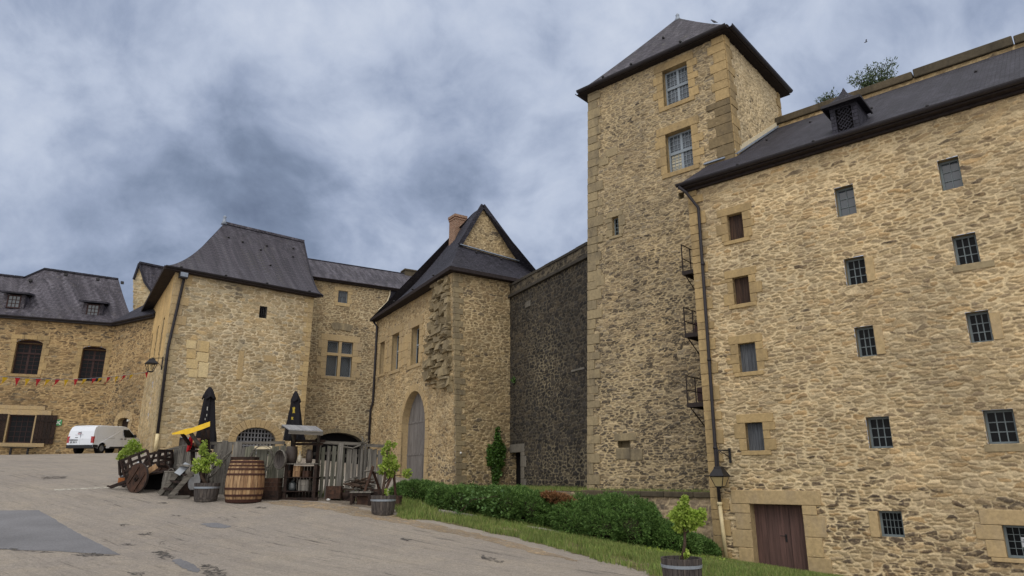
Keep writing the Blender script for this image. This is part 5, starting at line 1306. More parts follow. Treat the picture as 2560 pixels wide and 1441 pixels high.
# floodlight under the eaves
fl = thing('floodlight', LF.pt(*LF.uz(458, 690), .3), 'grey floodlight under the eaves beside the left drainpipe', 'floodlight')
u, z = LF.uz(458, 690, .4); s = MB(); LF.box(s, u - .28, u + .28, z - .2, z + .22, .3, .62); s.build('housing', M['iron'], fl)
s = MB(); LF.box(s, u - .24, u + .24, z - .1, z + .2, .622, .64); s.build('lens', M['lead'], fl)
s = MB(); s.tube([LF.pt(u, z + .2, .45), LF.pt(u, z + .3, .06)], .04, 6); s.build('arm', M['iron'], fl)

# ================================================================ FAR LEFT BUILDING
lb = thing('left_range', LA.pt(-5, 3.3), 'brownish stone range at the far left with dormers in a streaked slate roof', 'building')
zA = 14.5
aw1 = LA.rect(34, 858, 101, 936); aw2 = LA.rect(200, 874, 260, 954); aw3 = LA.rect(18, 1038, 82, 1108)
o1 = (aw1[0], aw1[1], aw1[2], aw1[3], 'arch', .3); o2 = (aw2[0], aw2[1], aw2[2], aw2[3], 'arch', .28)
stone_wall('front_wall', LA, -16, 0.02, 2.4, zA + .1, ST_A, lb, [o1, o2, aw3], res=0.05)
ldr = LB.rect(293, 1050, 320, 1100); ldr = (ldr[0], ldr[1], 2.6, ldr[3] - .1, 'arch', .25)
stone_wall('angled_wall', LB, -0.02, 6.5, 2.4, zA + .1, ST_A, lb, [ldr], res=0.05)
for o in (o1, o2):
    r = o[:4]; w = window(LA, r, lb, 4, 7, depth=.4, frame='frame_dark', glass='glass_dark', fw=.1, bar=.045, mull=.16, trans=.14, transz=.7, surround=True, smat='ashlar_mix', sargs=dict(jw=.3, lint=0, sill=.22, hmin=.4, long=.2, d1=.06), sill_bar=False)
    s = MB(); k3 = (r[1] - r[0] + .9) / 3
    for q in range(3): LA.box(s, r[0] - .45 + k3 * q + .01, r[0] - .45 + k3 * (q + 1) - .01, r[3] + o[5] + .01, r[3] + o[5] + .36, -.12, .08 + .004 * q)
    LA.box(s, r[0] - .42, r[0] - .01, r[3], r[3] + o[5], -.12, .07); LA.box(s, r[1] + .01, r[1] + .42, r[3], r[3] + o[5], -.12, .07); s.build('head_stones', M['ashlar_mix'], w, bevel=.012)
    s = MB(); arch_face(s, LA, r[0], r[1], r[3] - .02, r[3], o[5], -.39); s.build('fanlight', M['frame_dark'], w)
    s = MB(); arch_reveal(s, LA, r[0], r[1], r[3] - .02, r[3], o[5], .4); s.build('arch_reveal', M['ashlar'], w)
w = window(LA, aw3, lb, 4, 5, depth=.3, frame='frame_dark', glass='glass_dark', fw=.1, bar=.04, surround=False, sill_bar=False, rev='ashlar')
s = MB(); u0, u1, z0, z1 = aw3; LA.box(s, u0 - .12, u0 - .01, z0, z1, -.1, .07); LA.box(s, u1 + .01, u1 + .12, z0, z1, -.1, .07)
LA.box(s, u0 - 1.2, u1 + 1.0, z0 - .3, z0 - .01, -.1, .2); LA.box(s, u0 - 1.6, u1 + 1.1, z1 + .01, z1 + .42, -.1, .1); LA.box(s, u0 - 1.0, u1 + .6, z1 + .44, z1 + .75, -.1, .07); s.build('stone_surround', M['ashlar'], w, bevel=.02)
ux, nx, _ = LA.V3()
for sd, ue in ((1, u1 + .14), (-1, u0 - .14)):
    s = MB(); wd = 1.45
    for k in range(5):
        a = ue + sd * wd * k / 5; b = ue + sd * wd * (k + 1) / 5 - sd * .02; LA.box(s, min(a, b), max(a, b), z0 - .05, z1 + .05, .1, .15)
    LA.box(s, min(ue, ue + sd * wd), max(ue, ue + sd * wd), z0 + .35, z0 + .5, .151, .18); LA.box(s, min(ue, ue + sd * wd), max(ue, ue + sd * wd), z1 - .5, z1 - .35, .151, .18)
    s.build('shutter', M['wood_dark'], lb)
s = MB(); arch_reveal(s, LB, *ldr[:4], ldr[5], .35); s.build('door_reveal', M['ashlar'], lb)
s = MB(); arch_face(s, LB, ldr[0] - .05, ldr[1] + .05, 2.6, ldr[3], ldr[5] + .05, -.34); s.build('door', M['wood_dark'], lb)
s = MB(); surround_blocks(s, LB, ldr[:4], jw=.4, lint=0, sill=0, hmin=.5, skip_sill=True, d1=.075); voussoirs(s, LB, ldr[0], ldr[1], ldr[3], ldr[5], .6, 7, d1=.075); s.build('door_surround', M['ashlar'], lb, bevel=.015)
s = MB(); u, z = LB.uz(325, 1052); LB.box(s, u - .1, u + .1, z - .08, z + .08, 0.02, .2); s.build('door_lamp', m_plain('white_lamp_box', (.6, .62, .6), .5, .4, 0, .05), lb)
# roof
rid = [(-17, 19.4, -5), (-8.45, 19.2, -5), (-7.2, 20.35, -5.6), (-1.1, 20.05, -5.6)]
def ridge(w):
    us = [-17 + (-1.1 + 17) * w]; u = us[0]
    return u, float(np.interp(u, [r[0] for r in rid], [r[1] for r in rid])), float(np.interp(u, [r[0] for r in rid], [r[2] for r in rid]))
s = MB(); rows = []
ws = sorted(list(np.linspace(0, 1, 28)) + [(-8.45 + 17) / 15.9, (-7.2 + 17) / 15.9])
for q in np.linspace(0, 1, 14):
    row = []
    for w in ws:
        u, z, dd = ridge(w); e = LA.pt(u + (0.0 if w < 1 else 1.6) + 1.0 * w, zA + .15, .45); t_ = LA.pt(u, z, dd); p = e.lerp(t_, q); p.z -= .35 * math.sin(PI * q) * .6; row.append(p)
    rows.append(row)
s.grid(rows); s.build('roof', M['slate_pale'], lb)
s = MB(); 
for a, b in zip(rid[:-1], rid[1:]):
    n = 12
    for k in range(n):
        p = LA.pt(*a).lerp(LA.pt(*b), k / n); q = LA.pt(*a).lerp(LA.pt(*b), (k + .93) / n); s.beam(p + Vector((0, 0, .05)), q + Vector((0, 0, .05)), .3, .16)
s.build('ridge_tiles', M['slate_dark'], lb)
s = MB(); s.quad(LB.pt(-.5, zA + .15, .45), LB.pt(6.5, zA + .15, .45), LB.pt(6.5, zA + 2.4, -2.2), LB.pt(.3, zA + 2.4, -2.2)); s.build('angled_roof', M['slate_dark'], lb)
s = MB(); LA.box(s, -16.5, .3, zA - .1, zA + .1, .02, .4); gutter_line(s, LA.pt(-16.5, zA + .12, .5), LA.pt(-.1, zA + .12, .5), .12); s.build('eaves_board', M['gutter'], lb)
s = MB(); LB.box(s, -.2, 6.5, zA - .1, zA + .1, .02, .4); gutter_line(s, LB.pt(-.2, zA + .12, .5), LB.pt(6.5, zA + .12, .5), .12); s.build('angled_eaves', M['gutter'], lb)
for (x0, y0, x1, y1) in [(17, 738, 52, 771), (216, 761, 248, 793)]:
    r = LA.rect(x0, y0, x1, y1, -.5); u0, u1, z0, z1 = r; d_ = -.5
    DP = Plane(LA.pt(0, 0, d_), LA.U)
    w = window(DP, r, lb, 3, 3, depth=.02, frame='frame_dark', glass='glass_sky', fw=.1, bar=.05, surround=False, sill_bar=False, name='dormer_window')
    s = MB()
    for sd in (-1, 1):
        a = (u0 - .28, u0 - .005) if sd < 0 else (u1 + .005, u1 + .28); DP.box(s, a[0], a[1], z0 - .2, z1 + .05, -2.6, .04)
    DP.box(s, u0 - .5, u1 + .5, z0 - .35, z0 - .12, -.6, .1)
    s.build('dormer_cheek', M['slate_pale'], w)
    s = MB(); a0, a1 = u0 - .6, u1 + .6
    s.hexa([DP.pt(a0, z1 + .05, .5), DP.pt(a1, z1 + .05, .5), DP.pt(a1 - .2, z1 + .6, -2.8), DP.pt(a0 + .2, z1 + .6, -2.8), DP.pt(a0, z1 + .2, .5), DP.pt(a1, z1 + .2, .5), DP.pt(a1 - .2, z1 + .8, -2.8), DP.pt(a0 + .2, z1 + .8, -2.8)])
    s.build('dormer_roof', M['slate_dark'], w)
s = MB()
for (x, y) in [(77, 703), (165, 688), (245, 700), (306, 708)]:
    u, z = LA.uz(x, y, -4.2); LA.box(s, u - .12, u + .12, z - .1, z + .1, -4.3, -3.9)
s.build('roof_vents', M['iron'], lb)
# green sign
gs = thing('green_sign', LA.pt(*LA.uz(146, 1057), .05), 'small green square sign with a white cross on the far left wall', 'sign')
u, z = LA.uz(146, 1057); s = MB(); LA.box(s, u - .26, u + .26, z - .24, z + .24, .07, .09); s.build('plate', m_plain('sign_green', S(70, 140, 92), .6, .3, 0, .05), gs)
s = MB(); k = .17
for sg in (-1, 1): s.beam(LA.pt(u - k, z - sg * k, .095), LA.pt(u + k, z + sg * k, .095), .07, .01, (LA.n[0], LA.n[1], 0))
s.build('cross', m_plain('sign_white', (.6, .66, .62), .6, .3, 0, .05), gs)

# ================================================================ GABLED HOUSE BEHIND
bg_ = thing('gabled_house', on(370, 900, 64), 'gabled stone house peeping up between the left range and the curved roof', 'building')
BP = Plane(on(330, 800, 63), (0.98, .19))
poly = [BP.uz(x, y) for x, y in [(333, 700), (348, 662), (362, 706), (398, 752), (440, 775), (440, 860), (333, 860)]]
lo_u = min(p[0] for p in poly); hi_u = max(p[0] for p in poly); lo_z = min(p[1] for p in poly); hi_z = max(p[1] for p in poly)
stone_wall('gable_wall', BP, lo_u, hi_u, lo_z, hi_z, dict(ST_L, mortar=S(190, 176, 146), mwvar=.9), bg_, [], res=.07, keep=lambda u, z: inside(poly, u, z))
s = MB(); P_ = lambda x, y, d=0: BP.pt(*BP.uz(x, y, d), d)
a, b, c_, d_ = P_(348, 659, .2), P_(362, 706, .2), P_(378, 728, .2), P_(399, 752, .2); bkv = Vector((BP.U[0], BP.U[1], 0)) * 7 + Vector((-BP.n[0], -BP.n[1], 0)) * 5
e = P_(420, 668, -4); 
s.grid([[p.lerp(p + bkv, w) for w in np.linspace(0, 1, 6)] for p in (d_, c_, b, a)]); s.build('roof', M['slate_pale'], bg_)
s = MB()
for p, q in ((P_(334, 699, .2), a), (a, b), (b, c_), (c_, d_)): s.beam(p, q, .14, .2)
s.build('verge', M['slate_dark'], bg_)
s = MB(); s.beam(a + Vector((0, 0, .08)), a + bkv + Vector((0, 0, .08)), .3, .2); s.build('ridge_tiles', M['slate_dark'], bg_)
# ================================================================ helpers for the yard
def pxm(Y, dy=1.05): return (Y / dy) / F           # metres per picture pixel at world depth Y
def staves(mb, c, prof, n, gap=0.012, thick=0.03):
    """barrel wall of separate staves: prof = [(r, z)...]"""
    for k in range(n):
        a0 = 2 * PI * k / n + gap; a1 = 2 * PI * (k + 1) / n - gap
        dr = random.uniform(-.003, .003); outs, ins = [], []
        vs = []
        for r, z in prof:
            for a, rr_ in ((a0, r + dr), (a1, r + dr), (a1, r - thick), (a0, r - thick)): vs.append((c[0] + math.cos(a) * rr_, c[1] + math.sin(a) * rr_, c[2] + z))
        m = len(prof); fs = []
        for i in range(m - 1):
            for q in range(4): fs.append((i * 4 + q, i * 4 + (q + 1) % 4, (i + 1) * 4 + (q + 1) % 4, (i + 1) * 4 + q))
        fs.append((3, 2, 1, 0)); fs.append(((m - 1) * 4, (m - 1) * 4 + 1, (m - 1) * 4 + 2, (m - 1) * 4 + 3)); mb.add(vs, fs)
def hoop(mb, c, r0, r1, z0, z1, n=32, t=0.008):
    mb.lathe(c, [(r0, z0), (r0 + t, z0), (r1 + t, z1), (r1, z1)], n, cap=False)

def leaf_arrays(cent, rad, n, size, rg, flat=0.0, droop=0.3, aspect=0.8):
    """n leaf quads scattered in ellipsoids: cent (k,3), rad (k,3)"""
    k = len(cent); w = np.prod(rad, 1) ** (2 / 3.0); w /= w.sum()
    i = rg.choice(k, n, p=w)
    d = rg.normal(0, 1, (n, 3)); d /= np.linalg.norm(d, axis=1)[:, None]
    P = cent[i] + d * rad[i] * (rg.uniform(0.25, 1.0, n) ** 0.6)[:, None]
    a = rg.normal(0, 1, (n, 3)) + d * 0.8 + np.array([0, 0, -droop]); a /= np.linalg.norm(a, axis=1)[:, None]
    b = np.cross(a, rg.normal(0, 1, (n, 3)) + np.array([0, 0, flat])); b /= np.linalg.norm(b, axis=1)[:, None] + 1e-9
    s_ = (size * rg.uniform(0.6, 1.35, n))[:, None]
    nn = np.cross(a, b) * s_ * 0.12
    V = np.stack([P, P + (a * .5 + b * aspect * .5) * s_ + nn, P + a * s_, P + (a * .5 - b * aspect * .5) * s_ + nn], 1).reshape(-1, 3)
    q = np.arange(n) * 4
    return V, np.concatenate([np.stack([q, q + 1, q + 2], 1), np.stack([q, q + 2, q + 3], 1)])

def young_tree(base, Y, trunk, clumps, n, size, label, seed, mat='leaf_vine', twigs=(), group=None):
    t = thing('young_tree', base, label, 'young tree', group)
    s = MB()
    pts = [base + Vector((0, 0, -.05))] + [on(x, y, Y + dy) for x, y, dy in trunk]
    m = len(pts); r0 = pxm(Y) * 4.5
    s.tube(pts, [r0 * (1 - .6 * i / (m - 1)) for i in range(m)], 8)
    for tw_ in twigs: q = [on(x, y, Y + dy) for x, y, dy in tw_]; s.tube(q, [r0 * .45 * (1 - .6 * i / (len(q) - 1)) for i in range(len(q))], 6)
    s.build('trunk', M['bark'], t, smooth=True)
    rg = np.random.RandomState(seed); k = pxm(Y); ce, ra = [], []
    for (x, y, rx, ry) in clumps:
        c = np.array(on(x, y, Y + rg.uniform(-.5, .5) * rx * k)); ce.append(c); ra.append((rx * k * .88, rx * k * .8, ry * k * .88))
    V, Q = leaf_arrays(np.array(ce), np.array(ra), n, size, rg)
    np_mesh('crown', V, Q, M[mat], t)
    return t

# ================================================================ half-barrel planters
def planter(px, py, wpx, label, band=True):
    b = hit(px, py); Y = b.y; k = pxm(Y); Rt = wpx * k / 2; b = Vector((b.x, b.y + Rt * .6, b.z)); b.z = float(gz(b.x, b.y)) - .01; H = wpx * .72 * k
    t = thing('half_barrel_planter', b, label, 'planter', 'half barrel planters')
    s = MB(); staves(s, b, [(Rt * .84, 0), (Rt * .93, H * .4), (Rt * 1.0, H)], 22); s.build('tub', M['wood_tub'], t)
    s = MB(); hoop(s, b, Rt * .965, Rt * .985, H * .70, H * .80); s.build('hoop', M['zinc_band'], t, smooth=False)
    s = MB(); hoop(s, b, Rt * .86, Rt * .885, H * .12, H * .22); s.build('hoop', M['zinc_band'] if not band else M['wood_tub'], t)
    s = MB(); s.lathe(b, [(Rt * .93, H * .82), (Rt * .5, H * .9), (.01, H * .93)], 16, cap=False); s.build('soil', M['soil'], t, smooth=True)
    return b + Vector((0, 0, H * .92)), Y + Rt * .6
p1, Y1 = planter(505, 1256, 62, 'grey half barrel planter beside the big barrel')
p2, Y2 = planter(953, 1289, 64, 'grey half barrel planter at the left end of the grass strip')
p3, Y3 = planter(1715, 1478, 101, 'nearest half barrel planter, cut by the lower edge in front of the door')
p4, Y4 = planter(314, 1216, 46, 'half barrel planter hidden behind the wheel of the cart')
young_tree(p1, Y1, [(503, 1190, 0), (506, 1168, 0), (508, 1140, 0)], [(508, 1125, 11, 17), (500, 1158, 18, 14), (522, 1150, 18, 16), (492, 1172, 13, 12), (515, 1172, 14, 9), (547, 1156, 8, 8), (533, 1140, 8, 10), (512, 1108, 7, 9)], 1150, .068, 'young leafy tree planted in the tub beside the big barrel', 41, twigs=[[(505, 1170, 0), (525, 1160, 0), (548, 1152, .1)], [(505, 1165, 0), (495, 1150, .1)]])
young_tree(p2, Y2, [(958, 1220, 0), (962, 1195, 0), (966, 1160, 0), (968, 1125, 0)], [(972, 1112, 8, 9), (964, 1128, 12, 14), (985, 1112, 5, 8), (975, 1150, 20, 18), (960, 1168, 14, 14), (985, 1165, 14, 14), (1018, 1183, 13, 12), (975, 1185, 14, 9), (966, 1232, 6, 8), (952, 1180, 7, 7)], 1450, .068, 'tall young leafy tree planted in the tub by the grass strip', 42, twigs=[[(962, 1200, 0), (985, 1190, .1), (1015, 1188, .1)], [(958, 1215, 0), (975, 1195, .2), (985, 1180, .2)]])
young_tree(p3, Y3, [(1712, 1360, 0), (1712, 1330, 0), (1708, 1300, 0), (1710, 1265, 0)], [(1712, 1250, 9, 11), (1706, 1275, 22, 16), (1690, 1290, 19, 14), (1715, 1300, 24, 18), (1735, 1290, 16, 14), (1700, 1318, 14, 14), (1752, 1285, 13, 14), (1745, 1305, 12, 10), (1730, 1318, 9, 8), (1715, 1385, 9, 8)], 2300, .058, 'nearest young leafy tree, planted in the tub in front of the wooden door', 43, twigs=[[(1712, 1335, 0), (1735, 1315, 0), (1752, 1292, 0)], [(1710, 1325, 0), (1695, 1300, .1)]])
young_tree(p4, Y4, [(318, 1180, 0), (322, 1150, 0), (328, 1130, 0)], [(308, 1138, 14, 12), (325, 1125, 18, 14), (340, 1118, 15, 14), (332, 1107, 12, 9), (300, 1145, 9, 7), (350, 1128, 8, 8)], 1050, .075, 'young leafy tree behind the brown cart in front of the white van', 44)

# ================================================================ big barrel
b = hit(598, 1258); k = pxm(b.y); Rm = 47 * k; b = Vector((b.x, b.y + Rm * .55, float(gz(b.x, b.y + Rm * .5)) - .02)); H = 103 * k; YB = b.y
t = thing('big_barrel', b, 'huge oak barrel with rust red hoops standing in front of the fence', 'barrel')
def br(z): q = z / H; return Rm * (.83 + .17 * (1 - ((q - .42) / .58) ** 2) if q > .42 else .88 + .12 * (1 - ((q - .42) / .42) ** 2))
s = MB(); staves(s, b, [(br(H * q), H * q) for q in np.linspace(0, 1, 12)], 34, .006, .05); s.build('staves', M['wood_oak'], t)
for q0, q1 in [(0, .075), (.14, .19), (.30, .35), (.64, .685), (.765, .81), (.855, .89), (.93, .985)]:
    s = MB(); hoop(s, b, br(H * q0) + .004, br(H * q1) + .004, H * q0, H * q1, 40, .012); s.build('hoop', M['rust'], t)
s = MB(); s.lathe(b, [(br(H * .95) - .05, H * .94), (.01, H * .95)], 24, cap=False); s.build('lid', M['wood_brown'], t)
# dark crate on the barrel
def crate(cx, y0, y1, w, Y, depth, mat, label, name='wooden_crate', cat='crate', boards=3, rot=0.0, group=None, base=None):
    k = pxm(Y); c = on(cx, y1, Y); h = (y1 - y0) * k * 1.02
    if base is not None: c.z = base
    t = thing(name, c, label, cat, group); t.rotation_euler = (0, 0, 0)
    hw, hd = w * k / 2, depth / 2
    ux = Vector((math.cos(rot), math.sin(rot), 0)); uy = Vector((-math.sin(rot), math.cos(rot), 0)); uz_ = Vector((0, 0, 1))
    s = MB(); bh = h / boards
    for i in range(boards):
        z = c.z + (i + .5) * bh
        for sg in (-1, 1):
            s.obox(Vector((c.x, c.y, z)) + uy * sg * (hd - .012), ux * hw, uy * .012, uz_ * (bh / 2 - .004))
            s.obox(Vector((c.x, c.y, z)) + ux * sg * (hw - .012), ux * .012, uy * (hd - .026), uz_ * (bh / 2 - .004))
    s.obox(Vector((c.x, c.y, c.z + .02)), ux * (hw - .03), uy * (hd - .03), uz_ * .012)
    s.build('boards', M[mat], t)
    for sx in (-1, 1):
        s = MB(); s.obox(Vector((c.x, c.y, c.z + h / 2)) - uy * (hd + .012) + ux * sx * (hw - .04), ux * .03, uy * .012, uz_ * (h / 2)); s.build('batten', M[mat], t)
    return t
crate(612, 1134, 1153, 60, YB + .5, .45, 'wood_dark', 'dark shallow crate standing behind the top of the big barrel', base=b.z + H * .90)
# ================================================================ crates, shelf and things on it
YS = hit(755, 1251).y; kS = pxm(YS)
gS = float(gz(on(755, 1251, YS).x, YS))
crate(676, 1228, 1251, 52, YS - .05, .5, 'wood_dark', 'long low dark crate on the ground between the barrel and the shelf')
crate(680, 1197, 1227.5, 38, YS + .02, .4, 'wood_brown', 'reddish brown crate stacked on the low dark crate by the barrel')
t = thing('market_shelf', on(755, 1251, YS), 'dark wooden open shelf with a slatted lean-to roof in front of the fence', 'shelf')
def onS(x, y, d=0): return on(x, y, YS + d)
zz = lambda y: on(755, y, YS).z
x0, x1 = onS(714, 1200).x, onS(787, 1200).x; dS = .45
for (xx, d_, top) in ((x0, 0, 1158), (x1, 0, 1158), (x0 + .02, dS, 1078), (x1 - .1, dS, 1085)):
    s = MB(); s.box(xx - .045, xx + .045, YS + d_ - .04, YS + d_ + .04, gS - .05, zz(top)); s.build('post', M['wood_dark'], t)
for yy in (1159, 1193, 1228):
    s = MB(); s.box(x0 - .06, x1 + .06, YS - .06, YS + dS + .06, zz(yy) - .025, zz(yy)); s.build('shelf_board', M['wood_grey'] if yy == 1159 else M['wood_dark'], t)
s = MB(); s.box(x0 - .12, x1 + .14, YS - .1, YS + .05, gS - .03, gS + .07); s.build('foot_beam', M['wood_dark'], t)
s = MB()
for k_ in range(9): xx = x0 + (x1 - x0) * k_ / 9; s.box(xx + .005, xx + (x1 - x0) / 9 - .005, YS + dS + .05, YS + dS + .07, gS, zz(1165))
s.build('back_boards', M['wood_dark'], t)
s = MB(); s.box(x0, x1 + .05, YS + dS - .03, YS + dS + .03, zz(1112), zz(1106)); s.box(x0, x1 + .1, YS + dS + .04, YS + dS + .08, zz(1104) , zz(1098)); s.build('rail', M['wood_dark'], t)
s = MB(); s.box(onS(738, 1).x, onS(775, 1).x, YS + dS - .07, YS + dS - .04, zz(1122), zz(1114)); s.build('pale_board', M['mortar_fillet'], t)
a, b2, c_, d_ = onS(722, 1076, -.45), onS(808, 1080, -.35), onS(790, 1068, .75), onS(704, 1064, .7)
s = MB()
for k_ in range(10):
    p, q = a.lerp(b2, k_ / 10), a.lerp(b2, (k_ + .93) / 10); p2_, q2_ = d_.lerp(c_, k_ / 10), d_.lerp(c_, (k_ + .93) / 10); u_ = Vector((0, 0, .03))
    s.hexa([p, q, q2_, p2_, p + u_, q + u_, q2_ + u_, p2_ + u_])
s.build('roof_slats', m_plain('bleached_roof_slats', S(132, 132, 134), .8, .2, 0, .18), t)
s = MB(); s.beam(a - Vector((0, 0, .06)), b2 - Vector((0, 0, .06)), .03, .1); s.beam(d_ - Vector((0, 0, .05)), c_ - Vector((0, 0, .05)), .04, .08)
s.beam(Vector((x1 - .1, YS + dS, zz(1108))), a.lerp(b2, .85) - Vector((0, 0, .08)), .05, .06); s.beam(Vector((x0 + .02, YS + dS, zz(1108))), a.lerp(b2, .1) - Vector((0, 0, .08)), .05, .06)
s.build('roof_beam', M['wood_greyh'], t)
def pot(name, label, cat, x, y0, y1, prof, mat, d=.2, n=18, base=None):
    c = onS(x, y1, d); c.z = zz(y1) if base is None else base; h = (y1 - y0) * kS
    t = tag(None or (lambda s: (s.lathe(c, [(r * kS, z * h) for r, z in prof], n), s)[1])(MB()).build(name, M[mat], None, loc=c, smooth=True), label, cat)
    return t
M['clay_dark'] = m_plain('dark_stoneware', S(62, 54, 50), .5, .4, 0, .25); M['clay_pale'] = m_plain('pale_glazed_stoneware', S(176, 168, 150), .4, .5, 0, .15)
M['glass_jug'] = m_plain('dull_green_grey_glass', S(70, 74, 76), .25, .6, 0, .15)
pot('stoneware_crock', 'big dark cask shaped crock at the left on the top shelf', 'crock', 727, 1116, 1158, [(13, 0), (15, .3), (15, .7), (13.5, .88), (13.5, 1.0), (.1, 1.0)], 'clay_dark')
pot('stoneware_bottle', 'pale pear shaped bottle in the middle of the top shelf', 'bottle', 748, 1128, 1158, [(2.5, 0), (5, .12), (6.2, .35), (4.5, .58), (1.6, .72), (1.4, .95), (2, 1.0), (.1, 1.0)], 'clay_pale', .1)
pot('stoneware_jar', 'dark shouldered jar at the right on the top shelf', 'jar', 772, 1124, 1158, [(7, 0), (8.5, .3), (8.5, .65), (6.5, .85), (5.5, 1), (.1, 1.0)], 'clay_dark')
pot('glass_jug', 'squat grey jug on the bottom shelf', 'jug', 730, 1199, 1227, [(9, 0), (9.5, .2), (9.5, .6), (5, .78), (2.2, .85), (2.4, 1), (.1, 1.0)], 'glass_jug')
def sbox(x0_, x1_, y0, y1, mat, label, d=.2, dep=.3):
    crate((x0_ + x1_) / 2, y0, y1, x1_ - x0_, YS + d, dep, mat, label, 'wooden_box', 'box', 2, base=zz(y1))
sbox(716, 728, 1177, 1192.5, 'wood_brown', 'tiny brown box at the left on the middle shelf'); sbox(735, 753, 1166, 1192.5, 'wood_oak', 'upright pale fronted box on the middle shelf'); sbox(759, 775, 1178, 1192.5, 'wood_brown', 'low red brown box at the right on the middle shelf'); sbox(748, 774, 1201, 1227.5, 'wood_grey', 'grey boarded box at the right on the bottom shelf')
# round winnowing pan hanging left of the shelf
c = onS(701, 1149, -.12); t = thing('winnowing_pan', c, 'round dark winnowing pan hanging from the left side of the shelf roof', 'pan')
n_ = Vector((-.62, -.78, -.05)).normalized(); ax = n_.cross(Vector((0, 0, 1))).normalized(); ay = n_.cross(ax)
s = MB(); rr_ = 23 * kS; s.lathe(c, [(.01, -.12), (rr_ * .6, -.11), (rr_ * .9, -.05), (rr_, .03), (rr_ * 1.03, .03), (rr_ * .93, -.07), (rr_ * .6, -.13), (.01, -.14)], 24, ax, ay, n_, cap=False); s.build('bowl', M['wood_tub'], t, smooth=True)
s = MB(); s.lathe(c, [(rr_ * 1.0, .02), (rr_ * 1.05, .0), (rr_ * 1.05, .05), (rr_ * 1.0, .05)], 24, ax, ay, n_, cap=False); s.build('rim', M['wood_grey'], t)
s = MB(); s.tube([c - ay * rr_ if (c - ay * rr_).z > c.z else c + ay * rr_, onS(710, 1090, -.1), onS(712, 1074, -.1)], .008, 5); s.build('cord', M['wood_greyh'], t)
# coil of hose on the fence
YF = YS + .55
c = on(655, 1146, YF - .12); t = thing('rope_coil', c, 'pale coil of rope hung on the green fence boards behind the barrel', 'rope')
s = MB()
for q in range(4):
    rr_ = (26 + q * 1.4) * pxm(YF); cx = c + Vector((random.uniform(-.03, .03), -.02 * q, random.uniform(-.03, .03)))
    s.tube([cx + Vector((math.cos(a) * rr_, 0, math.sin(a) * rr_ * (1.0 + .03 * q))) for a in np.linspace(0, 2 * PI, 29)], .013, 6, cap=False)
s.build('coils', M['wood_greyh'], t)

# ================================================================ fences
def fence(name_label, x0, x1, ytop, ybot, Y0, Y1_, mat, pitch, gapf, posts=(), rails=(), jit=4, lean=0.0, notch=False):
    L0, L1 = on(x0, ybot, Y0), on(x1, ybot, Y1_)
    t = thing('plank_fence', (L0 + L1) / 2, name_label, 'fence', 'plank fences round the yard stall')
    s = MB(); x = x0; kk = 0
    while x < x1 - 1:
        w = pitch * random.uniform(.75, 1.25); f0 = (x - x0) / (x1 - x0); f1 = min(1, (x + w * (1 - gapf) - x0) / (x1 - x0)); Ya = Y0 + (Y1_ - Y0) * f0
        P0, P1 = L0.lerp(L1, f0), L0.lerp(L1, f1)
        zb0 = float(gz(P0.x, P0.y)) - .05
        yt = np.interp(x, [q[0] for q in ytop], [q[1] for q in ytop]) + random.uniform(-jit, jit) * .5
        zt = on(x, yt, Ya).z; ln = random.uniform(-.03, .03) + lean
        th = .012; o = random.uniform(-.012, .012); ty = random.uniform(-.02, .02)
        s.hexa([(P0.x, P0.y - th + o, zb0), (P1.x, P1.y - th + o, zb0), (P1.x, P1.y + th + o, zb0), (P0.x, P0.y + th + o, zb0), (P0.x + ln, P0.y - th + o, zt + ty), (P1.x + ln, P1.y - th + o, zt - ty), (P1.x + ln, P1.y + th + o, zt - ty), (P0.x + ln, P0.y + th + o, zt + ty)])
        x += w; kk += 1
    s.build('planks', M[mat], t)
    if posts:
        for (px, y0, wd) in posts:
            f0 = (px - x0) / (x1 - x0); P = L0.lerp(L1, f0); Ya = Y0 + (Y1_ - Y0) * f0; s = MB(); h = wd * pxm(Ya) / 2; s.box(P.x - h, P.x + h, P.y - .1, P.y - .02, float(gz(P.x, P.y)) - .05, on(px, y0, Ya).z); s.build('post', M['wood_grey'], t)
    s = MB()
    for (ra, rb_) in rails:
        Ya = Y0 + (Y1_ - Y0) * (ra[0] - x0) / (x1 - x0); Yb = Y0 + (Y1_ - Y0) * (rb_[0] - x0) / (x1 - x0); s.beam(on(*ra, Ya + .05), on(*rb_, Yb + .05), .05, .09)
    if rails: s.build('rail', M['wood_greyh'], t)
    return t
fence('grey close boarded fence left of the yellow awning', 405, 482, [(405, 1128), (430, 1115), (482, 1112)], 1225, YF + 1.2, YF + .8, 'wood_grey', 6.5, .06)
fence('tall uneven grey boards between the tub tree and the big barrel', 520, 600, [(520, 1112), (545, 1104), (575, 1106), (598, 1122)], 1248, YF - .1, YF, 'wood_grey', 13, .05, jit=8, lean=.0)
fence('green tinged board fence with slots behind the big barrel', 600, 712, [(600, 1118), (712, 1116)], 1246, YF, YF, 'wood_green', 17, .06, rails=[((602, 1172), (710, 1172)), ((602, 1222), (710, 1222))])
fence('gappy grey plank fence right of the shelf', 782, 862, [(782, 1122), (800, 1118), (862, 1110)], 1240, YF + .1, YF + .3, 'wood_green', 13, .28, posts=[(846, 1108, 12), (815, 1122, 6)], rails=[((784, 1135), (860, 1132)), ((784, 1196), (860, 1194))])
fence('grey picket fence with narrow gaps below the dark archway', 862, 955, [(862, 1124), (910, 1124), (955, 1126)], 1232, YF + .3, YF + .9, 'wood_grey', 12.5, .2, posts=[(908, 1112, 5)], rails=[((864, 1140), (953, 1140)), ((864, 1200), (953, 1198))])
t = thing('handrail', on(680, 1108, YF + .12), 'long grey timber handrail running above the yard fence', 'rail'); s = MB()
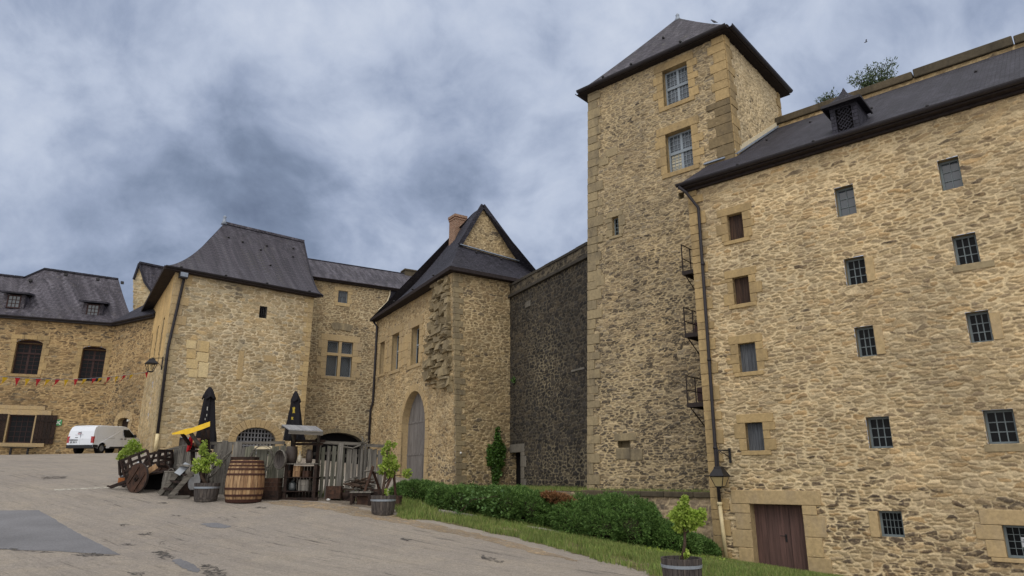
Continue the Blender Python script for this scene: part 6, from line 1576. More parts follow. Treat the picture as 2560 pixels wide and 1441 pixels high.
s.beam(on(522, 1109, YF + .12), on(712, 1107, YF + .12), .05, .09); s.beam(on(780, 1105, YF + .12), on(908, 1111, YF + .35), .06, .1); s.beam(on(906, 1113, YF + .5), on(962, 1116, YF + .9), .05, .1); s.beam(on(400, 1130, YF + 1.0), on(470, 1112, YF + .8), .04, .06); s.build('beam', M['wood_greyh'], t)
for (x, y, Y_) in ((524, 1108, YF + .19), (712, 1107, YF + .19), (800, 1106, YF + .21), (906, 1112, YF + .42)):
    s = MB(); P = on(x, y, Y_); s.box(P.x - .035, P.x + .035, P.y, P.y + .06, float(gz(P.x, P.y)) - .05, P.z - .04); s.build('post', M['wood_grey'], t)
# dry branches
def branch(name, label, chains, Y, r, mat='bark'):
    c = on(*chains[0][0], Y); s = MB()
    for ch in chains:
        pts = [on(x, y, Y + random.uniform(-.06, .06)) for x, y in ch]; s.tube(pts, [r * (1 - .55 * i / (len(pts) - 1)) for i in range(len(pts))], 6)
    return tag(s.build(name, M[mat], None, loc=c, smooth=True), label, 'branch')
branch('dry_branch', 'bleached forked dry branch lying on the rail below the dark archway', [[(850, 1117), (868, 1119), (882, 1121), (900, 1114), (912, 1104), (918, 1098)], [(903, 1112), (908, 1100), (905, 1092)], [(906, 1110), (915, 1108), (922, 1102)]], YF + .2, .035, 'wood_greyh')
branch('dry_vine', 'gnarled grey vine stem climbing the boards behind the tub tree', [[(515, 1222), (520, 1190), (535, 1165), (548, 1145), (556, 1125)], [(530, 1172), (545, 1160), (562, 1142), (578, 1128)], [(522, 1195), (540, 1182), (552, 1165)]], YF - .35, .035, 'wood_greyh')
s = MB(); s.tube([on(560, 1252, YF - .25), on(562, 1182, YF - .25)], .02, 6); s.tube([on(548, 1170, YF - .25), on(580, 1128, YF - .25)], .022, 6); s.tube([on(562, 1225, YF - .25), on(562, 1140, YF - .25)], .015, 6); tag(s.build('pole_frame', M['wood_greyh'], None, loc=on(560, 1252, YF - .25)), 'thin grey pole frame leaning by the boards left of the barrel', 'pole')

# ================================================================ parasols
M['parasol'] = m_plain('black_parasol_cloth', S(26, 25, 30), .85, .2, 0, .2, 5); M['parasol_yellow'] = m_plain('yellow_print', S(170, 150, 60), .8, .2, 0, .2); M['parasol_white'] = m_plain('white_print', S(170, 170, 165), .8, .2, 0, .2)
def parasol(x, y_top, y_hem, y_bot, rcap, rbot, Y, label, marks, lean=0.0, ph=0.0):
    rcap *= 1.02; rbot *= 1.04
    k = pxm(Y); base = on(x, y_top, Y); base.x += .2; base.z = float(gz(base.x, base.y)); ztop = on(x, y_top, Y).z; zh = on(x, y_hem, Y).z; zb = on(x, y_bot, Y).z
    t = thing('closed_parasol', base, label, 'parasol', 'closed black parasols behind the fence')
    ctr = lambda z: Vector((base.x + lean * (z - ztop), base.y, z))
    def rad(q, a, am): return 1 + am * (1 - 2 * abs(math.sin(3.5 * a + ph + 1.3 * q))) + .10 * math.sin(3 * a + 4 * q + ph) + .04 * math.sin(11 * a + 7 * q)
    s = MB(); n = 64; rows = []
    for i in range(19):
        q = i / 18; z = zh + .25 * (1 - q) * 0 + (zb - zh - .0) * q + .3 * (1 - q) * (ztop - zh); R_ = (rcap * .72 + (rbot - rcap * .72) * q ** 1.1) * k
        rows.append([ctr(z) + Vector((math.cos(a) * R_ * rad(q, a, .08 + .14 * q), math.sin(a) * R_ * rad(q, a, .08 + .14 * q), 0)) for a in np.linspace(0, 2 * PI, n)])
    s.grid(rows); s.build('canopy', M['parasol'], t, smooth=True)
    s = MB(); rows = []
    for q, rr_ in ((0, .08), (.04, .22), (.35, .52), (.7, .78), (.9, .93), (1.0, .97), (1.03, .88)):
        z = ztop + (zh - ztop) * q; rows.append([ctr(z) + Vector((math.cos(a) * rcap * k * rr_ * rad(q, a, .05 * q), math.sin(a) * rcap * k * rr_ * rad(q, a, .05 * q), .04 * math.sin(5 * a) * q)) for a in np.linspace(0, 2 * PI, n)])
    s.grid(rows); s.build('top_cap', M['parasol'], t, smooth=True)
    s = MB(); s.tube([base, ctr(ztop - .1)], .03, 8); s.build('pole', M['iron'], t)
    s = MB(); s.box(base.x - .3, base.x + .3, base.y - .3, base.y + .3, base.z - .02, base.z + .1); s.lathe(base, [(.06, .1), (.045, .4)], 10); s.build('foot', M['iron'], t)
    for (mx, my, w, h, mat) in marks:
        z = on(x, my, Y).z; q = (z - (zh + .3 * (ztop - zh))) / (zb - zh - .3 * (ztop - zh)); q = min(1, max(0, q)); R_ = (rcap * .72 + (rbot - rcap * .72) * q ** 1.1) * k
        s = MB(); rows = []
        # emblem: small jagged motif following the cloth
        for i in range(4):
            zz_ = z - h * k * (i / 3 - .5); row = []
            wq = w * (1.0 if i in (0, 3) else .75)
            for j in range(5):
                xx = (mx - x - (my - y_top) * .1 + wq * (j / 4 - .5)) * k / max(R_, .05); xx = max(-.97, min(.97, xx)); a = -PI / 2 + math.asin(xx); top = (.25 * h * k if (i == 0 and j % 2) else 0)
                rr_ = R_ * rad(q, a, .08 + .14 * q) + .015; p = ctr(zz_ + top) + Vector((math.cos(a) * rr_, math.sin(a) * rr_, 0)); row.append(p)
            rows.append(row)
        s.grid(rows); s.build('print', M[mat], t)
YP = YF + .9
parasol(510, 968, 997, 1122, 17, 25, YP, 'left closed black parasol standing behind the yellow awning', [(519, 1024, 3, 8, 'parasol_white'), (521, 1040, 2.5, 5, 'parasol_white'), (487, 1053, 3, 4, 'parasol_white'), (518, 1050, 2.5, 4, 'parasol_white')], -.055, 0.4)
parasol(725, 978, 1004, 1102, 13, 24, YP - .1, 'right closed black parasol with yellow prints behind the shelf', [(711, 1032, 5, 11, 'parasol_yellow'), (730, 1028, 7, 13, 'parasol_yellow'), (708, 1049, 4, 5, 'parasol_yellow'), (729, 1048, 8, 6, 'parasol_yellow')], -.055, 1.9)

# ================================================================ stall with yellow awning
YA = YF - .3
t = thing('awning_stall', on(490, 1240, YA), 'dark timber stall with a narrow yellow awning beside the left parasol', 'stall')
s = MB(); V = lambda x, y, d=0: on(x, y, YA + d)
fr = [V(430, 1083, -.9), V(448, 1078, -.88), V(462, 1073, -.85), V(480, 1070, -.8), V(505, 1061, -.75), V(525, 1054, -.7)]
lo_ = [V(430, 1087, -.9), V(448, 1086, -.9), V(460, 1085, -.87), V(464, 1088, -.86), V(505, 1074, -.77), V(525, 1066, -.72)]
bk_ = [V(434, 1083, -.55), V(451, 1078, -.53), V(464, 1073, -.5), V(483, 1070, -.45), V(506, 1061, -.4), V(526, 1054, -.35)]
s.grid([lo_, fr]); s.grid([fr, bk_]); s.build('awning', m_plain('yellow_canvas', S(214, 176, 48), .75, .3, 0, .15, 8), t, solid=.006)
for (a, b_, w, m) in [((508, 1064, -.1), (508, 1235, -.1), .11, 'wood_dark'), ((482, 1108, .1), (482, 1235, .1), .1, 'wood_dark'), ((521, 1075, .2), (520, 1235, .2), .08, 'wood_dark')]:
    s = MB(); p, q = V(*a), V(*b_); q.z = float(gz(q.x, q.y)) - .03; s.beam(p, q, w, w, (0, 1, 0)); s.build('post', M[m], t)
s = MB(); s.beam(V(455, 1084, -.8), V(483, 1124, 0), .07, .09); s.build('brace', M['wood_dark'], t)
s = MB(); s.beam(V(473, 1078, -.8), V(505, 1124, -.1), .06, .1); s.build('brace', M['wood_greyh'], t)
s = MB(); s.beam(V(478, 1112, .1), V(524, 1112, .2), .06, .1); s.beam(V(476, 1098, .05), V(524, 1095, .1), .05, .06); s.obox(V(500, 1128, .1), (.28, 0, 0), (0, .25, 0), (0, 0, .03)); s.build('crossbeam', M['wood_dark'], t)
c = V(497, 1108, .1); s = MB(); s.lathe(c - Vector((0, 0, .14)), [(.1, 0), (.14, .08), (.14, .22), (.1, .28)], 14); tag(s.build('copper_pot', m_plain('dull_copper', S(112, 76, 58), .5, .4, .2, .2), None, loc=c, smooth=True), 'round brown copper pot hanging under the yellow awning', 'pot')
t = thing('red_cloth', V(470, 1098, -.05), 'red cloth hanging under the yellow awning', 'cloth')
s = MB(); cols = []
for i in range(9):
    q = i / 8; cols.append([V(473 - 7 * q + w * (7 + 5 * math.sin(q * PI * .9)), 1093 + 37 * q - w * 4, -.25 + .04 * math.sin(w * 7 + q * 3)) for w in np.linspace(0, 1, 6)])
s.grid(cols); s.build('fabric', m_plain('red_cotton', S(176, 28, 36), .8, .2, 0, .15), t, solid=.01)
# ramp / loading steps
t = thing('loading_ramp', V(450, 1240, -1.2), 'pair of steep grey timber beams forming a loading ramp beside the wicker basket', 'ramp')
g0, g1 = hit(398, 1240), hit(424, 1248)
tp0 = V(462, 1166, -.3); tp1 = V(490, 1172, -.7)
for p, q in ((g0, tp0), (g1, tp1)): s = MB(); s.beam(p + Vector((0, 0, .05)), q, .1, .14); s.build('beam', M['wood_greyh'], t)
s = MB(); s.beam(g1 + Vector((-.05, 0, .04)), hit(474, 1247) + Vector((0, 0, .04)), .1, .1); s.build('foot_beam', M['wood_greyh'], t)
s = MB(); s.beam(tp0 + Vector((-.1, 0, .04)), tp1 + Vector((.05, 0, .06)), .35, .05); s.build('top_board', M['wood_grey'], t)
for f in (.3, .55, .8): s = MB(); s.beam(g0.lerp(tp0, f) - Vector((0, 0, .04)), g1.lerp(tp1, f) - Vector((0, 0, .04)), .2, .04); s.build('step', M['wood_dark'], t)
s = MB(); p = V(474, 1200, -.35); s.box(p.x - .3, p.x + .3, p.y, p.y + .35, float(gz(p.x, p.y)) - .02, p.z); tag(s.build('timber_block', M['wood_dark'], None, loc=p), 'dark timber block below the loading ramp', 'block')
s = MB(); a = V(443, 1186, -.6); b_ = V(470, 1160, -.35); s.beam(a, b_, .22, .03, (0, -1, .4)); tag(s.build('pale_plank', m_plain('pale_blue_grey_board', S(150, 156, 164), .7, .3, 0, .1), None, loc=a), 'pale blue grey plank lying on the loading ramp', 'plank')

def sack(label, x, y, rx, ry, Y, mat='sack', base=None):
    c = on(x, y, Y); k = pxm(Y); s = MB(); rows = []; n = 18
    for i in range(15):
        q = i / 14; z = -ry * k + 2 * ry * k * q; R_ = rx * k * (math.sin(PI * min(.985, max(.02, q * .86 + .06))) ** .55) * (1 - .35 * q)
        if q > .86: R_ *= 1 + 1.1 * (q - .86)
        rows.append([c + Vector((math.cos(a) * R_ * (1 + .06 * math.sin(5 * a + 3 * q)) + .05 * q, math.sin(a) * R_ * .75 * (1 + .06 * math.cos(4 * a)), z + .015 * math.sin(6 * a))) for a in np.linspace(0, 2 * PI, n)])
    s.grid(rows); s.poly(list(reversed(rows[0][:-1]))); s.poly(rows[-1][:-1])
    return tag(s.build('sack', M[mat], None, loc=c, smooth=True), label, 'sack')
M['sack'] = m_plain('white_woven_sack', S(184, 186, 190), .8, .2, 0, .12, 6, .3)
sack('plump white sack on the ground behind the tub tree by the barrel', 484, 1204, 17, 20, Y1 + .75)
sack('small white sack lying in the brown cart', 346, 1161, 10, 7, hit(335, 1232).y + .45)

# wicker basket
b = hit(408, 1241); k = pxm(b.y); b.y += .3; b.z = float(gz(b.x, b.y)); H = 56 * k
t = thing('wicker_basket', b, 'tall grey wicker basket standing between the cart and the ramp', 'basket')
s = MB(); rows = []; n = 36
for i in range(33):
    q = i / 32; R_ = (16 + 8 * q) * k * (1 + .025 * (i % 2)); rows.append([b + Vector((math.cos(a) * R_ * (1 + .03 * math.cos(12 * a + PI * i)) + .12 * q * q, math.sin(a) * R_ * (1 + .03 * math.cos(12 * a + PI * i)), H * q)) for a in np.linspace(0, 2 * PI, n)])
s.grid(rows); s.build('body', M['wood_grey'], t, solid=.015)
s = MB(); s.lathe(b + Vector((.12, 0, H)), [(24 * k, -.03), (25.5 * k, 0), (24 * k, .03), (22.5 * k, 0), (24 * k, -.03)], 28, cap=False); s.build('rim', M['wood_greyh'], t)
s = MB(); s.tube([b + Vector((.12 - 9 * k + 18 * k * q, -22 * k, H + .1 * math.sin(PI * q))) for q in np.linspace(0, 1, 9)], .014, 6); s.build('handle', M['wood_greyh'], t)

# ================================================================ hand cart
w0 = hit(338, 1233); k = pxm(w0.y); Rw = 36 * k
t = thing('hand_cart', w0, 'dark brown hand cart with a solid disc wheel and slatted sides', 'cart')
wn = Vector((-.30, -.95, .05)).normalized(); wx = Vector((wn.y, -wn.x, 0)).normalized() * -1
L = Vector((.93, -.12, .0)).normalized(); Nn = Vector((L.y, -L.x, 0)); Nn = Nn if Nn.y < 0 else -Nn
wc = Vector((w0.x, w0.y, float(gz(w0.x, w0.y)) + Rw))
def wheel(c, wn):
    ax = wn.cross(Vector((0, 0, 1))).normalized(); ay = wn.cross(ax)
    s = MB(); nb = 5; 
    s.lathe(c, [(.01, -.03), (Rw, -.03), (Rw, .03), (.01, .03)], 30, ax, ay, wn, cap=False); wh = s.build('wheel', M['wood_brown'], t)
    s = MB(); s.lathe(c, [(Rw + .002, -.032), (Rw + .014, -.032), (Rw + .014, .032), (Rw + .002, .032)], 30, ax, ay, wn, cap=False); s.build('tyre', M['iron_brown'], wh)
    d1 = (ax * math.cos(.95) + ay * math.sin(.95)); d2 = wn.cross(d1)
    for sg in (-1, 1): s = MB(); hl = Rw * .72; s.obox(c + d2 * sg * Rw * .42 + wn * .045, d1 * hl, d2 * .045, wn * .015); s.build('batten', M['wood_brown'], wh)
    s = MB(); s.obox(c + wn * .05, (ax + ay) * .055, (ax - ay) * .055, wn * .02); s.lathe(c, [(.05, .03), (.04, .12)], 10, ax, ay, wn); s.build('hub', M['wood_dark'], wh)
wheel(wc, (Nn + Vector((-.5, 0, 0))).normalized() if False else Vector((-.28, -.78, .06)).normalized() if False else Vector((-.40, -.91, 0.03)).normalized())
wheel(wc + Vector((.25, .95, .03)), Vector((-.40, -.91, .03)).normalized())
Yc = wc.y + .12
X = lambda x, y, d=0: on(x, y, Yc + d)
def rack(pa, pb, pc, pd, d, nr, ns, nm='side_rack'):
    """slatted side: lower-left, lower-right, upper-right, upper-left picture points"""
    a, b_, c_, d_ = [X(*p, dd) for p, dd in zip((pa, pb, pc, pd), d)]
    s = MB()
    for i in range(nr): q = i / (nr - 1); s.beam(a.lerp(d_, q), b_.lerp(c_, q), .03, .08)
    for i in range(ns): q = i / (ns - 1); s.beam(a.lerp(b_, q), d_.lerp(c_, q), .045, .09, (0, 1, 0))
    s.build(nm, M['wood_dark'], t)
rack((312, 1192), (378, 1168), (368, 1126), (302, 1153), (0, .1, .1, 0), 4, 4)
rack((352, 1178), (432, 1160), (430, 1126), (372, 1136), (1.0, 1.1, 1.1, 1.0), 4, 5)
rack((396, 1166), (428, 1168), (430, 1128), (396, 1127), (.2, 1.0, 1.0, .2), 3, 3, 'end_rack')
rack((300, 1188), (318, 1180), (308, 1152), (298, 1153), (0, .95, .95, 0), 3, 3, 'front_rack')
a, b_, c_, d_ = X(312, 1196, .02), X(436, 1172, .1), X(438, 1170, 1.05), X(330, 1188, 1.0)
s = MB(); u_ = Vector((0, 0, .06)); s.hexa([a - u_, b_ - u_, c_ - u_, d_ - u_, a, b_, c_, d_]); s.build('bed', M['wood_dark'], t)
s = MB(); s.beam(X(365, 1183, -.05), X(392, 1165, 0), .04, .16); s.build('tail_plank', M['wood_oak'], t)
s = MB(); p0, p1_ = X(322, 1202, .25), hit(277, 1223) + Vector((0, 0, .06)); s.beam(p0, p1_, .08, .09); s.beam(p1_, p1_ + Vector((-.12, 0, .03)), .06, .05); s.beam(p0 + Vector((0, .5, 0)), p1_ + Vector((.1, .5, .03)), .08, .09); s.build('shaft', M['wood_dark'], t)
s = MB(); s.beam(X(345, 1196, .1), X(348, 1194, 1.2), .08, .1); s.build('axle', M['wood_dark'], t)
s = MB(); p = X(392, 1178, .75); s.box(p.x - .38, p.x + .4, p.y - .1, p.y + .5, float(gz(p.x, p.y)) - .03, p.z - .04); tag(s.build('cart_shade_box', M['void'], None, loc=p), 'black box painted in for the shade under the rear of the brown cart', 'box')  # black volume added for the dark under the cart bed
s = MB(); p = X(306, 1203, .45); s.box(p.x - .12, p.x + .12, p.y - .04, p.y + .04, p.z - .1, p.z + .1); tag(s.build('orange_board', m_plain('orange_brown_board', S(150, 92, 52), .8, .2, 0, .2), None, loc=p), 'orange brown board between the tub and the cart wheel', 'board')

# ================================================================ right of the shelf
YR = hit(900, 1262).y; kR = pxm(YR)
crate(836, 1217, 1247, 38, YF - .15, .4, 'wood_brown', 'weathered red brown crate below the gappy fence')
p = on(868, 1248, YF - .1); s = MB(); g_ = float(gz(p.x, p.y)); s.lathe(Vector((p.x, p.y, g_)), [(.14, 0), (.19, .12), (.2, .24), (.18, .24), (.15, .1), (.02, .04)], 16, cap=False); tag(s.build('dark_basket', M['wood_dark'], None, loc=p, smooth=True), 'low dark round basket beside the weathered crate and the bench', 'basket')
a = hit(880, 1262); t = thing('wooden_bench', a, 'small dark wooden bench in the grass in front of the firewood', 'bench')
zt = on(903, 1229, a.y + .1).z; xa, xb = on(876, 1229, a.y).x, on(930, 1229, a.y).x
s = MB(); s.box(xa, xb, a.y - .1, a.y + .25, zt - .04, zt); s.build('seat', M['wood_grey'], t)
for xx, yy in ((xa + .06, a.y - .05), (xb - .06, a.y - .05), (xa + .06, a.y + .2), (xb - .06, a.y + .2)): s = MB(); s.box(xx - .035, xx + .035, yy - .03, yy + .03, float(gz(xx, yy)) - .03, zt - .04); s.build('leg', M['wood_dark'], t)
s = MB(); s.box(xa + .1, xb - .1, a.y - .06, a.y - .03, zt - .13, zt - .045); s.build('apron', M['wood_dark'], t)
# firewood
t_w = YF + .1
for k_ in range(30):
    row = k_ // 8; x = 872 + (k_ % 8) * 7.2 + random.uniform(-3, 3) + row * 2; y = 1222 - row * 7.5 + random.uniform(-2, 2)
    if x > 932: continue
    c = on(x, y, t_w - .25 + random.uniform(-.08, .08)); an = random.uniform(-.5, .5); d = Vector((1.0, random.uniform(-.7, .3), random.uniform(-.3, .35))).normalized()
    L_ = random.uniform(.12, .32); r_ = random.uniform(.018, .036); s = MB(); s.tube([c - d * L_, c + d * L_ * .1 + Vector((0, 0, random.uniform(-.02, .02))), c + d * L_], [r_, r_ * 1.1, r_ * .9], 6)
    tag(s.build('firewood_log', M['bark'] if random.random() < .6 else M['wood_greyh'], None, loc=c), 'short rough log in the firewood heap against the picket fence', 'firewood', 'firewood logs')
# pile support
p = on(900, 1228, t_w - .1); s = MB(); s.box(p.x - .42, p.x + .42, p.y - .25, p.y + .2, float(gz(p.x, p.y)) - .03, p.z); tag(s.build('log_rack', M['wood_dark'], None, loc=p), 'low dark rack carrying the firewood heap', 'rack')
# trestle winch
YW = hit(940, 1266).y + .25
W_ = lambda x, y, d=0: on(x, y, YW + d)
t = thing('timber_trestle', W_(945, 1262), 'brown A shaped timber trestle with a branch as its axle behind the tub tree', 'trestle')
def gd(x, y, d): p = W_(x, y, d); p.z = float(gz(p.x, p.y)) + .12; return p
for a_, b_ in (((906, 1246, -.1), (933, 1166, .1)), ((950, 1228, .5), (930, 1170, .15)), ((958, 1240, -.1), (984, 1178, .1)), ((991, 1262, .3), (984, 1180, .15))):
    s = MB(); s.beam(W_(*a_), W_(*b_), .07, .09, (0, 1, 0)); s.build('leg', M['wood_brown'], t)
s = MB(); s.tube([W_(911, 1179, .1), W_(930, 1176, .1), W_(950, 1183, .1), W_(975, 1180, .1), W_(998, 1176, .1)], .03, 7); s.tube([W_(925, 1180, .2), W_(945, 1184, .2), W_(960, 1184, .2)], .025, 6); s.build('axle_branch', M['wood_greyh'], t)
p = W_(948, 1258); s = MB(); x0_, x1_ = W_(896, 1258).x, W_(1001, 1258).x; zb_ = float(gz(p.x, p.y)) - .03
s.box(x0_, x1_, p.y - .22, p.y - .18, zb_, zb_ + .30); s.box(x0_, x1_, p.y + .3, p.y + .34, zb_, zb_ + .30); s.box(x0_, x0_ + .04, p.y - .179, p.y + .299, zb_, zb_ + .28); s.box(x1_ - .04, x1_, p.y - .179, p.y + .299, zb_, zb_ + .28); s.build('base_box', M['wood_brown'], t)
crate(942, 1224, 1243, 30, YW + .1, .3, 'wood_dark', 'small dark crate set inside the timber trestle')
for (x, y, r, lab, c_) in [(820, 1252, .05, 'crumpled white scrap lying on the dirt in front of the fence', S(190, 190, 188)), (850, 1242, .045, 'small white pebble under the weathered crate', S(170, 165, 155)), (1057, 1272, .05, 'left one of two small white scraps in the grass below the leftmost bush', S(185, 188, 180)), (1092, 1275, .05, 'right one of two small white scraps in the grass below the leftmost bush', S(185, 188, 180))]:
    c = hit(x, y); s = MB(); s.blob(c + Vector((0, 0, r * .5)), r * 1.3, r, r * .7, 8, 5, .25); tag(s.build('white_scrap', m_plain('white_scrap', c_, .8, .2, 0, .1), None, loc=c), lab, 'scrap')
# ================================================================ hedge of junipers
def juniper(ells, n, label, seed, mat='leaf_juniper', size=.115, group='juniper bushes along the verge', zmin=None):
    rg = np.random.RandomState(seed)
    ce = np.array([e[0] for e in ells]); ra = np.array([e[1] for e in ells])
    base = Vector((float(ce[:, 0].mean()), float(ce[:, 1].mean()), 0)); base.z = float(gz(base.x, base.y))
    t = thing('juniper_bush', base, label, 'bush', group)
    s = MB()
    for c, r in zip(ce, ra): s.blob(c, r[0] * .66, r[1] * .66, r[2] * .66, 14, 9, .08)
    s.build('shade_core', M['bush_core'], t, smooth=True)  # solid dark core added to block light inside the bush
    w = np.prod(ra, 1) ** (2 / 3); w /= w.sum(); i = rg.choice(len(ce), n, p=w)
    d = rg.normal(0, 1, (n, 3)); d[:, 2] = d[:, 2] * .9 + .15; d /= np.linalg.norm(d, axis=1)[:, None]
    lump = 0.72 + 0.44 * fbm(d[:, 0] * 3 + i * 3.1 + 9, d[:, 2] * 3 + d[:, 1] * 2.5 + 9, seed, 3) + rg.uniform(-.06, .06, n)
    P = ce[i] + d * ra[i] * lump[:, None]
    P[:, 2] = np.maximum(P[:, 2], gz(P[:, 0], P[:, 1]) + .02)
    # sprays: a stem direction with a fan of short needles
    a = d * np.array([1, 1, .35]) + np.array([0, 0, .22]) + rg.normal(0, .38, (n, 3)); a /= np.linalg.norm(a, axis=1)[:, None]
    K = 5; Vs, Qs = [], []
    for q in range(K):
        b_ = np.cross(a, rg.normal(0, 1, (n, 3))); b_ /= np.linalg.norm(b_, axis=1)[:, None] + 1e-9
        dr = a + b_ * rg.uniform(.1, .75, n)[:, None]; dr /= np.linalg.norm(dr, axis=1)[:, None]
        L = size * rg.uniform(.5, 1.25, n)[:, None]; sd_ = np.cross(dr, rg.normal(0, 1, (n, 3))); sd_ /= np.linalg.norm(sd_, axis=1)[:, None] + 1e-9
        p0 = P + a * (size * .35 * q / K); wv = sd_ * (size * .095)
        V = np.stack([p0, p0 + dr * L * .55 + wv, p0 + dr * L, p0 + dr * L * .55 - wv], 1).reshape(-1, 3)
        Qs.append(np.arange(n * 4).reshape(-1, 4) + len(Vs) * n * 4); Vs.append(V)
    np_mesh('foliage', np.concatenate(Vs), np.concatenate(Qs), M[mat], t)
    return t
def bush(px, ytop, ybot, wpx, back, label, n, seed, extra=(), mat='leaf_juniper'):
    g = hit(px, ybot); Y = g.y + back * .5; k = pxm(Y); ells = []
    for (x, yt, yb, w, dy) in [(px, ytop, ybot, wpx, 0)] + list(extra):
        Yc_ = Y + dy; zt = on(x, yt, Yc_).z; c = on(x, (yt + yb) / 2, Yc_); zb = float(gz(c.x, c.y)) - .05
        rz_ = (zt - zb) / 1.75; ells.append(((c.x, c.y, zt - rz_), (w * pxm(Yc_) / 2, back * .5, rz_)))
    return juniper(ells, int(n * 1.9), label, seed, mat)
bush(1045, 1205, 1258, 95, 2.2, 'leftmost juniper bush, touching the timber trestle and tub tree', 5200, 61, [(1085, 1213, 1264, 90, .3), (1012, 1208, 1254, 60, .5), (1120, 1216, 1272, 70, .5), (1065, 1209, 1262, 80, .9)])
bush(1150, 1219, 1288, 100, 2.2, 'second juniper bush from the left, below the ivy', 6200, 62, [(1205, 1222, 1298, 100, .2), (1110, 1218, 1278, 80, .4), (1180, 1217, 1290, 90, .9), (1235, 1220, 1302, 80, .8)])
bush(1265, 1223, 1310, 100, 2.4, 'dark middle juniper bush in front of the black doorway', 6800, 63, [(1325, 1233, 1320, 100, .0), (1235, 1224, 1302, 80, .4), (1300, 1222, 1312, 100, 1.0), (1365, 1244, 1328, 80, .1), (1350, 1232, 1320, 80, .9)])
bush(1420, 1252, 1342, 90, 2.4, 'broad juniper bush right of the dead brown patch', 9000, 64, [(1480, 1246, 1352, 110, .2), (1545, 1243, 1358, 110, .3), (1600, 1247, 1366, 90, .4), (1450, 1243, 1342, 110, .9), (1520, 1238, 1350, 120, 1.0), (1570, 1270, 1374, 100, -.4), (1500, 1276, 1362, 100, -.4), (1430, 1280, 1346, 80, -.3)])
bush(1665, 1308, 1386, 90, 2.0, 'sprawling juniper bush behind the nearest tub tree', 6000, 65, [(1615, 1268, 1374, 70, .5), (1630, 1296, 1382, 80, .2), (1700, 1326, 1390, 80, .1), (1690, 1312, 1386, 80, .7)])
bush(1755, 1352, 1396, 80, 1.3, 'rightmost low juniper bush beside the cream drainpipe foot', 3200, 66, [(1715, 1342, 1394, 70, .2), (1735, 1338, 1392, 70, .6)])
g = hit(1395, 1338); Y = g.y + 1.3
juniper([(np.array(on(1392, 1246, Y)), (.30, .3, .10)), (np.array(on(1414, 1255, Y - .1)), (.24, .3, .09)), (np.array(on(1372, 1240, Y + .1)), (.2, .25, .07))], 700, 'dead brown juniper patch in the middle of the hedge', 67, 'leaf_brown')
# creeping leaves in front of the middle bush
def leaf_patch(name, label, cat, cs, n, size, mat, seed, group=None, stems=None, kind=None):
    rg = np.random.RandomState(seed); ce = np.array([c for c, r in cs]); ra = np.array([r for c, r in cs]); base = Vector(ce[0].tolist())
    V, Q = leaf_arrays(ce, ra, n, size, rg)
    if stems:
        t = thing(name, base, label, cat, group); np_mesh('leaves', V, Q, M[mat], t); s = MB()
        for st_ in stems: s.tube(st_[0], st_[1], 6)
        s.build('stem', M['bark'], t, smooth=True); return t
    o = np_mesh(name, V, Q, M[mat], None, loc=base); return tag(o, label, cat, group)
Yb = hit(1220, 1305).y + .3
leaf_patch('bramble', 'broad leaved bramble creeping over the second and third bushes', 'bramble', [(np.array(on(x, y, Yb + .35 * (y < 1235))), (.4, .25, .22)) for x, y in [(1180, 1240), (1150, 1262), (1210, 1255), (1235, 1235), (1190, 1225), (1245, 1275)]], 350, .09, 'leaf_dark', 71, stems=[[[on(x, y, Yb) for x, y in [(1150, 1280), (1180, 1250), (1215, 1245), (1245, 1240)]], [.02, .015, .012, .008]]])
wd = np.concatenate([np.array(hit(x, y)) + RNG.normal(0, 1, (90, 3)) * (.3, .2, 0) for x, y in [(1640, 1385), (1665, 1390), (1770, 1398), (1800, 1402), (1745, 1400), (1850, 1405)]]); wd[:, 2] = gz(wd[:, 0], wd[:, 1]) + .06
V, Q = leaf_arrays(wd, np.full((len(wd), 3), .06), 900, .07, np.random.RandomState(72)); tag(np_mesh('weeds', V, Q, M['leaf_vine'], None), kind='stuff')

# ================================================================ ivy and wall plants
iv = []; Yv = None
for (x, y, w) in [(1244, 1082, 4), (1243, 1100, 6), (1238, 1122, 16), (1250, 1118, 10), (1232, 1140, 14), (1246, 1140, 14), (1256, 1128, 7), (1238, 1160, 16), (1248, 1160, 10), (1240, 1180, 11), (1238, 1198, 7), (1225, 1128, 7), (1226, 1150, 8)]:
    u, z = GR.uz(x, y, .15); p = GR.pt(u, z, .16); iv.append((np.array(p), (w * .03, .14, .38)))
st = [[GR.pt(*GR.uz(x, y, .1), .1) for x, y in [(1238, 1214), (1240, 1180), (1243, 1130), (1244, 1080)]], [.06, .05, .04, .02]]
leaf_patch('ivy', 'flame shaped ivy climbing the wall left of the black doorway', 'ivy', iv, 3000, .13, 'leaf_ivy', 73, stems=[st])
for k_, (x, y, r, n, lab) in enumerate([(1262, 906, 9, 160, 'fern tuft growing from the corner beside the dark curtain wall, at mid height'), (1266, 742, 8, 120, 'dry plant tuft high up where the gatehouse meets the dark curtain wall'), (1285, 950, 6, 70, 'tiny plant tuft in the dark curtain wall below the fern tuft')]):
    u, z = C.uz(x, y, .1); p = C.pt(u, z, .12); leaf_patch('wall_plant', lab, 'plant', [(np.array(p), (r * .026, .15, r * .03))], n, .12, 'leaf_dark', 80 + k_)
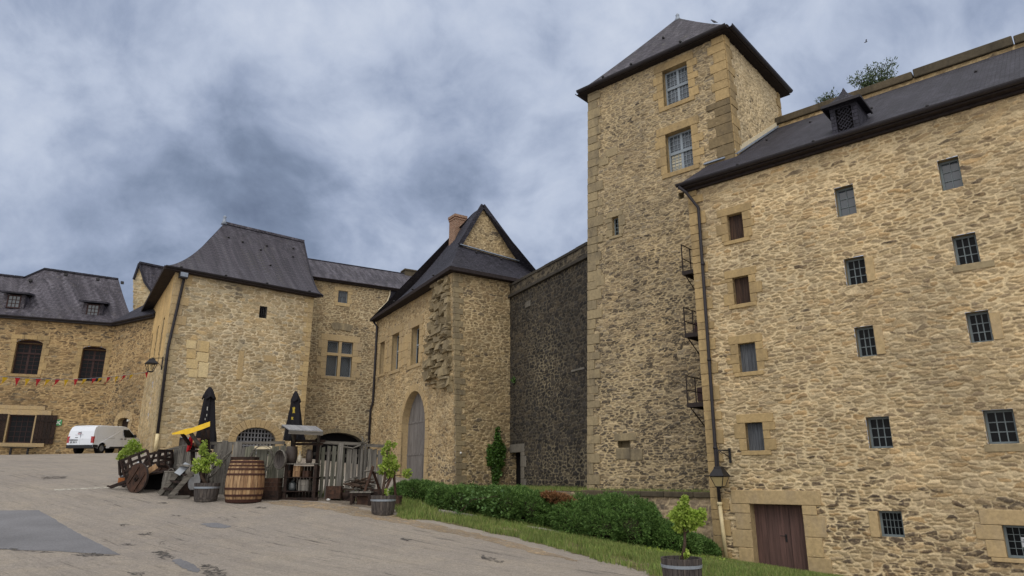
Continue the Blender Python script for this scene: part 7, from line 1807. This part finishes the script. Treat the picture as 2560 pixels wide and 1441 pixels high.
# shrubs on the rampart
def shrub(x, ybase, tips, n, label, seed):
    Pp = lambda x_, y_: RT.pt(*RT.uz(x_, y_, -.5), -.5)
    base = Pp(x, ybase); t = thing('rampart_shrub', base, label, 'shrub', 'shrubs growing on the rampart'); s = MB(); ce, ra = [], []
    for tx, ty in tips:
        e = Pp(tx, ty); bs = Pp(x + (tx - x) * .35, ybase); m = bs.lerp(e, .5) + Vector((0, 0, .1)); s.tube([bs, m, e], [.025, .015, .006], 5)
        for q in np.linspace(.2, 1.0, 7): ce.append(np.array(bs.lerp(e, q))); ra.append((.16, .16, .14))
    s.build('stems', M['bark'], t); rg = np.random.RandomState(seed)
    V, Q = leaf_arrays(np.array(ce), np.array(ra), n, .15, rg, aspect=.3, droop=-.2); np_mesh('leaves', V, Q, M['leaf_shrub'], t)
shrub(2185, 222, [(2128, 200), (2148, 185), (2170, 170), (2190, 165), (2215, 155), (2232, 152), (2205, 178), (2236, 178), (2160, 205), (2180, 190), (2220, 190)], 1300, 'larger wind blown shrub growing on top of the rampart', 91)
shrub(2062, 262, [(2045, 250), (2060, 240), (2078, 235), (2068, 246)], 200, 'smaller shrub on the rampart left of the dormer', 92)
shrub(2085, 256, [(2078, 240), (2082, 232)], 70, 'thin sprig on the rampart just beside the dormer finial', 93)

# ================================================================ birds
def bird(name, label, c, s_, head, wings=False):
    c = Vector(c); s = MB(); d = Vector((head, -.2, 0)).normalized(); up = Vector((0, 0, 1)); sd_ = d.cross(up)
    prof = [(-.62, .01, .0), (-.45, .05, .0), (-.3, .09, .02), (-.1, .16, .05), (.1, .18, .08), (.24, .13, .14), (.32, .10, .22), (.40, .095, .27), (.47, .06, .27), (.56, .012, .25)]
    rows = []
    for x, r, z in prof:
        rows.append([c + (d * x + up * (z + math.sin(a) * r) + sd_ * math.cos(a) * r * (.8 if not wings else .7)) * s_ for a in np.linspace(0, 2 * PI, 12)])
    s.grid(rows); t = thing(name, c, label, 'bird'); s.build('body', M['bird'], t, smooth=True)
    if wings:
        for sg in (-1, 1):
            s = MB(); s.grid([[c + (d * (x - .1 * w) + sd_ * sg * w * .9 + up * (.1 + .35 * w)) * s_ for x in (-.15, .05, .2)] for w in np.linspace(.05, 1, 5)]); s.build('wing', M['bird'], t, solid=.01)
    else:
        s = MB()
        for sg in (-.05, .05): s.tube([c + (sd_ * sg) * s_, c + (sd_ * sg - up * .16) * s_], .012 * s_, 5)
        s.build('legs', M['rust'], t)
M['bird'] = m_plain('grey_feathers', S(86, 88, 98), .7, .3, 0, .2)
def prx(P): return CX + F * P.x / (P.y * cT + (P.z - EYE) * sT)
best = min(np.linspace(.02, .9, 200), key=lambda q: abs(prx(cs[1].lerp(ap, q)) - 1786)); hp = cs[1].lerp(ap, float(best)); hp.z += .2
bird('pigeon', 'grey pigeon perched on the hip of the tower roof', hp - Vector((0, 0, .08)), .30, -1)
bird('flying_bird', 'small bird flying in the sky right of the tower', on(2165, 106, 38), .2, 1, True)

# ================================================================ lanterns
M['lantern_glass'] = m_plain('cream_lantern_glass', S(176, 158, 116), .35, .5, 0, .1)
def lantern(W, plate, d, arm_end, cx, ytop, ymid, ybot, wcap, label, glass):
    pu, pz0 = W.uz(plate[0], plate[1], .03); pz1 = W.uz(plate[0], plate[2], .03)[1]
    t = thing('wall_lantern', W.pt(pu, pz1, 0), label, 'lantern', 'wall lanterns')
    s = MB(); W.box(s, pu - .035, pu + .035, pz1, pz0, .065, .1); s.build('wall_plate', M['iron'], t)
    eu, ez = W.uz(*arm_end, d); lu = W.uz(cx, ytop, d)[0]; z0 = W.uz(cx, ytop, d)[1]; zm = W.uz(cx, ymid, d)[1]; zb = W.uz(cx, ybot, d)[1]
    k = abs(W.uz(cx + 10, ytop, d)[0] - lu) / 10 * .8
    s = MB(); A_ = W.pt(pu, pz0 - .08, .1); E = W.pt(lu, ez, d); s.beam(A_, E, .03, .04)
    cv = [W.pt(pu + (lu - pu) * q * .8, pz1 + .12 + (ez - pz1 - .16) * q ** .6, .1 + (d - .1) * q * .8) for q in np.linspace(0, 1, 8)]; s.tube(cv, .014, 6)
    cc_ = A_.lerp(E, .72) - Vector((0, 0, .09)); ux, nx, _ = W.V3(); dd_ = (E - A_).normalized(); s.tube([cc_ + dd_ * math.cos(a) * .06 * (1 - a / 9) + Vector((0, 0, math.sin(a) * .06 * (1 - a / 9))) for a in np.linspace(0, 6.5, 16)], .01, 5)
    s.build('bracket', M['iron'], t, smooth=True)
    c = lambda z: W.pt(lu, z, d)
    s = MB(); s.tube([E + Vector((0, 0, .06)), E - Vector((0, 0, .05)), c((ez + z0) / 2), c(z0)], [.02, .035, .022, .03], 8); s.build('hanger', M['iron'], t)
    def ring(z, w): return [W.pt(lu + sx * w, z, d + sy * w) for sx, sy in ((-1, 1), (1, 1), (1, -1), (-1, -1))]
    wc_ = wcap * k / 2; H_ = z0 - zm
    s = MB(); rows = [ring(z0, wc_ * .35), ring(z0 - H_ * .08, wc_ * .5), ring(z0 - H_ * .3, wc_ * .55), ring(zm + H_ * .1, wc_ * .98), ring(zm + H_ * .0, wc_ * 1.08), ring(zm - H_ * .08, wc_ * 1.05)]
    s.grid([r + [r[0]] for r in rows]); s.poly(list(reversed(rows[0]))); s.poly(rows[-1]); cap_ = s.build('cap', M['iron'], t)
    g0, g1 = ring(zm - H_ * .08, wc_ * .92), ring(zb, wc_ * .45)
    if glass: s = MB(); s.grid([g0 + [g0[0]], g1 + [g1[0]]]); s.poly(g1); s.build('glass', M['lantern_glass'], t)
    else: s = MB(); s.lathe(c(zb + (zm - zb) * .3), [(.03, 0), (.06, .1), (.05, (zm - zb) * .5)], 10); s.build('lamp_bulb', M['lantern_glass'], t)
    s = MB()
    for p, q in zip(g0, g1): s.tube([p, q], .014 * (1 if glass else 1.8), 5)
    for r in (g0, g1):
        for p, q in zip(r, r[1:] + [r[0]]): s.tube([p, q], .014 * (1 if glass else 1.8), 5)
    s.tube([c(zb), c(zb - .06)], .03, 6); s.build('frame', M['iron'], t)
lantern(R, (1825, 1121, 1158), .55, (1793, 1126), 1797, 1166, 1190, 1217, 44, 'black wall lantern with cream panes in front of the long drainpipe', True)
lantern(LF, (407, 893, 926), .9, (381, 896), 380, 897, 909, 930, 32, 'black open lantern on the left corner of the portcullis house', False)

# ================================================================ bunting
a, b_ = on(372, 930, 44.6), on(-70, 936, 31)
t = thing('bunting', a, 'string of red and yellow pennants across the far left wall', 'bunting')
def bp(q): p = a.lerp(b_, q); p.z -= 1.0 * math.sin(PI * q) * .35; return p
s = MB(); s.tube([bp(q) for q in np.linspace(0, 1, 30)], .012, 5); s.build('cord', M['frame_pale'], t)
M['pen_y'] = m_plain('yellow_pennant', S(214, 174, 40), .7, .3, 0, .1); M['pen_r'] = m_plain('red_pennant', S(190, 44, 52), .7, .3, 0, .1)
xs = [13, 44, 69, 96, 120, 144, 166, 190, 212, 235, 251, 272, 292, 311, 329, 367]
qs = np.linspace(0, 1, 400); pxs = []
for q in qs:
    p = bp(q); X_, Y_, Z_ = p.x, p.y, p.z - EYE; tt = Y_ * cT + Z_ * sT; pxs.append(CX + F * X_ / tt)
for i, x in enumerate(xs):
    q = float(np.interp(-x, [-v for v in pxs], qs)); p = bp(q); e = (bp(min(1, q + .01)) - bp(max(0, q - .01))).normalized()
    w = .19; h = .42; sw = Vector((random.uniform(-.35, .1) if x > 200 else random.uniform(-.25, .0), random.uniform(-.2, .2), 0)); s = MB()
    s.grid([[p - e * w * (1 - r) + Vector((0, 0, -h * r)) * random.uniform(.9, 1) + sw * r * r * .8, p + e * w * (1 - r) + Vector((0, 0, -h * r)) + sw * r * r * .8 + Vector((0, .03, 0))] for r in (0, .35, .7, .99)])
    s.build('pennant', M['pen_y'] if i % 2 == 0 else M['pen_r'], t, solid=.006)

# ================================================================ stone bench below the far left window
u0, z = LA.uz(8, 1117, .5); u1 = LA.uz(92, 1117, .5)[0]; gb_ = lambda u: float(gz(LA.pt(u, 0, .5).x, LA.pt(u, 0, .5).y))
t = thing('long_bench', LA.pt((u0 + u1) / 2, gb_(u0), .5), 'long low bench below the shuttered window at the far left', 'bench')
s = MB(); LA.box(s, u0, u1, z - .07, z, .3, .75); s.build('seat', M['coping'], t)
for u in (u0 + .55, u1 - .55):
    s = MB(); LA.box(s, u - .05, u + .05, gb_(u) - .05, z - .07, .35, .42); LA.box(s, u - .05, u + .05, gb_(u) - .05, z - .07, .62, .69); s.tube([LA.pt(u, z - .1, .55), LA.pt(u + .35, z - .08, .55)], .025, 5); s.build('leg', M['iron'], t)

# ================================================================ white van
VB = Vector((-28.65, 46.2, 0)); hd = math.radians(6.0)
vf = Vector((math.sin(hd), math.cos(hd), 0)); vr = Vector((math.cos(hd), -math.sin(hd), 0))
Lv, Wv, Hv = 4.95, 1.85, 1.80
def gpos(a, b): p = VB + vf * a + vr * b; return float(gz(p.x, p.y))
zr, zf = gpos(.9, 0), gpos(4.0, 0); slope = (zf - zr) / 3.1
vfs = Vector((vf.x, vf.y, slope)).normalized(); vus = vr.cross(vfs).normalized(); 
VB.z = gpos(0, 0) + .02
van = thing('white_van', VB, 'white panel van parked with its rear toward the yard before the far left range', 'van')
def vp_(a, b, h): return VB + vfs * a + vr * b + vus * h
M['van_paint'] = m_plain('white_van_paint', S(214, 220, 230), .25, .5, 0, .03); M['van_black'] = m_plain('black_van_plastic', S(30, 31, 36), .6, .4, 0, .1); M['van_red'] = m_plain('red_tail_lamp', S(150, 20, 26), .2, .6, 0, .15)
M['tyre'] = m_plain('tyre_rubber', S(28, 28, 30), .85, .2, 0, .1); M['wheel_metal'] = m_plain('wheel_trim', S(120, 122, 126), .45, .5, .4, .1)
prof = [(.02, .38), (.0, .55), (.0, .95), (.10, 1.45), (.22, 1.68), (.40, 1.77), (.8, 1.80), (2.9, 1.80), (3.35, 1.77), (3.65, 1.66), (4.05, 1.36), (4.35, 1.14), (4.75, 1.00), (4.92, .85), (4.96, .6), (4.93, .36)]
def tum(h): return Wv / 2 * (1 - .02 * max(0, (.9 - h)) - .115 * max(0, h - .95) ** 1.2)
s = MB(); nseg = 2
arch = lambda c: [(c + .40 * math.cos(PI * k / 10), .33 + .38 * math.sin(PI * k / 10)) for k in range(10, -1, -1)]
bottom = [(4.93, .36)] + [(a, h) for a, h in reversed(arch(4.02))] + [(a, h) for a, h in reversed(arch(.95))] + [(.02, .38)]
# loop of outer strip (roof, back, front)
full = prof + bottom[1:-1]
rows = []
for a, h in prof: 
    w = tum(h); rows.append([vp_(a, -w, h), vp_(a + .0, -w * .93, h + (.03 if 1.6 < h else 0)), vp_(a - (.05 if a < .3 else 0) + (.08 if a > 4.3 else 0), 0, h + (.05 if h > 1.6 else 0)), vp_(a, w * .93, h + (.03 if 1.6 < h else 0)), vp_(a, w, h)])
s.grid([list(reversed(r)) for r in rows])
for sg in (-1, 1):
    loop = [vp_(a, sg * tum(h), h) for a, h in full]; s.poly(loop if sg < 0 else list(reversed(loop)))
s.quad(vp_(.02, -.9, .38), vp_(.02, .9, .38), vp_(4.93, .9, .36), vp_(4.93, -.9, .36))
body = s.build('body', M['van_paint'], van)
def vpanel(pts, side, name, mat, off=.006, parent=None):
    s = MB(); P_ = [vp_(a, side * (tum(h) + off), h) for a, h in pts]; s.poly(P_ if side < 0 else list(reversed(P_))); return s.build(name, M[mat], parent or van)
for sg in (-1, 1):
    vpanel([(3.02, 1.60), (3.06, 1.22), (3.22, 1.06), (4.12, 1.06), (4.22, 1.12), (4.16, 1.22), (3.62, 1.60)], sg, 'side_window', 'glass_dark')
    vpanel([(.55 + 1.0, .30), (3.55, .30), (3.5, .43), (1.75, .43)], sg, 'sill_trim', 'van_black')
    vpanel([(.0, .36), (.53, .36), (.5, .55), (-.01, .56)], sg, 'bumper_corner', 'van_black', .02)
    s = MB(); w = tum(1.0) + .006
    for (a0, a1, h0, h1) in [(1.25, 2.15, .985, 1.0), (2.98, 2.985, .45, 1.7), (2.1, 2.106, .45, 1.7), (.42, .425, .6, 1.6)]:
        pts = [(a0, h0), (a1, h0), (a1, h1), (a0, h1)]; P_ = [vp_(a, sg * (tum(h) + .005), h) for a, h in pts]; s.poly(P_ if sg < 0 else list(reversed(P_)))
    s.build('panel_gap', m_plain('panel_shadow_gap', S(120, 126, 138), .6, .3, 0, .05), van)
    for a0 in (2.72, 3.12):
        s = MB(); c = vp_(a0 + .1, sg * (tum(.95) + .02), .95); s.obox(c, vfs * .09, vr * .015, vus * .025); s.build('door_handle', M['van_black'], van)
    s = MB(); c = vp_(4.12, sg * (tum(1.1) + .1), 1.16); s.obox(c, vfs * .05, vr * .09, vus * .11); s.build('mirror', M['van_black'], van, bevel=.02)
    s = MB(); pts = [(-.012, .62, .12), (-.012, .62, .0), (.0, 1.05, .0), (.0, 1.05, .1)]
    w = tum(.85); s.hexa([vp_(-.015, sg * (w - .15), .68), vp_(-.015, sg * (w + .012), .68), vp_(.1, sg * (w + .012), .68), vp_(.1, sg * (w - .15), .68), vp_(.0, sg * (w - .17), 1.10), vp_(.0, sg * (w + .006), 1.10), vp_(.13, sg * (w + .006), 1.10), vp_(.13, sg * (w - .17), 1.10)]); s.build('tail_lamp', M['van_red'], van)
    for a0 in (.95, 4.02):
        c = vp_(a0, sg * (Wv / 2 - .13), .325)
        s = MB(); s.lathe(c, [(.2, -.1), (.3, -.1), (.325, -.06), (.325, .06), (.3, .1), (.2, .1)], 24, vfs, vus, vr * sg, cap=False); s.lathe(c, [(.0, -.05), (.35, -.05)], 20, vfs, vus, vr * sg, cap=False); wh = s.build('wheel', M['tyre'], van)
        s = MB(); s.lathe(c, [(.205, .095), (.19, .06), (.12, .08), (.06, .06), (.0, .06)], 20, vfs, vus, vr * sg, cap=False); s.build('rim', M['wheel_metal'], wh)
        s = MB(); s.lathe(c, [(.39, -.16), (.39, .06)], 20, vfs, vus, vr * sg, cap=False); s.build('wheel_well', M['void'], wh)
s = MB(); s.hexa([vp_(-.07, -.9, .32), vp_(-.07, .9, .32), vp_(.1, .9, .32), vp_(.1, -.9, .32), vp_(-.07, -.9, .55), vp_(-.07, .9, .55), vp_(.1, .9, .55), vp_(.1, -.9, .55)]); s.build('rear_bumper', M['van_black'], van, bevel=.03)
s = MB(); s.obox(vp_(-.03, -.42, .73), vr * .28, vfs * .01, vus * .075); pl = s.build('number_plate', m_plain('plate_white', S(190, 196, 204), .4, .4, 0, .05), van)
s = MB()
for k_ in range(7):
    if k_ in (2, 5): continue
    s.obox(vp_(-.045, -.62 + k_ * .065, .725), vr * .02, vfs * .003, vus * .045)
s.build('plate_characters', M['van_black'], pl)
s = MB(); s.obox(vp_(-.035, -.42, .86), vr * .3, vfs * .02, vus * .02); s.obox(vp_(-.01, -.25, 1.02), vr * .1, vfs * .02, vus * .02); s.build('rear_handle', M['van_black'], van)
s = MB(); s.obox(vp_(-.03, .02, 1.0), vr * .004, vfs * .02, vus * .42); s.obox(vp_(-.035, -.3, .92), vr * .5, vfs * .006, vus * .006); s.build('rear_door_gap', m_plain('rear_gap', S(110, 116, 128), .6, .3, 0, .05), van)
def em(a, b, w, h, col, nm):
    s = MB(); q = (b - .95) / .5; aa = .1 * q - .045 if b > .95 else -.02; s.obox(vp_(aa, a, b), vr * w, vfs * .012, vus * h); s.build(nm, m_plain(nm + '_ink', col, .5, .3, 0, .05), van)
em(-.1, 1.36, .11, .022, S(60, 62, 74), 'emblem'); em(-.1, 1.30, .15, .012, S(170, 90, 100), 'lettering'); em(-.1, 1.25, .11, .012, S(170, 90, 100), 'lettering'); em(-.1, 1.2, .3, .006, S(140, 130, 140), 'lettering')
s = MB(); s.quad(vp_(3.66, -.72, 1.66), vp_(3.66, .72, 1.66), vp_(4.32, .8, 1.17), vp_(4.32, -.8, 1.17)); o = s.build('windscreen', M['glass_dark'], van); o.location = vus * .03
s = MB(); s.tube([vp_(2.3, 0, 1.84), vp_(2.2, 0, 2.05)], .008, 5); s.build('aerial', M['van_black'], van)
